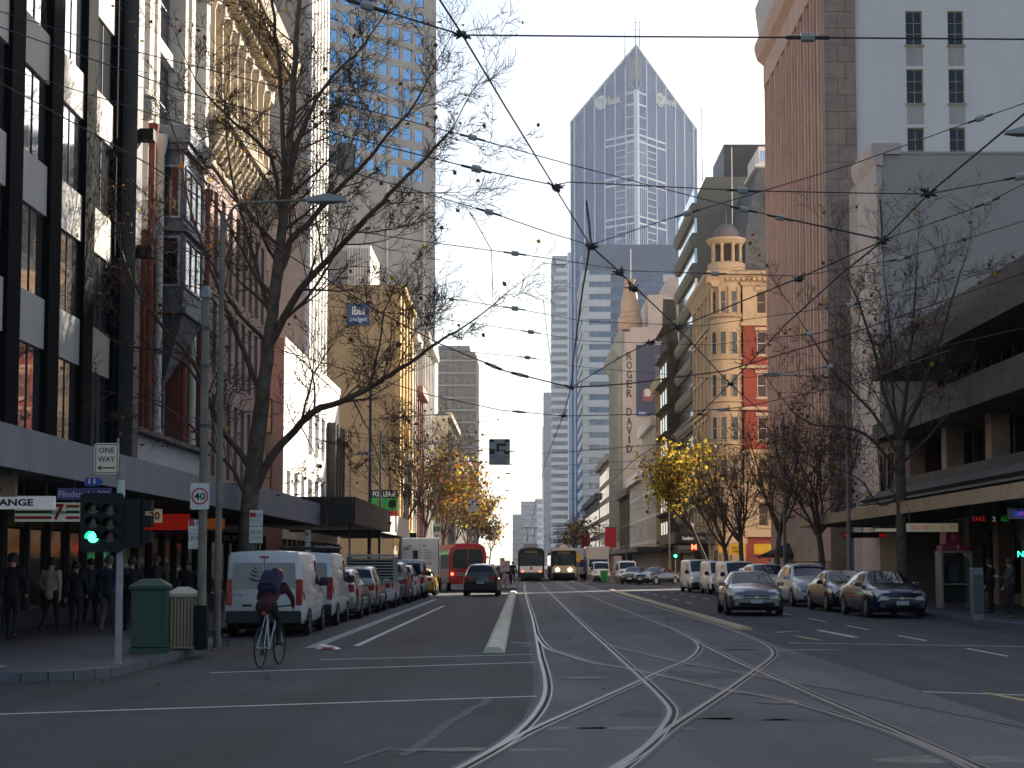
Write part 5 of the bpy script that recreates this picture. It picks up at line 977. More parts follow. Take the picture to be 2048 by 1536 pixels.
tk, Mx = truck('armoured_truck', 'white box truck numbered 341 with rear doors in the left row', -6.1, 98.6, R(1), 2.2, 6, 3.25, paint('truck_white', (.62, .62, .66)), 1)
box('door_window', tk, plastic, (-.42, -3.02, 2.0), (-.12, -3.005, 2.5), Mx); pq = Plane(Mx @ Vector((0, -3.02, 0)), Mx.to_3x3() @ Vector((1, 0, 0)), Mx.to_3x3() @ Vector((0, -1, 0)))
text('number', tk, black, '341', pq, -.8, 2.6, .01, h=.2, ext=.004, bold=.02)
for i in range(5): box('notice_line', tk, mat('print_grey', (.35, .35, .36), .7, 0), (.25, -3.012, 2.0 + .12 * i), (.25 + .5 - .05 * (i % 3), -3.003, 2.05 + .12 * i), Mx)
for z in (1.4, 2.75): box('door_hinge', tk, darkm, (-.75, -3.02, z), (-.5, -3.003, z + .05), Mx); box('door_hinge', tk, darkm, (.15, -3.02, z), (.4, -3.003, z + .05), Mx)
box('door_seam', tk, darkm, (-.01, -3.008, .9), (.01, -3.002, 3.15), Mx); box('yellow_label', tk, paint_y, (.4, -3.012, 1.68), (.68, -3.003, 1.78), Mx)
truck('delivery_truck', 'pale box truck facing the camera beyond the crossing', 7.7, 168, R(180), 2.4, 7, 3.5, paint('truck_cream', (.58, .55, .50)), -1); truck('far_truck', 'second pale truck parked behind the delivery truck', 6.0, 186, R(180), 2.4, 7, 3.5, MATS['truck_white'], -1); truck('blue_truck', 'bright blue curtain side truck far down the right side', 8.5, 230, R(180), 2.5, 7, 3.2, paint('truck_blue', (.03, .14, .42)), -1)
# red minibus
bus = thing('red_bus', 'red minibus with a wide dark rear window turning at the crossing', 'bus', (-4.05, 104.5, 0), rz=R(10)); Mx = WM[bus.name]; P_red = paint('bus_red', (.60, .02, .02))
Wb, Lb, Hb = 2.35, 7.5, 2.95; sec = [(-Wb / 2, .5), (-Wb / 2, 2.3), (-Wb / 2 + .1, 2.7), (-Wb / 2 + .35, Hb), (0, Hb + .06), (Wb / 2 - .35, Hb), (Wb / 2 - .1, 2.7), (Wb / 2, 2.3), (Wb / 2, .5)]
o = MB().prism(sec, 'y', -Lb / 2, Lb / 2).build('body', P_red, bus, Mx); o.modifiers.new('bevel', 'BEVEL').width = .06
MB().prism([(-.92, 1.45), (.92, 1.45), (.95, 2.2), (.78, 2.62), (-.78, 2.62), (-.95, 2.2)], 'y', -Lb / 2 - .03, -Lb / 2 + .01).build('rear_window', gl_car, bus, Mx); box('window_bar', bus, P_red, (-.02, -Lb / 2 - .045, 1.45), (.02, -Lb / 2 - .031, 2.62), Mx)
for sx in (-1, 1):
    for k in range(4): box('side_window', bus, gl_car, (sx * Wb / 2 - .012, -Lb / 2 + .35 + 1.7 * k, 1.4), (sx * Wb / 2 + .012, -Lb / 2 + 1.9 + 1.7 * k, 2.3), Mx)
    box('tail_lamp', bus, lamp_r_on if sx < 0 else lamp_r, (sx * .98 - .08, -Lb / 2 - .035, 1.0), (sx * .98 + .08, -Lb / 2 - .005, 1.16), Mx)
box('rear_bumper', bus, P_red, (-1.12, -Lb / 2 - .09, .45), (1.12, -Lb / 2 - .005, .72), Mx); box('stripe', bus, white_p, (-.75, -Lb / 2 - .02, 1.12), (.8, -Lb / 2 - .004, 1.15), Mx); box('stripe', bus, white_p, (-.75, -Lb / 2 - .02, 1.0), (.8, -Lb / 2 - .004, 1.03), Mx)
tm, rmm = wheel_meshes(.4, .24, rim_m)
for yy in (-2.3, 2.4):
    for sx in (-1, 1): wo = put(bpy.data.objects.new('wheel', tm), bus, Mx @ Matrix.Translation((sx * (Wb / 2 - .14), yy, .4))); put(bpy.data.objects.new('rim', rmm), wo, WM[wo.name])
# trams
def tram(name, lab, x, y, away, cream_low):
    r = thing(name, lab, 'tram', (x, y, 0)); W2, H2, L2 = 2.6, 3.35, 23
    gm = mat('tram_green', (.02, .10, .06), .4, .1, 2); cm = mat('tram_cream', (.56, .50, .38), .45, .08, 2); wm = mat('tram_white', (.62, .62, .60), .45, .06, 2)
    hm_ = mat('tram_black', (.015, .02, .018), .45, .1, 2) if away else cm; y0 = y
    sec = [(x - W2 / 2, .35), (x - W2 / 2, 2.9), (x - W2 / 2 + .25, 3.25), (x, H2 + .05), (x + W2 / 2 - .25, 3.25), (x + W2 / 2, 2.9), (x + W2 / 2, .35)]
    MB().prism(sec, 'y', y0 + .35, y0 + L2).build('body', gm if away else mat('tram_maroon', (.16, .035, .025), .45, .1, 2), r)
    nose = MB(); a = [(x + (px - x) * .93, pz * .985 + .01) for px, pz in sec]; nose.add([(px, y0 + .35, pz) for px, pz in sec] + [(px, y0, pz) for px, pz in a], [(i, (i + 1) % 7, 7 + (i + 1) % 7, 7 + i) for i in range(7)] + [tuple(range(7, 14))[::-1]]); nose.build('nose', hm_, r)
    MB().prism([(x - 1.08, 1.55), (x + 1.08, 1.55), (x + 1.08, 2.62), (x - 1.08, 2.62)], 'y', y0 - .025, y0 + .02).build('windscreen', gl_car, r); d = box('destination_panel', r, black, (x - 1.05, y0 - .03, 2.63), (x + 1.05, y0 + .02, 3.05)); box('destination_blind', d, mat('blind_text', (.10, .09, .04), .6, .2, 5), (x - .6, y0 - .035, 2.74), (x + .6, y0 - .031, 2.95))
    if away: box('front_panel', r, wm, (x - 1.1, y0 - .012, .925), (x + 1.1, y0 + .02, 1.5))
    box('wiper', r, plastic, (x - .3, y0 - .045, 1.5), (x - .27, y0 - .03, 2.2)); box('pillar', r, plastic, (x - .03, y0 - .04, 1.55), (x + .03, y0 - .026, 2.62)) if False else None
    for sx in (-1, 1):
        if away: box('tail_lamp', r, lamp_r_on, (x + sx * .85 - .1, y0 - .03, .93), (x + sx * .85 + .1, y0 + .02, 1.03)); box('corner_panel', r, black, (x + sx * 1.18 - .07, y0 - .012, .5), (x + sx * 1.18 + .07, y0 + .02, 3.0))
        else:
            MB().prism([(x + sx * .62 + .16 * math.cos(k * math.pi / 6), 1.12 + .16 * math.sin(k * math.pi / 6)) for k in range(12)], 'y', y0 - .05, y0 + .02).build('headlamp', lamp_w_on, r); box('corner_panel', r, black, (x + sx * 1.14 - .1, y0 - .012, 1.4), (x + sx * 1.14 + .1, y0 + .02, 3.0))
        for k in range(9): box('side_window', r, gl_car, (x + sx * W2 / 2 - .012, y0 + 1 + 2.4 * k, 1.45), (x + sx * W2 / 2 + .012, y0 + 3.1 + 2.4 * k, 2.6))
        box('skirt', r, plastic, (x + sx * (W2 / 2 - .02) - .03, y0 + .4, .2), (x + sx * (W2 / 2 - .02) + .03, y0 + L2, .6))
    box('bumper', r, black, (x - 1.15, y0 - .12, .35), (x + 1.15, y0 - .005, .8)); box('lower_band', r, mat('tram_band', (.10, .22, .16), .5, .1, 2) if away else cm, (x - 1.1, y0 - .02, .83), (x + 1.1, y0 - .004, .92)); box('underframe', r, under, (x - 1.0, y0 + .3, .12), (x + 1.0, y0 + L2, .34))
    MB().prism([(x + .14 * math.cos(k * math.pi / 6), 1.28 + .17 * math.sin(k * math.pi / 6)) for k in range(12)], 'y', y0 - .02, y0 + .01).build('crest', mat('crest_red', (.3, .05, .03), .5, .1, 10), r) if away else None
    box('roof_unit', r, galv, (x - .7, y0 + 2, H2), (x + .7, y0 + 7, H2 + .35)); pt = MB(); yy = y0 + 9
    for sx in (-.5, .5): pt.tube([(x + sx, yy, 3.4), (x + sx * .6, yy - 1.3, 4.5), (x + sx * .9, yy - .2, 5.4)], .035, 5)
    pt.tube([(x - .85, yy - .2, 5.42), (x + .85, yy - .2, 5.42)], .05, 5); pt.build('pantograph', plastic, r)
    if not away: MB().lathe((x, y0 + .5, 3.35), [(.4, 0), (.36, .2), (.1, .28)], 12).build('roof_lamp', cm, r)
    return r
tram('green_tram', 'white and green tram seen from behind on the left track', .85, 158, True, 0); tram('cream_tram', 'cream fronted tram with lit headlamps on the right track', 4.15, 163, False, 1)
# ================================================================== STREET FURNITURE
pole_m = mat('weathered_pole', (.17, .15, .12), .7, .35, 2., .2); signw = mat('sign_face_white', (.66, .65, .60), .5, .04, 3)
def sgnplate(parent, name, m, pl, u0, u1, z0, z1, d=.0, r=.03):
    pts = [];
    for (cu, cz, a0) in ((u1 - r, z1 - r, 0), (u0 + r, z1 - r, 90), (u0 + r, z0 + r, 180), (u1 - r, z0 + r, 270)):
        for k in range(4): a = R(a0 + 30 * k); pts.append((cu + r * math.cos(a), cz + r * math.sin(a)))
    n = len(pts); b = MB(); b.add([pl.p(u, z, d) for u, z in pts] + [pl.p(u, z, d - .012) for u, z in pts], [tuple(range(n)), tuple(range(n, 2 * n))[::-1]] + [(i, (i + 1) % n, n + (i + 1) % n, n + i) for i in range(n)])
    return b.build(name, m, parent)
def disc(pl, u, z, r, d, n=20): return MB().poly([pl.p(u + r * math.cos(2 * math.pi * k / n), z + r * math.sin(2 * math.pi * k / n), d) for k in range(n)])
def ring(pl, u, z, r0, r1, d, n=24):
    v = [pl.p(u + q * math.cos(2 * math.pi * k / n), z + q * math.sin(2 * math.pi * k / n), d) for q in (r0, r1) for k in range(n)]; return MB().add(v, [(k, (k + 1) % n, n + (k + 1) % n, n + k) for k in range(n)])
def rect_px(x0, y0, x1, y1, Y): a = atY(x0, y0, Y); b = atY(x1, y1, Y); return a.x, b.x, b.z, a.z
# ---- near traffic signal with its signs
B0 = atZ(236, 1328, .14); Yt = B0.y; tl = thing('traffic_signal', 'traffic signal showing green on the near left corner', 'traffic light', B0)
MB().lathe(B0, [(.075, 0), (.06, .05), (.055, 3.25)], 12).build('pole', galv, tl, sm=40); MB().lathe((B0.x, B0.y, 2.75), [(.065, 0), (.065, .1), (.055, .28)], 12).build('pole_cap', mat('cap_pale', (.45, .5, .47), .6, .05), tl, sm=40)
pt_ = south(Yt - .16); u0, u1, z0, z1 = rect_px(161, 986, 246, 1104, Yt - .16); bpn = sgnplate(tl, 'backing_board', black, pt_, u0, u1, z0, z1, 0, .06)
lens_off = mat('lens_off', (.02, .02, .02), .2, 0)
def head(px, pys, lit, Y, par, r_=.09):
    for i, py in enumerate(pys):
        q = atY(px, py, Y); pl = south(Y); on = i == lit
        disc(pl, q.x, q.z, r_ * .95, .02).build('lens', mat('lens_green', (.05, .8, .35), .4, 0, emit=(.02, 1, .38), est=6) if on else lens_off, par)
        v = MB(); n = 12; vv = [(q.x + r_ * math.cos(R(a)), q.z + r_ * math.sin(R(a))) for a in [-20 + 220 * k / n for k in range(n + 1)]]; v.add([pl.p(a, b, .0) for a, b in vv] + [pl.p(a, b, .2) for a, b in vv], [(k, k + 1, n + 2 + k, n + 1 + k) for k in range(n)]); v.build('visor', black, par)
head(187, (1018, 1046, 1074), 2, Yt - .155, bpn); head(221, (1020, 1048, 1074), 9, Yt - .155, bpn)
sh = box('side_head', tl, black, (B0.x + .09, Yt - .15, 1.95), (B0.x + .34, Yt + .2, 2.72))
for z in (2.05, 2.3, 2.55): box('side_visor', sh, black, (B0.x + .341, Yt - .1, z - .02), (B0.x + .5, Yt + .12, z + .16))
for z in (1.98, 2.66): box('bracket', tl, darkm, (B0.x - .3, Yt - .14, z), (B0.x + .1, Yt - .08, z + .04))
ow = thing('one_way_sign', 'white ONE WAY sign with an arrow pointing left above the near traffic signal', 'sign', (B0.x, Yt, 3.1)); po = south(Yt - .07); u0, u1, z0, z1 = rect_px(189, 886, 237, 948, Yt - .07); inkb = mat('sign_ink', (.10, .065, .03), .6, 0)
sgnplate(ow, 'plate', mat('sign_cream_face', (.66, .58, .44), .5, .05, 3), po, u0, u1, z0, z1, 0, .04); um = (u0 + u1) / 2; hh = z1 - z0
fr_ = MB(); e = .018
for (a, b, c, d) in ((u0 + e, u1 - e, z1 - e - .012, z1 - e), (u0 + e, u1 - e, z0 + e, z0 + e + .012), (u0 + e, u0 + e + .012, z0 + e, z1 - e), (u1 - e - .012, u1 - e, z0 + e, z1 - e)): fr_.pb(po, a, b, c, d, .001, .003)
fr_.build('border', inkb, ow); text('lettering', ow, inkb, 'ONE', po, um, z1 - hh * .23, .004, h=hh * .18, wd=.25, ext=.001, bold=.012); text('lettering', ow, inkb, 'WAY', po, um, z1 - hh * .52, .004, h=hh * .18, wd=.27, ext=.001, bold=.012)
za = z0 + hh * .2; MB().poly([po.p(u, z, .004) for u, z in ((um + .14, za - .012), (um + .14, za + .012), (um - .08, za + .012), (um - .08, za + .045), (um - .15, za), (um - .08, za - .045), (um - .08, za - .012))]).build('arrow', inkb, ow)
MB().tube([(B0.x - .06, Yt, 2.9), (B0.x - .06, Yt, z1 + .08)], .022, 8).build('post', galv, ow)
ss = thing('street_name_sign', 'purple street name sign reading Flinders La beside the traffic signal', 'sign', (B0.x - .5, Yt, 2.8)); u0, u1, z0, z1 = rect_px(115, 976, 224, 1000, Yt); sgnplate(ss, 'plate', mat('sign_purple', (.035, .02, .11), .5, .05), south(Yt), u0, u1, z0, z1, .02, .02); text('lettering', ss, mat('lettering_lilac', (.5, .45, .55), .6, 0), 'Flinders La 300', south(Yt), (u0 + u1) / 2, (z0 + z1) / 2, .024, wd=(u1 - u0) * .93, h=.1, ext=.001); box('bracket', ss, galv, (u1 - .02, Yt - .01, z0 + .04), (B0.x - .05, Yt + .02, z0 + .08))
bs = thing('toilet_sign', 'small blue pointed toilets sign above the street name sign', 'sign', (B0.x - .5, Yt, 2.95)); u0, u1, z0, z1 = rect_px(170, 956, 206, 972, Yt); MB().prism([(u0, z0), (u1 - .05, z0), (u1, (z0 + z1) / 2), (u1 - .05, z1), (u0, z1)], 'y', Yt - .01, Yt + .004).build('plate', mat('sign_royal_blue', (.02, .04, .28), .5, .05), bs); box('bracket', bs, galv, (u1 - .02, Yt - .005, z0 + .05), (B0.x - .05, Yt + .02, z0 + .08))
for dx in (-.04, .04): MB().lathe(((u0 + u1) / 2 - .03 + dx, Yt - .014, z0 + .03), [(.008, 0), (.022, .035), (.008, .05), (.014, .06), (.014, .075), (.002, .082)], 6).build('figure', signw, bs)
# ---- poles on the left pavement
def pole(name, lab, x, y, h, r0, r1, m, arm=None, cat='street lamp', zb=.14, base=None):
    r = thing(name, lab, cat, (x, y, zb)); MB().lathe((x, y, zb), [(r0 * 1.2, 0), (r0 * 1.2, .2), (r0, .25), (r0 * .9, h * .5), (r1, h)], 12).build('post', m, r, sm=40)
    if arm:
        dx, dz, lm_, dy = arm; pts = [(x, y, h + zb - .6), (x + dx * .12, y + dy * .1, h + zb + dz * .45), (x + dx * .45, y + dy * .45, h + zb + dz * .85), (x + dx, y + dy, h + zb + dz)]
        MB().tube(crom([Vector(p) for p in pts], 5), .025, 8).build('arm', m, r, sm=50); hd = MB(); hx = x + dx; hz_ = h + zb + dz; s = 1 if dx > 0 else -1
        hd.add([(hx - s * .15, y + dy - .1, hz_ + .03), (hx - s * .15, y + dy + .1, hz_ + .03), (hx + s * .25, y + dy - .16, hz_ + .1), (hx + s * .25, y + dy + .16, hz_ + .1), (hx + s * .6, y + dy - .06, hz_ + .02), (hx + s * .6, y + dy + .06, hz_ + .02), (hx - s * .15, y + dy - .1, hz_ - .04), (hx - s * .15, y + dy + .1, hz_ - .04), (hx + s * .25, y + dy - .16, hz_ - .05), (hx + s * .25, y + dy + .16, hz_ - .05), (hx + s * .6, y + dy - .06, hz_ - .03), (hx + s * .6, y + dy + .06, hz_ - .03)], [(0, 1, 3, 2), (2, 3, 5, 4), (6, 8, 9, 7), (8, 10, 11, 9), (0, 2, 8, 6), (2, 4, 10, 8), (1, 7, 9, 3), (3, 9, 11, 5), (0, 6, 7, 1), (4, 5, 11, 10)]); hd.build('lamp_head', lm_, r, sm=50)
    return r
lamp_g = mat('lamp_grey', (.30, .31, .31), .5, .1, 3)
b40 = atZ(402, 1300, .14); sp_ = pole('tram_pole', 'mottled tram wire pole carrying the 40 speed limit sign', b40.x, b40.y, 6.6, .085, .07, pole_m, cat='pole')
for z in (4.2, 5.3, 6.0): MB().lathe((b40.x, b40.y, z), [(.095, 0), (.095, .06)], 12).build('clamp', darkm, sp_, sm=40)
MB().lathe((b40.x, b40.y, 6.6), [(.1, 0), (.11, .12), (.05, .22)], 12).build('finial', galv, sp_, sm=40); box('sleeve', sp_, black, (b40.x - .11, b40.y - .11, .15), (b40.x + .11, b40.y + .11, .95))
s4 = thing('speed_limit_sign', 'white 40 speed limit sign with a red ring', 'sign', (b40.x, b40.y, 2.7)); Y4 = b40.y - .12; p4_ = south(Y4); u0, u1, z0, z1 = rect_px(381, 966, 418, 1019, Y4); sgnplate(s4, 'plate', signw, p4_, u0, u1, z0, z1, 0, .03); um, zm = (u0 + u1) / 2, (z0 + z1) / 2; ring(p4_, um, zm, .125, .155, .003).build('red_ring', red_s, s4); text('lettering', s4, black, '40', p4_, um, zm, .004, h=.135, wd=.2, ext=.001, bold=.015); box('bracket', s4, galv, (um - .1, Y4 + .003, zm - .02), (um + .1, Y4 + .05, zm + .02))
def parking_sign(lab, x0, y0, x1, y1, Y, post=None):
    r = thing('parking_sign', lab, 'sign', atY((x0 + x1) / 2, y1, Y)); u0, u1, z0, z1 = rect_px(x0, y0, x1, y1, Y); pl = south(Y); um = (u0 + u1) / 2; w_ = u1 - u0
    for k, (a, b) in enumerate(((.52, 1), (0, .5))):
        sgnplate(r, 'plate', signw, pl, u0, u1, z0 + (z1 - z0) * a, z0 + (z1 - z0) * b, 0, .015); zc = z0 + (z1 - z0) * (a + b) / 2
        text('lettering', r, inkb, '1P', pl, u1 - w_ * .28, zc + .06, .003, h=.09, ext=.001); 
        if k == 0: MB().pb(pl, u0 + .01, um - .005, zc + .02, zc + .14, .001, .003).build('red_panel', red_s, r)
        else: text('lettering', r, inkb, '1P', pl, u0 + w_ * .28, zc + .06, .003, h=.09, ext=.001)
        for j in range(3): MB().pb(pl, u0 + .03, u1 - .03, zc - .05 - .035 * j, zc - .04 - .035 * j, .001, .003).build('print_line', mat('print_grey2', (.3, .3, .3), .7, 0), r)
    if post: MB().tube([(um, Y + .04, .14), (um, Y + .04, z1 + .05)], .03, 8).build('post', darkm, r)
    else: box('bracket', r, galv, (u0, Y + .01, (z0 + z1) / 2), (u1 + .1, Y + .04, (z0 + z1) / 2 + .03))
parking_sign('narrow white parking restriction plates on the mottled pole', 377, 1040, 399, 1098, b40.y - .02); parking_sign('white parking restriction plates in front of the big tree trunk', 499, 1020, 525, 1086, 42.5, True); parking_sign('small white parking plates beyond the vans', 611, 1060, 621, 1112, 56, True)
b2 = atZ(434, 1296, .14); pole('street_lamp', 'tall dark street lamp with a long arm reaching right through the big tree', b2.x, b2.y, atY(635, 400, b2.y).z - .39, .065, .045, pole_m, (1.75, .25, lamp_g, 0))
pole('wire_pole', 'tall plain dark wire pole beside the black awning end', -7.85, 83, 10.9, .1, .08, darkm, cat='pole'); pole('street_lamp', 'dark street lamp with an upward arm left of the tan hotel wall', -7.85, 89, 8.9, .09, .06, darkm, (3.2, .9, lamp_g, 0)); pole('street_lamp', 'pale grey street lamp post behind the for lease board', -7.9, 110, 9, .13, .09, galv, (3.2, .8, lamp_g, 0)); pole('swan_neck_lamp', 'small white swan neck lamp in front of the tan wall', -7.9, 74, 6.3, .05, .04, mat('lamp_white', (.5, .47, .4), .5, .05), (.45, .3, lamp_g, 0))
for i, (y, lb) in enumerate(((150, 'slim grey lamp post at the far left corner'), (190, 'distant grey lamp post among the left trees'), (250, 'far thin lamp post beside the distant left trees'))): pole('street_lamp', lb, -7.9, y, 9, .1, .06, galv, (2.6, .6, lamp_g, 0))
for i, (x, y, h, lb) in enumerate(((13.6, 84, 9.2, 'grey street lamp beside the red umbrella on the right'), (13.4, 66.5, 9.0, 'grey street lamp behind the white SUV on the right'), (13.5, 34, 10.4, 'large street lamp reaching in from the right edge'), (13.6, 118, 9.0, 'thick grey lamp post at the far corner right of the coffee shop'), (13.6, 150, 9, 'lamp post beside the coffee shop entrance'), (13.5, 210, 9, 'distant lamp post along the right side'), (13.5, 300, 9, 'far lamp post before the lettered wall'))): pole('street_lamp', lb, x, y, h, .09, .06, pole_m if i != 1 else galv, (-2.9 if i != 2 else -2.6, .35, lamp_g, 0))
# ---- bins
bx = atZ(300, 1306, .14); gb_ = thing('green_bin', 'tall dark green street bin on the left corner', 'bin', bx, rz=R(8)); grn = mat('bin_green', (.012, .05, .032), .45, .15, 4); w2 = .31
Mg = WM[gb_.name]; MB().box((-w2, -w2, .1), (w2, w2, 1.12)).build('body', grn, gb_, Mg).modifiers.new('b', 'BEVEL').width = .02; MB().add([(-.35, -.35, 1.12), (.35, -.35, 1.12), (.35, .35, 1.12), (-.35, .35, 1.12), (-.35, -.35, 1.18), (.35, -.35, 1.18), (.35, .35, 1.18), (-.35, .35, 1.18), (-.16, -.16, 1.3), (.16, -.16, 1.3), (.16, .16, 1.3), (-.16, .16, 1.3)], [(0, 1, 5, 4), (1, 2, 6, 5), (2, 3, 7, 6), (3, 0, 4, 7), (4, 5, 9, 8), (5, 6, 10, 9), (6, 7, 11, 10), (7, 4, 8, 11), (8, 9, 10, 11), (0, 3, 2, 1)]).build('lid', grn, gb_, Mg); box('plinth', gb_, grn, (-.34, -.34, 0), (.34, .34, .1), Mg)
for s_ in ((-.22, -w2 - .012, .3), (.0, 0, 0)): 
    if s_[0]: box('door_panel', gb_, grn, (-.23, -w2 - .014, .25), (.23, -w2 - .001, .98), Mg)
bx = atZ(366, 1298, .14); sb = thing('perforated_bin', 'beige perforated metal litter bin beside the green bin', 'bin', bx, rz=R(12)); Ms = WM[sb.name]; prf = mat('perforated_beige', (.34, .27, .17), .45, .12, 5, metal=.4)
MB().box((-.27, -.25, .05), (.27, .25, .98)).build('liner', darkm, sb, Ms); slat = MB()
for k in range(10): x = -.27 + .06 * k; box('slat', sb, prf, (x - .021, -.275, .05), (x + .021, -.251, .95), Ms)
for k in range(8): y = -.22 + .063 * k; box('slat', sb, darkm, (.271, y - .02, .05), (.29, y + .02, .95), Ms)
MB().add([(-.32, -.31, .96), (.32, -.31, .96), (.32, .31, .96), (-.32, .31, .96), (-.32, -.31, 1.02), (.32, -.31, 1.02), (.32, .31, 1.02), (-.32, .31, 1.02), (-.1, -.1, 1.14), (.1, -.1, 1.14), (.1, .1, 1.14), (-.1, .1, 1.14)], [(0, 1, 5, 4), (1, 2, 6, 5), (2, 3, 7, 6), (3, 0, 4, 7), (4, 5, 9, 8), (5, 6, 10, 9), (6, 7, 11, 10), (7, 4, 8, 11), (8, 9, 10, 11)]).build('lid', mat('bin_lid', (.42, .38, .30), .4, .1, 4, metal=.5), sb, Ms)
q = atZ(1211, 1166, .0); gbn = thing('wheelie_bin', 'bright green wheelie bin by the barriers beyond the crossing', 'bin', (q.x, 148, 0)); MB().add([(q.x - .28, 147.7, .1), (q.x + .28, 147.7, .1), (q.x + .28, 148.3, .1), (q.x - .28, 148.3, .1), (q.x - .34, 147.6, 1.05), (q.x + .34, 147.6, 1.05), (q.x + .34, 148.4, 1.05), (q.x - .34, 148.4, 1.05)], [(0, 1, 5, 4), (1, 2, 6, 5), (2, 3, 7, 6), (3, 0, 4, 7), (4, 5, 6, 7)]).build('body', mat('bin_bright_green', (.02, .28, .04), .5, .05), gbn); box('lid', gbn, MATS['bin_bright_green'], (q.x - .36, 147.55, 1.051), (q.x + .36, 148.45, 1.12))
# ---- hook turn signs hung from the span wires
def hook_sign(lab, x0, y0, x1, y1, Y, wz):
    r = thing('hook_turn_sign', lab, 'sign', atY((x0 + x1) / 2, y1, Y)); u0, u1, z0, z1 = rect_px(x0, y0, x1, y1, Y); pl = south(Y); W_ = u1 - u0; H_ = z1 - z0; sgnplate(r, 'plate', mat('hook_plate', (.40, .41, .41), .6, .06, 2), pl, u0, u1, z0, z1, 0, .06); ink = mat('hook_ink', (.03, .03, .04), .6, 0); um = (u0 + u1) / 2
    for (a, b, c, d) in ((.0, .26, .88, 1.0), (.74, 1, .88, 1.0), (0, .28, .42, .6), (.72, 1, .42, .6)): MB().pb(pl, u0 + W_ * a + .005, u0 + W_ * b - .005, z0 + H_ * c, z0 + H_ * d - .01, .001, .004).build('corner_mark', ink, r)
    h = MB(); h.pb(pl, u0 + W_ * .36, u0 + W_ * .48, z0 + H_ * .5, z0 + H_ * .8, .001, .004); h.pb(pl, u0 + W_ * .36, u0 + W_ * .76, z0 + H_ * .74, z0 + H_ * .83, .004, .006); h.poly([pl.p(u0 + W_ * a, z0 + H_ * b, .007) for a, b in ((.74, .69), (.86, .785), (.74, .88))]); h.build('hook_arrow', ink, r)
    for i, s in enumerate(('RIGHT TURN', 'FROM LEFT', 'ONLY')): text('lettering', r, ink, s, pl, um, z0 + H_ * (.33 - .105 * i), .003, h=H_ * .065, wd=W_ * (.8 if i < 2 else .4), ext=.001)
    for u in (u0 + .1, u1 - .1): MB().tube([(u, Y, z1), (u, Y, wz)], .012, 5).build('hanger', darkm, r)
    return r
hook_sign('grey hook turn sign hanging over the street near the left trees', 978, 878, 1020, 930, 72, 7.6); hook_sign('smaller white hook turn sign farther away before the left trees', 936, 997, 957, 1023, 132, 8)
# ---- island signs, bollards, barriers
for (x0, y0, x1, y1, lb, yel_) in ((1000, 1121, 1019, 1143, 'pale red bordered sign board upper on the traffic island', True), (1004, 1148, 1018, 1168, 'keep left arrow board lower on the traffic island', False)):
    Yi = 112 if yel_ else 106; r = thing('island_sign', lb, 'sign', atY((x0 + x1) / 2, 1170, Yi)); u0, u1, z0, z1 = rect_px(x0, y0, x1, y1, Yi); pl = south(Yi); sgnplate(r, 'plate', mat('sign_pink', (.62, .35, .32), .5, .05), pl, u0, u1, z0, z1, 0, .02); sgnplate(r, 'face', mat('sign_rose', (.66, .5, .47), .5, .05), pl, u0 + .05, u1 - .05, z0 + .05, z1 - .05, .008, .02)
    MB().tube([pl.p(u0 + .12, z0 + .1 if not yel_ else z0 + .2, .02), pl.p(u1 - .12, z1 - .15, .02)], .025, 5).build('arrow', black, r); MB().tube([((u0 + u1) / 2, Yi + .05, .15), ((u0 + u1) / 2, Yi + .05, z1)], .035, 8).build('post', galv, r)
    if yel_: box('yellow_panel', r, mat('sign_lime', (.5, .5, .05), .5, 0), (u0, Yi - .03, z1 - .05), (u0 + .32, Yi - .015, z1 + .18))
pb_ = thing('parking_p_sign', 'blue P parking sign above the red bus', 'sign', atY(928, 1105, 140)); u0, u1, z0, z1 = rect_px(921, 1090, 938, 1104, 140); sgnplate(pb_, 'plate', mat('sign_p_blue', (.02, .05, .22), .5, .05), south(140), u0, u1, z0, z1, 0, .03); text('lettering', pb_, signw, 'P', south(140), (u0 + u1) / 2, (z0 + z1) / 2, .003, h=.42, ext=.001, bold=.02); MB().tube([(u0, 140.05, .1), (u0, 140.05, z1)], .035, 6).build('post', galv, pb_)
ts_ = thing('tram_stop_sign', 'small green and white tram stop sign on a pole over the bus', 'sign', atY(873, 1065, 118)); u0, u1, z0, z1 = rect_px(866, 1048, 881, 1070, 118); sgnplate(ts_, 'plate', signw, south(118), u0, u1, z0, z1, 0, .03); [MB().pb(south(118), a, a + .2, z0 + .25, z0 + .62, .001, .004).build('green_panel', mat('sign_tram_green', (.02, .16, .08), .5, 0), ts_) for a in (u0 + .05, u0 + .3)]; MB().tube([((u0 + u1) / 2, 118.06, .1), ((u0 + u1) / 2, 118.06, 7)], .06, 8).build('post', pole_m, ts_); MB().lathe(((u0 + u1) / 2, 118.06, 2.6), [(.075, 0), (.075, .3)], 8).build('red_band', red_s, ts_)
nt_ = thing('no_turn_sign', 'white no turn sign on the grey lamp post behind the for lease board', 'sign', atY(813, 1098, 109.8)); u0, u1, z0, z1 = rect_px(808, 1074, 822, 1098, 109.8); sgnplate(nt_, 'plate', signw, south(109.8), u0, u1, z0, z1, 0, .03); ring(south(109.8), (u0 + u1) / 2, z1 - .25, .13, .18, .003).build('red_ring', red_s, nt_); box('bracket', nt_, galv, ((u0 + u1) / 2 - .05, 109.81, z1 - .3), ((u0 + u1) / 2 + .05, 109.9, z1 - .25))
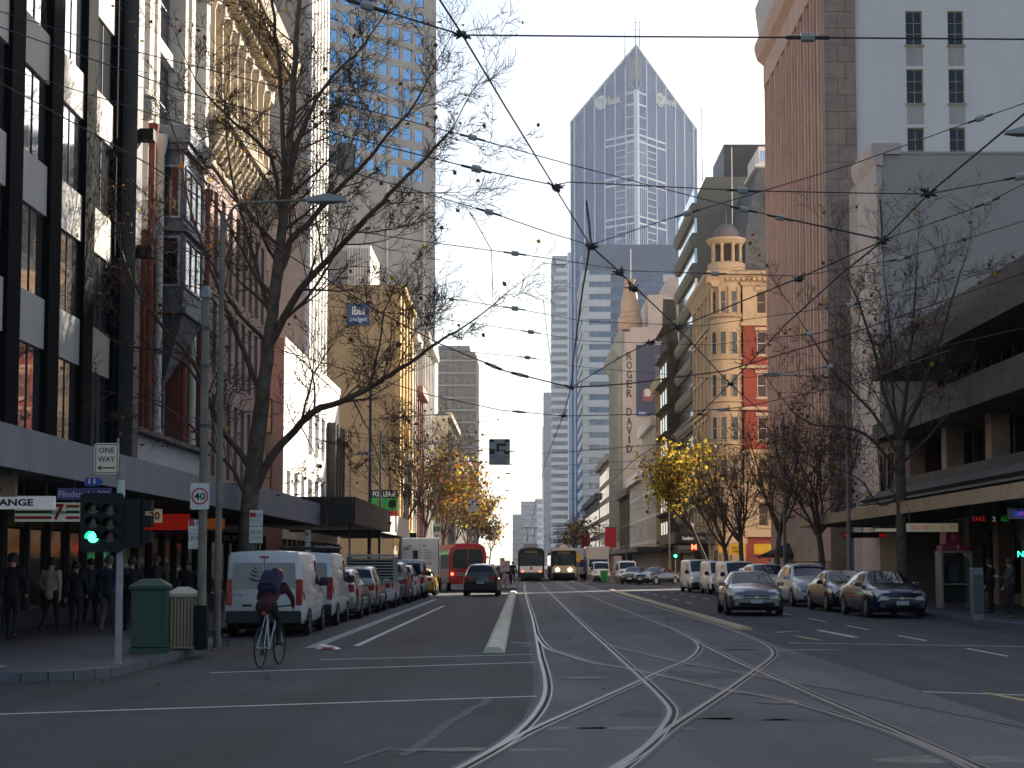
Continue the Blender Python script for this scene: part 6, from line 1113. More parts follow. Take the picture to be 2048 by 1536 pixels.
for (px, py, Y, lb, s) in ((826, 1092, 109.5, 'small green lit signal by the grey post on the left', 'g'), (1351, 1112, 147, 'green lit signal at the far right corner', 'g2')):
    q = atY(px, py, Y); r = thing('far_signal', lb, 'traffic light', (q.x, Y, .1)); box('head', r, black, (q.x - .22, Y, q.z - .3), (q.x + .22, Y + .2, q.z + .9)); disc(south(Y), q.x, q.z, .13, .01, 12).build('lens', MATS['lens_green'], r); [disc(south(Y), q.x, q.z + dz, .12, .01, 12).build('lens', lens_off, r) for dz in (.32, .62)]; MB().tube([(q.x, Y + .1, .1), (q.x, Y + .1, q.z + .9)], .06, 8).build('post', galv, r)
neon('red_letter_sign', 'glowing red letter M sign on a slim post before the coffee shop', 1388, 1094, 147, 'M', (1, .08, .04), .5, est=2.5)
dk = mat('umbrella_dark', (.03, .012, .014), .8, .1, 2); q = atY(1575, 1100, 108); um_ = thing('cafe_umbrella', 'dark red cafe umbrella beside the pier fronted building', 'umbrella', (q.x, 108, .14)); cv = MB(); n = 8
top = (q.x, 108, 3.1); rim_ = [(q.x + 1.7 * math.cos(2 * math.pi * k / n), 108 + 1.7 * math.sin(2 * math.pi * k / n), 2.35) for k in range(n)]; cv.add([top] + rim_ + [(x, y, z - .22) for x, y, z in rim_], [(0, 1 + k, 1 + (k + 1) % n) for k in range(n)] + [(1 + k, 1 + n + k, 1 + n + (k + 1) % n, 1 + (k + 1) % n) for k in range(n)]); cv.build('canopy', dk, um_); MB().tube([(q.x, 108, .14), (q.x, 108, 3.1)], .03, 6).build('pole', darkm, um_); MB().lathe((q.x, 108, .14), [(.3, 0), (.3, .08)], 12).build('base', darkm, um_)
q2 = atY(1530, 1092, 110); ub = thing('cafe_umbrella', 'red tilted cafe umbrella panel left of the dark one', 'umbrella', (q2.x, 110, .14)); MB().add([(q2.x - .6, 109.2, 2.2), (q2.x + .9, 109.2, 2.75), (q2.x + .9, 110.8, 2.75), (q2.x - .6, 110.8, 2.2), (q2.x - .6, 109.2, 2.05), (q2.x + .9, 109.2, 2.6)], [(0, 1, 2, 3), (0, 4, 5, 1)]).build('canopy', mat('umbrella_red', (.3, .02, .025), .8, .1, 2), ub); MB().tube([(q2.x + .3, 110, .14), (q2.x + .3, 110, 2.5)], .03, 6).build('pole', darkm, ub)
bar = mat('barrier_pipe', (.30, .25, .22), .6, .2, 3)
for (x0, x1, Y, lb) in ((1174, 1186, 146, 'short tram stop barrier panel next to the right track'), (1214, 1240, 145, 'pale tram stop barrier panel beside the bright green bin'), (1242, 1256, 143, 'narrow tram stop barrier panel in front of the far vans'), (1274, 1286, 142, 'rightmost tram stop barrier panel before the far van')):
    r = thing('barrier', lb, 'barrier', atY((x0 + x1) / 2, 1170, Y)); a, b = atY(x0, 1150, Y).x, atY(x1, 1150, Y).x
    for z in (.95, .15): box('rail', r, bar, (a, Y, z), (b, Y + .05, z + .05))
    n = max(3, int((b - a) / .14))
    for k in range(n + 1): box('baluster', r, bar, (a + (b - a) * k / n - .02, Y + .005, .0), (a + (b - a) * k / n + .02, Y + .045, .949))
q = atY(1157, 1115, 130); ye = thing('yellow_sign', 'small yellow sign on a pale post right of the trams', 'sign', (q.x, 130, 0)); sgnplate(ye, 'plate', MATS['sign_yellow'], south(130), q.x - .15, q.x + .15, q.z - .35, q.z + .3, 0, .03); MB().tube([(q.x, 130.04, 0), (q.x, 130.04, q.z + .3)], .04, 8).build('post', galv, ye)
# ---- phone booth, post and litter on the right
Yp = 58; u0, u1, z0, z1 = rect_px(1882, 1103, 1946, 1200, Yp); ph_ = thing('phone_booth', 'phone booth with a magenta hood under the right awning', 'phone booth', ((u0 + u1) / 2, Yp + .4, .14)); mg = mat('hood_magenta', (.32, .015, .08), .45, .08, 2); al = mat('booth_aluminium', (.30, .29, .28), .5, .1, 3, metal=.3)
for x in (u0, u1 - .07): box('frame_post', ph_, al, (x, Yp, .14), (x + .07, Yp + .85, 2.1))
box('back_panel', ph_, plastic, (u0 + .07, Yp + .8, .3), (u1 - .07, Yp + .84, 2.0)); box('shelf', ph_, al, (u0 + .08, Yp + .3, .95), (u1 - .08, Yp + .79, 1.0)); box('handset_unit', ph_, darkm, (u0 + .4, Yp + .55, 1.1), (u0 + .75, Yp + .79, 1.65)); box('purple_panel', ph_, mat('booth_purple', (.06, .01, .06), .5, 0), (u0 + .08, Yp + .7, 1.72), (u1 - .3, Yp + .78, 1.98)); box('side_glass', ph_, gl_shop, (u0 + .02, Yp + .06, .6), (u0 + .05, Yp + .8, 2.0)); box('roof', ph_, al, (u0 - .02, Yp - .04, 2.101), (u1 + .02, Yp + .9, 2.16))
a = atY(1893, 1065, Yp); MB().prism([(u0 + .05, 2.165), (u1 - .02, 2.165), (u1 - .12, 2.32), (u0 + .72, 2.4), (u0 + .68, a.z), (u0 + .2, a.z), (u0 + .17, 2.42), (u0 + .05, 2.35)], 'y', Yp + .02, Yp + .8).build('hood', mg, ph_); text('lettering', ph_, signw, 'T', south(Yp), (u0 + u1) / 2 + .06, 2.28, 0, h=.13, ext=.004, bold=.03)
for k in range(3): MB().tube([(u0 + .35 + (.08 + .07 * k) * math.cos(R(t)), Yp, 2.55 + (.08 + .07 * k) * math.sin(R(t))) for t in range(10, 90, 15)], .013, 5).build('wifi_arc', signw, ph_)
q = atZ(1955, 1243, .14); MB_ = thing('parking_meter_post', 'grey metal service post on the right pavement', 'post', q); MB().box((q.x - .16, q.y - .13, .14), (q.x + .16, q.y + .13, 1.6)).build('cabinet', mat('cabinet_grey', (.15, .16, .17), .5, .12, 3, metal=.3), MB_).modifiers.new('b', 'BEVEL').width = .03; box('door_panel', MB_, darkm, (q.x - .12, q.y - .142, .35), (q.x + .12, q.y - .131, 1.4)); box('label_panel', MB_, gs, (q.x - .06, q.y - .15, 1.15), (q.x + .06, q.y - .143, 1.27))
q = atZ(655, 1299); lt = thing('crushed_carton', 'crushed white carton lying on the road near the left lane line', 'litter', q); MB().add([(q.x - .22, q.y - .1, .01), (q.x + .2, q.y - .14, .01), (q.x + .26, q.y + .1, .012), (q.x - .16, q.y + .14, .01), (q.x - .16, q.y - .06, .09), (q.x + .14, q.y - .08, .06), (q.x + .18, q.y + .06, .05), (q.x - .12, q.y + .08, .11)], [(0, 1, 5, 4), (1, 2, 6, 5), (2, 3, 7, 6), (3, 0, 4, 7), (4, 5, 6, 7)]).build('carton', signw, lt); box('red_print', lt, red_s, (q.x - .1, q.y - .13, .02), (q.x + .12, q.y - .105, .05))
lf_m = mat('dry_leaf', (.16, .075, .02), .8, .3, 6); rl = random.Random(5); lv = MB()
for k in range(260):
    x = rl.choice([rl.uniform(-7.2, -5.9), rl.uniform(-9, 12), rl.gauss(-6.3, .3)]); y = rl.uniform(22, 60) if x > -6 else rl.uniform(26, 60); s = rl.uniform(.03, .06); a = rl.uniform(0, 6.3); z = .02 if x > -6.0 else (.03 if x > -7.2 else .17); z = .17 if x < -7.3 or (x < -6.2 and y < 35) else .015
    c, d = math.cos(a) * s, math.sin(a) * s; lv.add([(x - c, y - d, z), (x + d, y - c, z + s * rl.uniform(0, .6)), (x + c, y + d, z), (x - d, y + c, z + s * rl.uniform(0, .6))], [(0, 1, 2, 3)])
tag(lv.build('fallen_leaves', lf_m), 'dry brown leaves scattered along the left gutter and road', 'leaves', kind='stuff')
# flags and red banner far right
for (px, py, Y, m_, lb) in ((1171, 1085, 330, red_s, 'red hanging banner far along the right side'), (1221, 1075, 262, red_s, 'red and white hanging banner before the lettered wall')):
    q = atY(px, py, Y); r = thing('banner', lb, 'banner', q); box('cloth', r, m_, (q.x - .9, Y, q.z - 1.6), (q.x + .9, Y + .08, q.z + 1.6)); box('arm', r, darkm, (q.x - .9, Y - .02, q.z + 1.62), (XR, Y + .06, q.z + 1.7))
# ================================================================== OVERHEAD WIRES
cop = mat('wire_copper', (.10, .035, .022), .5, .2, 4, metal=.3); wir = mat('wire_dark', (.03, .028, .028), .6, .1, 4); insu = mat('insulator', (.36, .34, .31), .5, .2, 6)
def wire3(name, lab, pts, r=.011, m=wir, ins=(), nodes=(), group='overhead tram wires'):
    o = thing(name, lab, 'wire', pts[0], group); MB().tube(pts, r, 5).build('cable', m, o, sm=60)
    for (p, d) in ins:
        p = Vector(p); d = Vector(d).normalized(); s = .05 * (1 if p.y < 25 else 1.2); MB().tube([p - d * s * 1.05, p - d * s, p - d * s * .8, p + d * s * .8, p + d * s, p + d * s * 1.05], [s * .3, s * .62, s * .72, s * .72, s * .62, s * .3], 8).build('insulator', insu, o)
        MB().tube([p - d * s * 3.2, p - d * s * 1.0], r * 2.2, 5).build('shackle', wir, o); MB().tube([p + d * s * 1.0, p + d * s * 3.2], r * 2.2, 5).build('shackle', wir, o)
    for p in nodes:
        p = Vector(p); b = MB(); rr = random.Random(int(p.y * 10))
        for k in range(14): a = Vector((rr.uniform(-1, 1), rr.uniform(-1, 1), rr.uniform(-.4, .6))) * .13 * min(1, p.y / 22); b.tube([p - a * .3, p + a], [.018, .007], 5)
        b.tube([p + Vector((-.04, -.16, -.02)) * min(1, p.y / 22), p + Vector((.04, .16, 0)) * min(1, p.y / 22)], .03 * min(1, p.y / 22), 6); b.build('junction_clamp', wir, o)
    return o
ZC = 5.5
def cz(*px): return [atZ(a, b, ZC) for a, b in px]
wire3('contact_wire', 'reddish tram wire running down from the top centre to the first junction', cz((860, -34), (880, 0), (925, 70), (1010, 212), (1110, 375), (1180, 490)), .0075, cop, nodes=cz((925, 68), (1112, 376)))
wire3('contact_wire', 'dark crossing tram wire from the first junction down to the right', cz((1180, 490), (1240, 545), (1355, 655), (1460, 768), (1530, 830)), .0105, nodes=cz((1180, 492), (1355, 655), (1240, 546), (1265, 577)))
L_ = cz((1180, 490), (1165, 580), (1150, 690), (1142, 775), (1126, 832)); wire3('contact_wire', 'tram wire of the left track running away along the street', L_ + [Vector((.85, 60, ZC)), Vector((.85, 90, ZC)), Vector((.85, 160, ZC)), Vector((.85, 500, ZC))], .012, nodes=[L_[3], L_[4]])
R_ = cz((1765, 482), (1680, 550), (1570, 650), (1460, 768), (1400, 828)); wire3('contact_wire', 'tram wire of the right track running away along the street', R_ + [Vector((4.1, 60, ZC)), Vector((4.1, 160, ZC)), Vector((4.1, 500, ZC))], .012, nodes=[R_[3], R_[4]])
wire3('contact_wire', 'crossing tram wire sweeping from the upper right edge to the left track', cz((2110, 180), (2048, 228), (1860, 385), (1765, 482), (1600, 555), (1355, 655), (1240, 715), (1142, 775)), .010, nodes=cz((1765, 482), (1855, 388), (1600, 557), (1300, 685)))
MB().tube([atZ(1183, 492, ZC), atZ(1183, 492, ZC) + Vector((-.06, 0, .55))], .014, 5).build('guide_rod', wir, bpy.data.objects['contact_wire']); MB().tube([atZ(1765, 482, ZC), atZ(1765, 482, ZC) + Vector((-.02, 0, .5))], .014, 5).build('guide_rod', wir, bpy.data.objects['contact_wire.004'])
def span(lab, Y, px, ins=(), r=.0065, m=wir, nodes=()):
    pts = [atY(a, b, Y) for a, b in px]; ii = []
    for (a, b) in ins:
        p = atY(a, b, Y); k = min(range(len(pts) - 1), key=lambda i: abs((pts[i].x + pts[i + 1].x) / 2 - p.x) - (pts[i + 1].x - pts[i].x) / 2); t = (p.x - pts[k].x) / (pts[k + 1].x - pts[k].x); p = pts[k].lerp(pts[k + 1], t); ii.append((p, pts[k + 1] - pts[k]))
    return wire3('span_wire', lab, pts, r, m, ii, [atY(a, b, Y) for a, b in nodes], 'span wires across the street')
span('nearest span wire across the very top of the picture', 11.8, [(560, -42), (735, 12), (925, 70), (1260, 73), (1615, 75), (2120, 79)], [(735, 13), (1615, 75)], .007, nodes=())
span('span wire from the upper left to the upper right junction', 19, [(-40, 10), (200, 85), (600, 185), (945, 275), (1140, 329), (1480, 417), (1765, 478)], [(945, 275), (1488, 420)])
span('span wire passing just under the pointed tower shoulder', 16.2, [(-40, 40), (360, 180), (700, 275), (953, 338), (1108, 370), (1140, 364), (1485, 381), (1720, 386), (1855, 388), (2048, 352), (2120, 340)], [(953, 338), (1485, 381), (2040, 354)])
span('span wire rising right from the first junction', 19.3, [(-40, 120), (390, 255), (880, 395), (978, 424), (1100, 466), (1180, 490), (1330, 440), (1700, 330), (1960, 237), (2120, 182)], [(978, 424), (1375, 427), (1960, 237)])
span('short span wire rising right from the second junction', 19.2, [(1545, 432), (1765, 480), (1925, 425), (1975, 405), (2120, 330)], [(1975, 405), (1560, 436)])
span('span wire crossing level over the banded tower', 22.5, [(560, 440), (840, 482), (1030, 507), (1160, 526), (1260, 542), (1600, 552), (1800, 518), (2120, 420)], [(1030, 507), (1430, 546), (1800, 518)])
span('span wire at half height right of the tan hotel', 28.5, [(600, 560), (880, 594), (1030, 617), (1165, 642), (1400, 652), (1700, 610), (2120, 500)], [(1030, 617), (1700, 610)])
span('span wire above the hook turn sign', 32, [(640, 610), (900, 640), (1062, 664), (1170, 682), (1420, 690), (1690, 660), (2120, 560)], [(1062, 664), (1620, 668)]); span('span wire with an insulator over the sky gap', 35, [(700, 672), (900, 700), (1055, 715), (1155, 733), (1460, 760), (1760, 720), (2120, 640)], [(1055, 715), (1660, 733)])
span('thick reddish span cable from the upper left corner to the lower junction', 34.8, [(-30, 150), (0, 165), (300, 330), (600, 525), (760, 625), (880, 688), (1010, 742), (1142, 775), (1250, 768), (1450, 742), (1700, 668), (2120, 520)], [(987, 752), (1040, 748)], .016, cop)
span('reddish span cable over the lower tower', 47, [(560, 700), (860, 790), (1000, 820), (1126, 832), (1300, 828), (1480, 815), (1700, 770), (1900, 700)], [(1038, 812)], .014, cop)
for i, (Y, y0, y1) in enumerate(((55, 850, 905), (66, 905, 930), (72, 872, 905), (80, 915, 950), (95, 950, 985), (110, 965, 1003), (125, 985, 1020), (145, 1000, 1038), (175, 1020, 1055), (210, 1040, 1070))):
    x0, x1 = 1045 - 8 / Y * FPX, 1045 + 13.4 / Y * FPX; span('%s of the thin span wires low over the distant street, counted from the nearest' % ('first', 'second', 'third', 'fourth', 'fifth', 'sixth', 'seventh', 'eighth', 'ninth', 'farthest')[i], Y, [(x0, y0), (1045, y1), (1090, y1 + 2), (x1, y0 - 6)], [(1015, y1 - 4)] if Y < 100 else (), .009)
for i, (a, b, Y) in enumerate((((983, 502), (986, 606), 25), ((1022, 655), (1022, 713), 33), ((940, 424), (983, 500), 22))): span('short dropper wire %s' % ('between two span wires in the sky gap', 'between lower span wires above the hook sign', 'slanting beside the grey tower edge')[i], Y, [a, b], (), .006)
# ================================================================== TREES
bark = mat('plane_bark', (.11, .078, .055), .9, .45, 4., .5, rgb2=(.20, .155, .115)); twigm = mat('twig', (.085, .05, .032), .85, .2, 6)
leafs = [mat('leaf_brown', (.12, .06, .022), .7, .3, 9), mat('leaf_orange', (.38, .13, .02), .65, .25, 9), mat('leaf_yellow', (.62, .44, .04), .6, .25, 9), mat('leaf_olive', (.13, .14, .03), .65, .25, 9)]
for m_ in leafs:      # thin leaves let the low sun through
    t_ = m_.node_tree; b_ = t_.nodes['Principled BSDF']; tr_ = t_.nodes.new('ShaderNodeBsdfTranslucent'); mx_ = t_.nodes.new('ShaderNodeMixShader'); mx_.inputs[0].default_value = .5
    t_.links.new(b_.inputs['Base Color'].links[0].from_socket, tr_.inputs['Color']); t_.links.new(b_.outputs[0], mx_.inputs[1]); t_.links.new(tr_.outputs[0], mx_.inputs[2]); t_.links.new(mx_.outputs[0], [n for n in t_.nodes if n.type == 'OUTPUT_MATERIAL'][0].inputs['Surface'])
seed = mat('seed_ball', (.06, .035, .02), .9, .2, 9)
class Tree:
    def __init__(s, rs): s.r = random.Random(rs); s.tr = MB(); s.br = MB(); s.tw = MB(); s.lf = MB(); s.tips = []; s.sd = MB()
    def seg(s, pts, r0, r1):
        n = len(pts); rad = [r0 + (r1 - r0) * i / (n - 1) for i in range(n)]; b = s.tr if r0 > .13 else (s.br if r0 > .03 else s.tw); b.tube(pts, rad, 9 if r0 > .13 else (6 if r0 > .03 else 3), cap=False)
    def wander(s, p, d, L, n, up, jit):
        pts = [p]; d = d.normalized()
        for i in range(n):
            d = (d + Vector((s.r.uniform(-1, 1), s.r.uniform(-1, 1), s.r.uniform(-1, 1))) * jit + Vector((0, 0, up))).normalized(); p = p + d * (L / n); pts.append(p)
        return pts, d
    def grow(s, p, d, L, rad, lev, maxlev, dens=1., up=.05):
        n = max(3, min(6, int(L / .35))); pts, dd = s.wander(p, d, L, n, up, .16 if lev < 2 else .24); s.seg(pts, rad, rad * .45)
        if lev >= maxlev: s.tips.append((pts[-1], dd)); s.tips.append((pts[len(pts) // 2], dd)); return
        k = int((4 if lev == 0 else 3.6) * dens + s.r.random())
        for i in range(k):
            t = .25 + .75 * (i + s.r.random()) / k; q = pts[min(int(t * n), n - 1)].lerp(pts[min(int(t * n) + 1, n)], t * n - int(t * n)) if t < 1 else pts[-1]
            perp = Vector((s.r.gauss(0, 1), s.r.gauss(0, 1), s.r.gauss(0, .7))); perp = (perp - dd * perp.dot(dd)); perp.normalize(); sp = s.r.uniform(.45, .95)
            s.grow(q, dd * (1 - sp * .35) + perp * sp, L * s.r.uniform(.42, .68), max(rad * .5 * (1 - .4 * t), .0095), lev + 1, maxlev, dens, up)
        s.grow(pts[-1], dd, L * .55, rad * .45, lev + 1, maxlev, dens, up)
    def limb(s, px, Y, r0, r1, maxlev=3, dens=1., tlen=1.5, dy=0., every=.55, lev0=1, start=.25, ups=.06):
        """a main limb through photographed points; side branches are grown on it"""
        n = len(px); pts = [atY(a, b, Y + dy * (i / (n - 1)) ** 1.3) for i, (a, b) in enumerate(px)]; pts = crom(pts, 4); m = len(pts)
        for i in range(m): pts[i] = pts[i] + Vector((s.r.uniform(-1, 1), s.r.uniform(-1, 1), s.r.uniform(-1, 1))) * .025
        s.seg(pts, r0, r1); acc = 0; L = sum((pts[i + 1] - pts[i]).length for i in range(m - 1)); run = 0
        for i in range(m - 1):
            dd = pts[i + 1] - pts[i]; run += dd.length; acc += dd.length; t = run / L
            if t > start and acc > every:
                acc = 0; d = dd.normalized(); perp = Vector((s.r.gauss(0, 1), s.r.gauss(0, 1), s.r.gauss(.25, .7))); perp = (perp - d * perp.dot(d)); perp.normalize()
                s.grow(pts[i], d * .6 + perp * s.r.uniform(.6, 1.1), tlen * s.r.uniform(.6, 1.25) * (1.15 - .45 * t), max(.012, (r0 + (r1 - r0) * t) * .42), lev0, maxlev, dens, ups)
        s.grow(pts[-1], pts[-1] - pts[-2], tlen, r1, lev0, maxlev, dens, ups)
    def leaves(s, prob, size, weights, hang=.15, spread=.12, mult=1):
        for p, d in s.tips:
            for _ in range(mult):
                if s.r.random() > prob: continue
                c = p + Vector((s.r.gauss(0, spread), s.r.gauss(0, spread), -abs(s.r.gauss(0, hang)))); a = Vector((s.r.gauss(0, 1), s.r.gauss(0, 1), s.r.gauss(0, .8))).normalized(); b = a.orthogonal().normalized(); b = (b * math.cos(s.r.random() * 6) + a.cross(b) * math.sin(s.r.random() * 6)); n = a.cross(b); z = size * s.r.uniform(.6, 1.25); cu = s.r.uniform(-.25, .35)
                s.lf.add([c - a * z, c - b * z * .75 + n * z * cu, c - a * z * .1 + a * z * .15, c + b * z * .75 + n * z * cu, c + a * z], [(0, 1, 2), (2, 1, 4), (0, 2, 3), (2, 4, 3)], s.r.choices(range(4), weights)[0])
    def seeds(s, prob):
        for p, d in s.tips:
            if s.r.random() < prob: q = p + Vector((s.r.gauss(0, .05), s.r.gauss(0, .05), -s.r.uniform(.05, .2))); s.sd.lathe(q, [(.006, -.02), (.018, -.012), (.02, 0), (.018, .012), (.006, .02)], 5); s.sd.tube([p, q], .003, 3, cap=False)
    def build(s, name, lab, loc, group, cat='tree'):
        r = thing(name, lab, cat, loc, group)
        if s.tr.v: s.tr.build('trunk', bark, r, sm=60)
        br = s.br.build('branches', mat('branch_bark', (.10, .066, .046), .9, .4, 4), r, sm=60); tag(s.tw.build('twigs', twigm, br), kind='stuff'); print(name, len(s.tips), len(s.tw.f), len(s.lf.f))
        if s.sd.v: tag(s.sd.build('seed_balls', seed, r), kind='stuff')
        if s.lf.v: tag(s.lf.build('leaves', leafs, r), kind='stuff')
        return r
GT = 'street plane trees'
Y1 = 46.6; t1 = Tree(11)
t1.seg(crom([atY(a, b, Y1) for a, b in [(488, 1246), (491, 1160), (494, 1080), (500, 1000), (512, 900), (525, 800)]], 4), .30, .22); t1.seg([atY(484, 1250, Y1), atY(489, 1215, Y1)], .42, .28)
t1.limb([(525, 800), (538, 690), (553, 560), (566, 430), (578, 300), (588, 160), (598, 20), (604, -80)], Y1, .2, .05, 4, 1.01, 2.2, .3, 0.39, start=.15)
t1.limb([(509, 984), (539, 919), (577, 875), (627, 822), (679, 805), (738, 776), (796, 740), (832, 717), (876, 685), (920, 660)], Y1, .13, .028, 4, 1.18, 2.0, -1., 0.33)
t1.limb([(548, 620), (573, 497), (620, 443), (667, 390), (720, 337), (767, 280), (823, 217), (860, 150)], Y1, .11, .022, 4, 1.18, 2.0, 1.4, 0.33); t1.limb([(538, 690), (600, 580), (663, 512), (750, 420), (800, 367), (867, 300), (905, 255)], Y1, .12, .022, 4, 1.18, 2.0, -1.8, 0.33)
t1.limb([(572, 400), (587, 320), (607, 257), (640, 187), (677, 140), (717, 103), (760, 43)], Y1, .09, .02, 4, 1.12, 1.8, .9, 0.33); t1.limb([(505, 945), (484, 910), (440, 850), (393, 738), (361, 694), (304, 626), (265, 560), (235, 480)], Y1, .10, .022, 4, 1.01, 1.9, -1.2, 0.39)
t1.limb([(522, 785), (494, 720), (460, 634), (430, 560), (400, 480), (375, 400), (360, 310)], Y1, .09, .02, 4, 1.01, 1.8, 1.2, 0.39); t1.limb([(562, 440), (547, 330), (517, 287), (467, 243), (423, 200), (385, 150)], Y1, .07, .018, 4, 1.01, 1.7, -1.0, 0.35)
t1.limb([(570, 370), (566, 250), (558, 130), (545, 10), (535, -70)], Y1, .08, .03, 4, 1.01, 1.8, 1., 0.35); t1.limb([(545, 650), (520, 560), (495, 470), (470, 380), (455, 290), (450, 200)], Y1, .07, .02, 4, 0.95, 1.7, 2.0, 0.39)
t1.limb([(498, 1010), (470, 950), (430, 900), (380, 850), (320, 810), (260, 790)], Y1, .06, .015, 4, 0.90, 1.5, -1.5, 0.39); t1.limb([(430, 830), (380, 740), (320, 700), (250, 690), (200, 660), (160, 600)], Y1, .05, .014, 4, 0.90, 1.5, -.6, 0.43)
t1.limb([(700, 790), (735, 860), (760, 930), (790, 960)], Y1, .03, .01, 4, 1.12, 1.0, -.8, 0.31, ups=-.02); t1.limb([(600, 850), (625, 900), (640, 950)], Y1, .025, .01, 4, 1.12, .9, .5, 0.31, ups=-.03)
t1.limb([(738, 776), (760, 690), (770, 620), (800, 560)], Y1, .035, .012, 4, 1.12, 1.2, -.6, 0.31)
t1.leaves(.02, .085, (6, 2.2, 1.0, 1.0)); t1.seeds(.018); t1.build('plane_tree', 'big bare plane tree with a few brown leaves rising behind the white van', (atY(488, 1246, Y1).x, Y1, .14), GT)
Y2 = 60; t2 = Tree(23); t2.seg(crom([atY(a, b, Y2) for a, b in [(1806, 1215), (1804, 1100), (1802, 980), (1799, 880)]], 4), .22, .17)
for px, r0, dy in (([(1799, 880), (1770, 790), (1745, 690), (1715, 600), (1690, 540)], .09, .8), ([(1800, 880), (1838, 800), (1872, 700), (1902, 610), (1925, 530)], .10, -.8), ([(1800, 890), (1815, 760), (1826, 640), (1835, 510)], .1, .5), ([(1798, 950), (1745, 880), (1690, 855), (1630, 850), (1580, 820)], .07, -1.), ([(1800, 920), (1750, 830), (1680, 760), (1640, 700), (1600, 640)], .07, 1.), ([(1803, 930), (1860, 870), (1920, 800), (1960, 700)], .06, 1.2), ([(1800, 990), (1760, 1010), (1720, 960), (1680, 940)], .04, -.6), ([(1802, 900), (1785, 780), (1780, 660), (1770, 560)], .07, -1.2), ([(1802, 1000), (1765, 960), (1755, 900)], .04, .5)): t2.limb(px, Y2, r0, .018, 4, .95, 2.0, dy, .4)
t2.leaves(.028, .09, (5, 3, 2, 1.6)); t2.seeds(.006); t2.build('plane_tree', 'bare plane tree with scattered orange leaves on the right pavement beside the blue car', (atY(1806, 1215, Y2).x, Y2, .14), GT)
def generic(seed_, x, y, h, lab, lw, prob, size, mult=1, dens=.95, tr=.18, lean=(0, 0), trunk=.32, spread=1., maxlev=5, sp=.35):
    t = Tree(seed_); b = Vector((x, y, .14)); rr = t.r; top = b + Vector((lean[0], lean[1], h * trunk)); t.seg(crom([b, b.lerp(top, .5) + Vector((rr.uniform(-.1, .1), 0, 0)), top], 3), tr, tr * .72); k = 6
    for i in range(k):
        a = 2 * math.pi * (i + rr.random() * .6) / k; out = rr.uniform(.35, .8) * spread if i else .1; L = h * (1 - trunk) * rr.uniform(.42, .55); t.grow(top - Vector((0, 0, rr.uniform(0, .5))), Vector((math.cos(a) * out + lean[0] * .2, math.sin(a) * out, 1)), L, tr * .5, 0, maxlev - 1, dens, .07)
    if prob: t.leaves(prob, size, lw, .2, sp, mult)
    return t.build('plane_tree', lab, b, GT)
generic(31, 13.9, 101, 10.5, 'bare dark plane tree with twisting limbs in front of the turreted building', (5, 2, 1, 1), .03, .1, lean=(-.3, 0), spread=1.3)
generic(32, 13.8, 88, 11, 'thin bare plane tree before the pier fronted building', (4, 1.5, 1, 2), .05, .1, lean=(.2, 0), spread=1.2)
generic(33, 13.7, 107, 9, 'slim bare plane tree left of the yellow poster board', (4, 2, 1, 1), .03, .1, lean=(-.4, 0), spread=1.2)
generic(34, 13.5, 113, 10.7, 'bright yellow leaved plane tree catching the sun at the crossing', (.3, 1.6, 6, 2.5), .27, .14, 2, lean=(-1.9, 0), trunk=.42, sp=.35, spread=1.)
generic(35, 14.2, 76, 9.5, 'half bare plane tree with dull green leaves beside the right street lamp', (3, 1.5, .8, 4), .09, .11, 1, lean=(-.3, 0), spread=1.4)
for i, (x, y, h, m, lb, pr) in enumerate(((-9.2, 118, 15, 1, 'bare plane tree in front of the tan hotel', .03), (-9.2, 146, 16.5, 2, 'forked plane tree just beyond the crossing on the left', .08), (-8.8, 170, 15, 3, 'browning plane tree second beyond the crossing on the left', .5), (-8.8, 200, 15.5, 4, 'russet leaved plane tree third beyond the crossing on the left', .6), (-8.5, 235, 15, 5, 'golden plane tree before the sky gap', .55), (-8.5, 275, 14.5, 6, 'farthest golden plane tree of the left row', .8))):
    generic(50 + i, x, y, h, lb, (6, 1.3, 1.4 if i > 2 else .6, 2), pr, .2 if i > 1 else .14, m, lean=(.5, 0), trunk=.3, spread=1.15, sp=.5, dens=.9, maxlev=5 if i < 2 else 4)
for i, (x, y, h, lb) in enumerate(((13.2, 330, 13, 'distant bare plane tree right of the trams'), (13.2, 390, 13, 'farthest bare plane tree on the right side'), (12.8, 460, 14, 'hazy plane tree at the end of the right row'), (-7.5, 360, 14, 'hazy plane tree at the end of the left row'))): generic(70 + i, x, y, h, lb, (4, 1.5, 1, 1), .6, .3, 3, lean=(-.5 if x > 0 else .5, 0), maxlev=3, sp=.6)
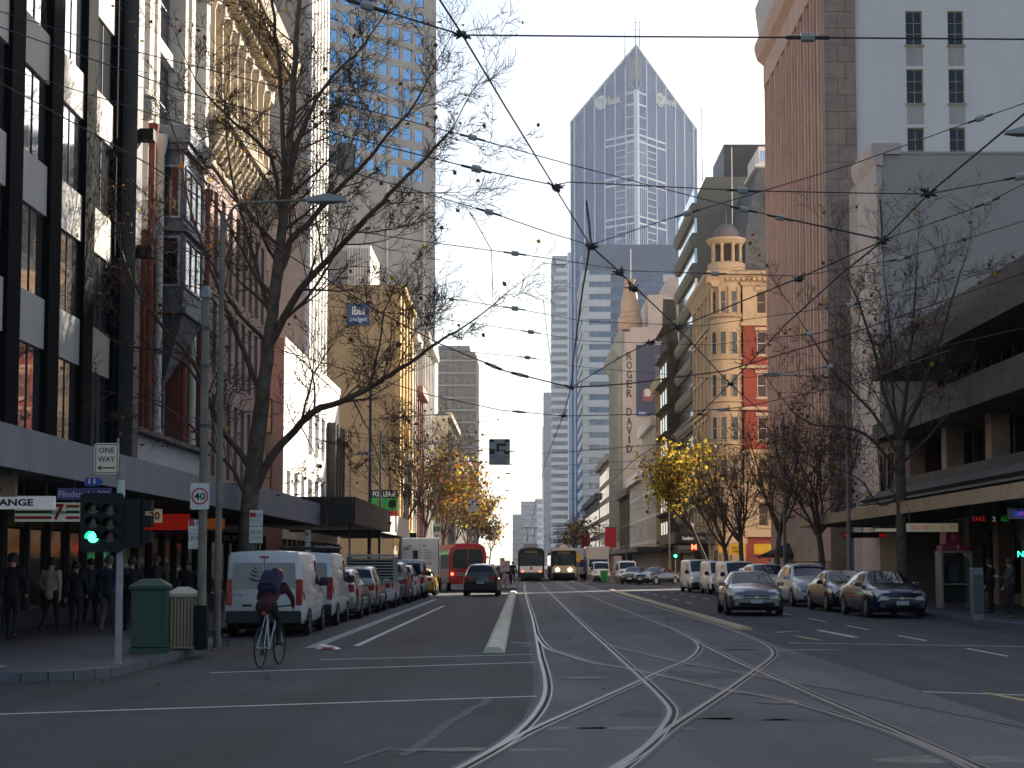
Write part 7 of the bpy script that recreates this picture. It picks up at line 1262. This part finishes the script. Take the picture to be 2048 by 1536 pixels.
# ================================================================== PEOPLE
def cap_mesh(segs):
    b = MB()
    for (p, r0, q, r1, mi) in segs:
        p, q = Vector(p), Vector(q); d = (q - p); L = d.length; d = d.normalized() if L > 1e-6 else Vector((0, 0, 1)); k = 5; pts = []; rad = []
        for i in range(k): a = math.pi / 2 * (1 - i / k); pts.append(p - d * r0 * math.sin(a)); rad.append(max(r0 * math.cos(a), .002))
        for i in range(k): a = math.pi / 2 * i / (k - 1); pts.append(q + d * r1 * math.sin(a)); rad.append(max(r1 * math.cos(a), .002))
        b.tube(pts, rad, 12)
    return b
PEND = []
def person(lab, x, y, rz, pose, mats_, h=1.74, group='people walking on the pavement', z=.14, hair=(.02, .015, .012), name='person'):
    """pose: dict of joints in metres for a 1.74 m figure facing +Y; mats_: 0 skin 1 top 2 trousers 3 shoes"""
    J = dict(pel=(0, 0, .93), ch=(0, .01, 1.28), nk=(0, .0, 1.47), hd=(0, .02, 1.60), hipL=(-.09, 0, .91), hipR=(.09, 0, .91), knL=(-.1, .12, .5), knR=(.1, -.03, .5), anL=(-.1, .17, .09), anR=(.1, -.26, .15), shL=(-.19, -.01, 1.41), shR=(.19, -.01, 1.41), elL=(-.25, -.1, 1.13), elR=(.25, .05, 1.13), wrL=(-.24, -.06, .88), wrR=(.23, .22, .95)); J.update(pose); J = {k: Vector(v) for k, v in J.items()}
    S = [(J['pel'], .145, J['ch'], .15, 1), (J['hipL'] + Vector((.02, 0, .03)), .115, J['hipR'] + Vector((-.02, 0, .03)), .115, 2), (J['shL'] + Vector((.06, 0, -.06)), .10, J['shR'] + Vector((-.06, 0, -.06)), .10, 1), (J['ch'] + Vector((0, .02, 0)), .13, J['ch'] + Vector((0, .0, .1)), .11, 1), (J['nk'], .058, J['hd'], .055, 0), (J['hd'] + Vector((0, .01, -.045)), .068, J['hd'] + Vector((0, 0, .055)), .09, 0), (J['hd'] + Vector((0, .09, -.02)), .014, J['hd'] + Vector((0, .1, -.04)), .016, 0)]
    for s in 'LR':
        sg = -1 if s == 'L' else 1
        S += [(J['hip' + s], .093, J['kn' + s], .062, 2), (J['kn' + s], .06, J['an' + s], .042, 2), (J['an' + s] + Vector((0, -.03, -.03)), .042, J['an' + s] + Vector((sg * .02, .14, -.05)), .036, 3), (J['sh' + s], .064, J['el' + s], .048, 1), (J['el' + s], .046, J['wr' + s], .034, 1), (J['hd'] + Vector((sg * .085, -.005, -.01)), .016, J['hd'] + Vector((sg * .088, -.008, .025)), .016, 0)]
        w = J['wr' + s]; f = (w - J['el' + s]).normalized(); sd_ = f.cross(Vector((sg, 0, 0))); sd_ = sd_.normalized() if sd_.length > .1 else Vector((0, 1, 0)); S.append((w + f * .02, .03, w + f * .075, .033, 0))
        for i, (o, L) in enumerate(((-.028, .065), (-.009, .078), (.01, .074), (.027, .058))): k0 = w + f * .085 + sd_ * o; k1 = k0 + f * L * .5; k2 = k1 + (f * .7 + Vector((-sg * .6, 0, 0))).normalized() * L * .5; S += [(k0, .0115, k1, .0105, 0), (k1, .0105, k2, .009, 0)]
        t0 = w + f * .035 + sd_ * .03; S.append((t0, .014, t0 + (f * .6 + sd_ * .6) * .07, .011, 0))
    o = bpy.data.objects.new('body_tmp', cap_mesh(S).mesh('body_tmp', mats_[0])); COL.objects.link(o); m = o.modifiers.new('r', 'REMESH'); m.mode = 'VOXEL'; m.voxel_size = .017; m2 = o.modifiers.new('s', 'SMOOTH'); m2.factor = .5; m2.iterations = 2
    PEND.append((o, S, lab, x, y, rz, mats_, h, group, z, hair, J, name))
def finish_people():
    dg = bpy.context.evaluated_depsgraph_get(); out = []
    for (o, S, lab, x, y, rz, mats_, h, group, z, hair, J, name) in PEND:
        me = bpy.data.meshes.new_from_object(o.evaluated_get(dg)); me.name = 'body'; me.materials.clear()
        for m in mats_: me.materials.append(m)
        sg = [(Vector(p), r0, Vector(q) - Vector(p), r1, mi) for p, r0, q, r1, mi in S]; sg = [(p, r0, d, max(d.length_squared, 1e-9), r1, mi) for p, r0, d, r1, mi in sg]; idx = []
        for f in me.polygons:
            c = f.center; best = 9; bi = 0
            for p, r0, d, l2, r1, mi in sg:
                v = c - p; t = v.dot(d) / l2; t = 0 if t < 0 else (1 if t > 1 else t); e = (v - d * t).length - (r0 + (r1 - r0) * t)
                if e < best: best = e; bi = mi
            idx.append(bi)
        me.polygons.foreach_set('material_index', idx); smooth(me, 180); bpy.data.objects.remove(o)
        r = thing(name, lab, 'person', (0, 0, 0), group); put(bpy.data.objects.new('body', me), r); hd = J['hd']
        if hair:
            hb = MB(); n = 14; prof = [(.098, -.03), (.104, .0), (.106, .04), (.098, .09), (.075, .13), (.04, .15), (.005, .155)]; hb.lathe(hd + Vector((0, -.016, 0)), prof, n); hb.build('hair', mat('hair_%d' % int(hair[0] * 1000), hair, .6, .2, 30), r, sm=60)
            for sx in (-1, 1): MB().lathe(hd + Vector((sx * .03, .085, .0)), [(.003, -.01), (.011, 0), (.003, .01)], 6).build('eye', black, r)
            MB().box(hd + Vector((-.025, .086, -.066)), hd + Vector((.025, .094, -.056))).build('mouth', mat('lip', (.25, .09, .08), .6, 0), r)
        s = h / 1.74; r.matrix_basis = Matrix.Translation((x, y, z)) @ Matrix.Rotation(rz, 4, 'Z') @ Matrix.Scale(s, 4); out.append(r)
    return out
def cloth(n, c): return mat('cloth_' + n, c, .9, .2, 8)
skin_m = mat('skin', (.42, .25, .18), .6, .08, 6); c_blk = cloth('black', (.012, .012, .014)); c_nvy = cloth('navy', (.015, .018, .035)); c_bei = cloth('beige', (.42, .34, .25)); c_gry = cloth('grey', (.06, .06, .065)); c_mar = cloth('maroon', (.05, .010, .016)); shoe = mat('shoe_dark', (.015, .012, .01), .6, .1, 8); c_wht = cloth('white', (.5, .5, .5)); shoe_b = mat('shoe_tan', (.2, .09, .03), .7, .1, 8)
walkA = {}; walkB = dict(knL=(-.1, -.03, .5), anL=(-.1, -.26, .15), knR=(.1, .12, .5), anR=(.1, .17, .09), elL=(-.25, .05, 1.13), wrL=(-.23, .2, .95), elR=(.25, -.1, 1.13), wrR=(.24, -.07, .88)); stand = dict(knL=(-.1, .02, .5), anL=(-.11, 0, .09), knR=(.1, .02, .5), anR=(.11, -.02, .09), elL=(-.26, -.03, 1.13), wrL=(-.22, .1, .9), elR=(.26, -.03, 1.13), wrR=(.22, .12, .92))
def at_feet(px, py): q = atZ(px, py, .14); return q.x, q.y
for (px, py, rz, pose, tp, tr, lab, hgt, hr) in ((22, 1282, 5, walkA, c_blk, c_blk, 'person in dark clothes walking away at the left edge', 1.78, (.012, .01, .01)), (100, 1270, -8, walkB, c_bei, c_blk, 'person in a beige jumper and black trousers walking away', 1.7, (.012, .01, .01)), (150, 1268, 10, walkA, c_blk, c_nvy, 'person in a black coat right of the beige jumper', 1.62, (.02, .015, .01)), (216, 1272, 0, walkB, c_nvy, c_gry, 'person in a dark coat just left of the signal pole', 1.74, (.06, .05, .045)), (262, 1262, 20, walkA, c_blk, c_blk, 'person in black half hidden behind the green bin', 1.72, (.02, .015, .01)), (312, 1240, 175, stand, c_gry, c_nvy, 'person facing the camera above the green bin', 1.8, (.15, .06, .03)), (374, 1252, 185, walkA, c_blk, c_nvy, 'person in a dark coat facing the camera behind the perforated bin', 1.68, (.015, .01, .01)),
    (1983, 1226, 60, dict(stand, wrR=(.1, .3, 1.05), elR=(.24, .12, 1.1)), c_blk, c_blk, 'person in black beside the phone booth on the right', 1.72, (.012, .01, .01)), (2022, 1236, 90, dict(stand, wrL=(-.1, .36, 1.2), elL=(-.24, .16, 1.15)), c_gry, c_blk, 'person in a grey and white top at the right edge', 1.72, (.012, .01, .01)), (180, 1252, 5, walkB, c_gry, c_blk, 'person in grey farther back near the shopfront', 1.7, (.012, .01, .01))):
    x, y = at_feet(px, py); person(lab, x, y, R(rz), pose, [skin_m, tp, tr, shoe if px < 2000 else shoe_b], hgt, hair=hr)
for (px, Y, x_, lab) in ((1018, 118, None, 'small dark figure standing on the traffic island'), (1026, 124, None, 'second dark figure waiting on the traffic island')): person(lab, (px - VX) / FPX * Y, Y, R(170), stand, [skin_m, c_blk, c_blk, shoe], 1.74, 'people on the traffic island', .16)
# cyclist: crouched forward over the bars, standing on the pedals
qc = atZ(531, 1336); CX, CY = qc.x, qc.y + .45
cyc = dict(pel=(0, -.22, 1.02), ch=(0, .1, 1.26), nk=(0, .24, 1.38), hd=(0, .33, 1.47), hipL=(-.09, -.2, .98), hipR=(.09, -.2, .98), knL=(-.12, .08, .66), anL=(-.12, -.08, .28), knR=(.12, .1, .78), anR=(.12, .06, .42), shL=(-.19, .16, 1.34), shR=(.19, .16, 1.34), elL=(-.29, .28, 1.12), elR=(.29, .28, 1.12), wrL=(-.25, .46, 1.0), wrR=(.25, .46, 1.0))
person('cyclist in a maroon jacket and red helmet riding away beside the white van', CX, CY, R(-9), cyc, [skin_m, c_mar, c_blk, shoe], 1.74, None, 0.0, None, 'person')
made = finish_people(); cyc_o = [o for o in made if 'cyclist' in o['label']][0]; Mc = cyc_o.matrix_basis.copy()
def cpart(nm, b, m, par=cyc_o, sm=50): o = bpy.data.objects.new(nm, b.mesh(nm, m, sm)); o.parent = par; COL.objects.link(o); return o
hl = MB(); hl.lathe((0, .325, 1.49), [(.115, -.02), (.125, .02), (.118, .07), (.09, .115), (.05, .135), (.005, .14)], 16); cpart('helmet', hl, mat('helmet_red', (.55, .02, .02), .35, .05)); hv = MB()
for k in range(5): a = R(-60 + 30 * k); hv.box((-.012 + .07 * math.sin(a), .2, 1.54 + .055 * math.cos(a)), (.012 + .07 * math.sin(a), .42, 1.57 + .06 * math.cos(a)))
cpart('helmet_vents', hv, black, sm=0)
bp_ = bpy.data.objects.new('backpack', None); bp_.empty_display_size = .2; put(bp_, None, Mc); tag(bp_, 'dark blue backpack with maroon edges worn by the cyclist', 'backpack')
M2 = Matrix.Rotation(R(-52), 4, 'X'); pk = MB(); pk.box((-.17, -.1, -.24), (.17, .1, .24)); o = cpart('bag', pk, cloth('pack_blue', (.012, .016, .05)), bp_); o.matrix_basis = Matrix.Translation((0, -.02, 1.40)) @ M2; o.modifiers.new('b', 'BEVEL').width = .06; o.modifiers['b'].segments = 3
pk = MB(); pk.box((-.12, -.135, -.2), (.12, -.101, .02)); o = cpart('front_pocket', pk, cloth('pack_navy', (.01, .012, .03)), bp_); o.matrix_basis = Matrix.Translation((0, -.02, 1.40)) @ M2
for sx in (-1, 1): o = cpart('strap', MB().box((sx * .11 - .02, .1, -.2), (sx * .11 + .02, .13, .24)), c_mar, bp_); o.matrix_basis = Matrix.Translation((0, -.02, 1.40)) @ M2
bk = bpy.data.objects.new('bicycle', None); put(bk, None, Matrix.Translation((CX, CY, 0)) @ Matrix.Rotation(R(-9), 4, 'Z')); tag(bk, 'dark road bicycle under the cyclist in red helmet', 'bicycle'); frm = mat('frame_white', (.45, .46, .5), .35, .05)
for yy in (-.5, .52):
    t = MB(); n = 28
    for q0, q1, rr_ in ((.335, .335, .014),): t.tube([(0, yy + .322 * math.cos(2 * math.pi * k / n), .336 + .322 * math.sin(2 * math.pi * k / n)) for k in range(n + 1)], .0145, 8)
    wo = cpart('wheel', t, rubber, bk); s_ = MB()
    for k in range(16): s_.tube([(0, yy, .336), (0, yy + .31 * math.cos(math.pi * k / 8), .336 + .31 * math.sin(math.pi * k / 8))], .002, 3)
    cpart('spokes', s_, galv, wo)
f = MB(); ST, BB, HT, RA, FA = (0, -.16, .88), (0, -.06, .29), (0, .36, .84), (0, -.5, .336), (0, .52, .336)
for a, b in ((ST, BB), (ST, HT), (BB, HT)): f.tube([a, b], .017, 8)
for sx in (-.06, .06): f.tube([(sx * .4, BB[1], BB[2]), (sx, RA[1], RA[2])], .01, 6); f.tube([(sx * .3, ST[1], ST[2]), (sx, RA[1], RA[2])], .008, 6); f.tube([(sx * .5, HT[1], HT[2] - .04), (sx, FA[1], FA[2])], .011, 6)
cpart('frame', f, frm, bk); cpart('seat_post', MB().tube([ST, (0, -.185, .93)], .014, 8), galv, bk); cpart('saddle', MB().box((-.07, -.33, .93), (.07, -.05, .975)), red_s, bk).modifiers.new('b', 'BEVEL').width = .03
cpart('handlebar', MB().tube([(-.25, .5, .99), (-.2, .46, 1.0), (0, .4, .98), (.2, .46, 1.0), (.25, .5, .99)], .013, 8).tube([HT, (0, .4, .98)], .014, 8), plastic, bk); cpart('crank', MB().tube([(-.09, -.08, .2), (-.09, -.06, .29), (.09, -.06, .29), (.09, .06, .36)], .011, 6).box((-.16, -.12, .18), (-.08, -.02, .205)).box((.08, .02, .345), (.16, .12, .37)), plastic, bk); cpart('rear_reflector', MB().box((-.03, -.36, .86), (.03, -.34, .92)), lamp_r, bk)
# ================================================================== air
hm = bpy.data.materials.new('haze_air'); hm.use_nodes = True; t = hm.node_tree
for n_ in list(t.nodes):
    if n_.type != 'OUTPUT_MATERIAL': t.nodes.remove(n_)
pv = t.nodes.new('ShaderNodeVolumePrincipled'); pv.inputs['Color'].default_value = (.90, .94, 1, 1); pv.inputs['Density'].default_value = HAZE_D; pv.inputs['Anisotropy'].default_value = .55
t.links.new(pv.outputs[0], [n_ for n_ in t.nodes if n_.type == 'OUTPUT_MATERIAL'][0].inputs['Volume'])
hz_o = MB().box((-4200, -260, -1.1), (4200, 7700, 262)).build('haze', hm); tag(hz_o, kind='stuff')
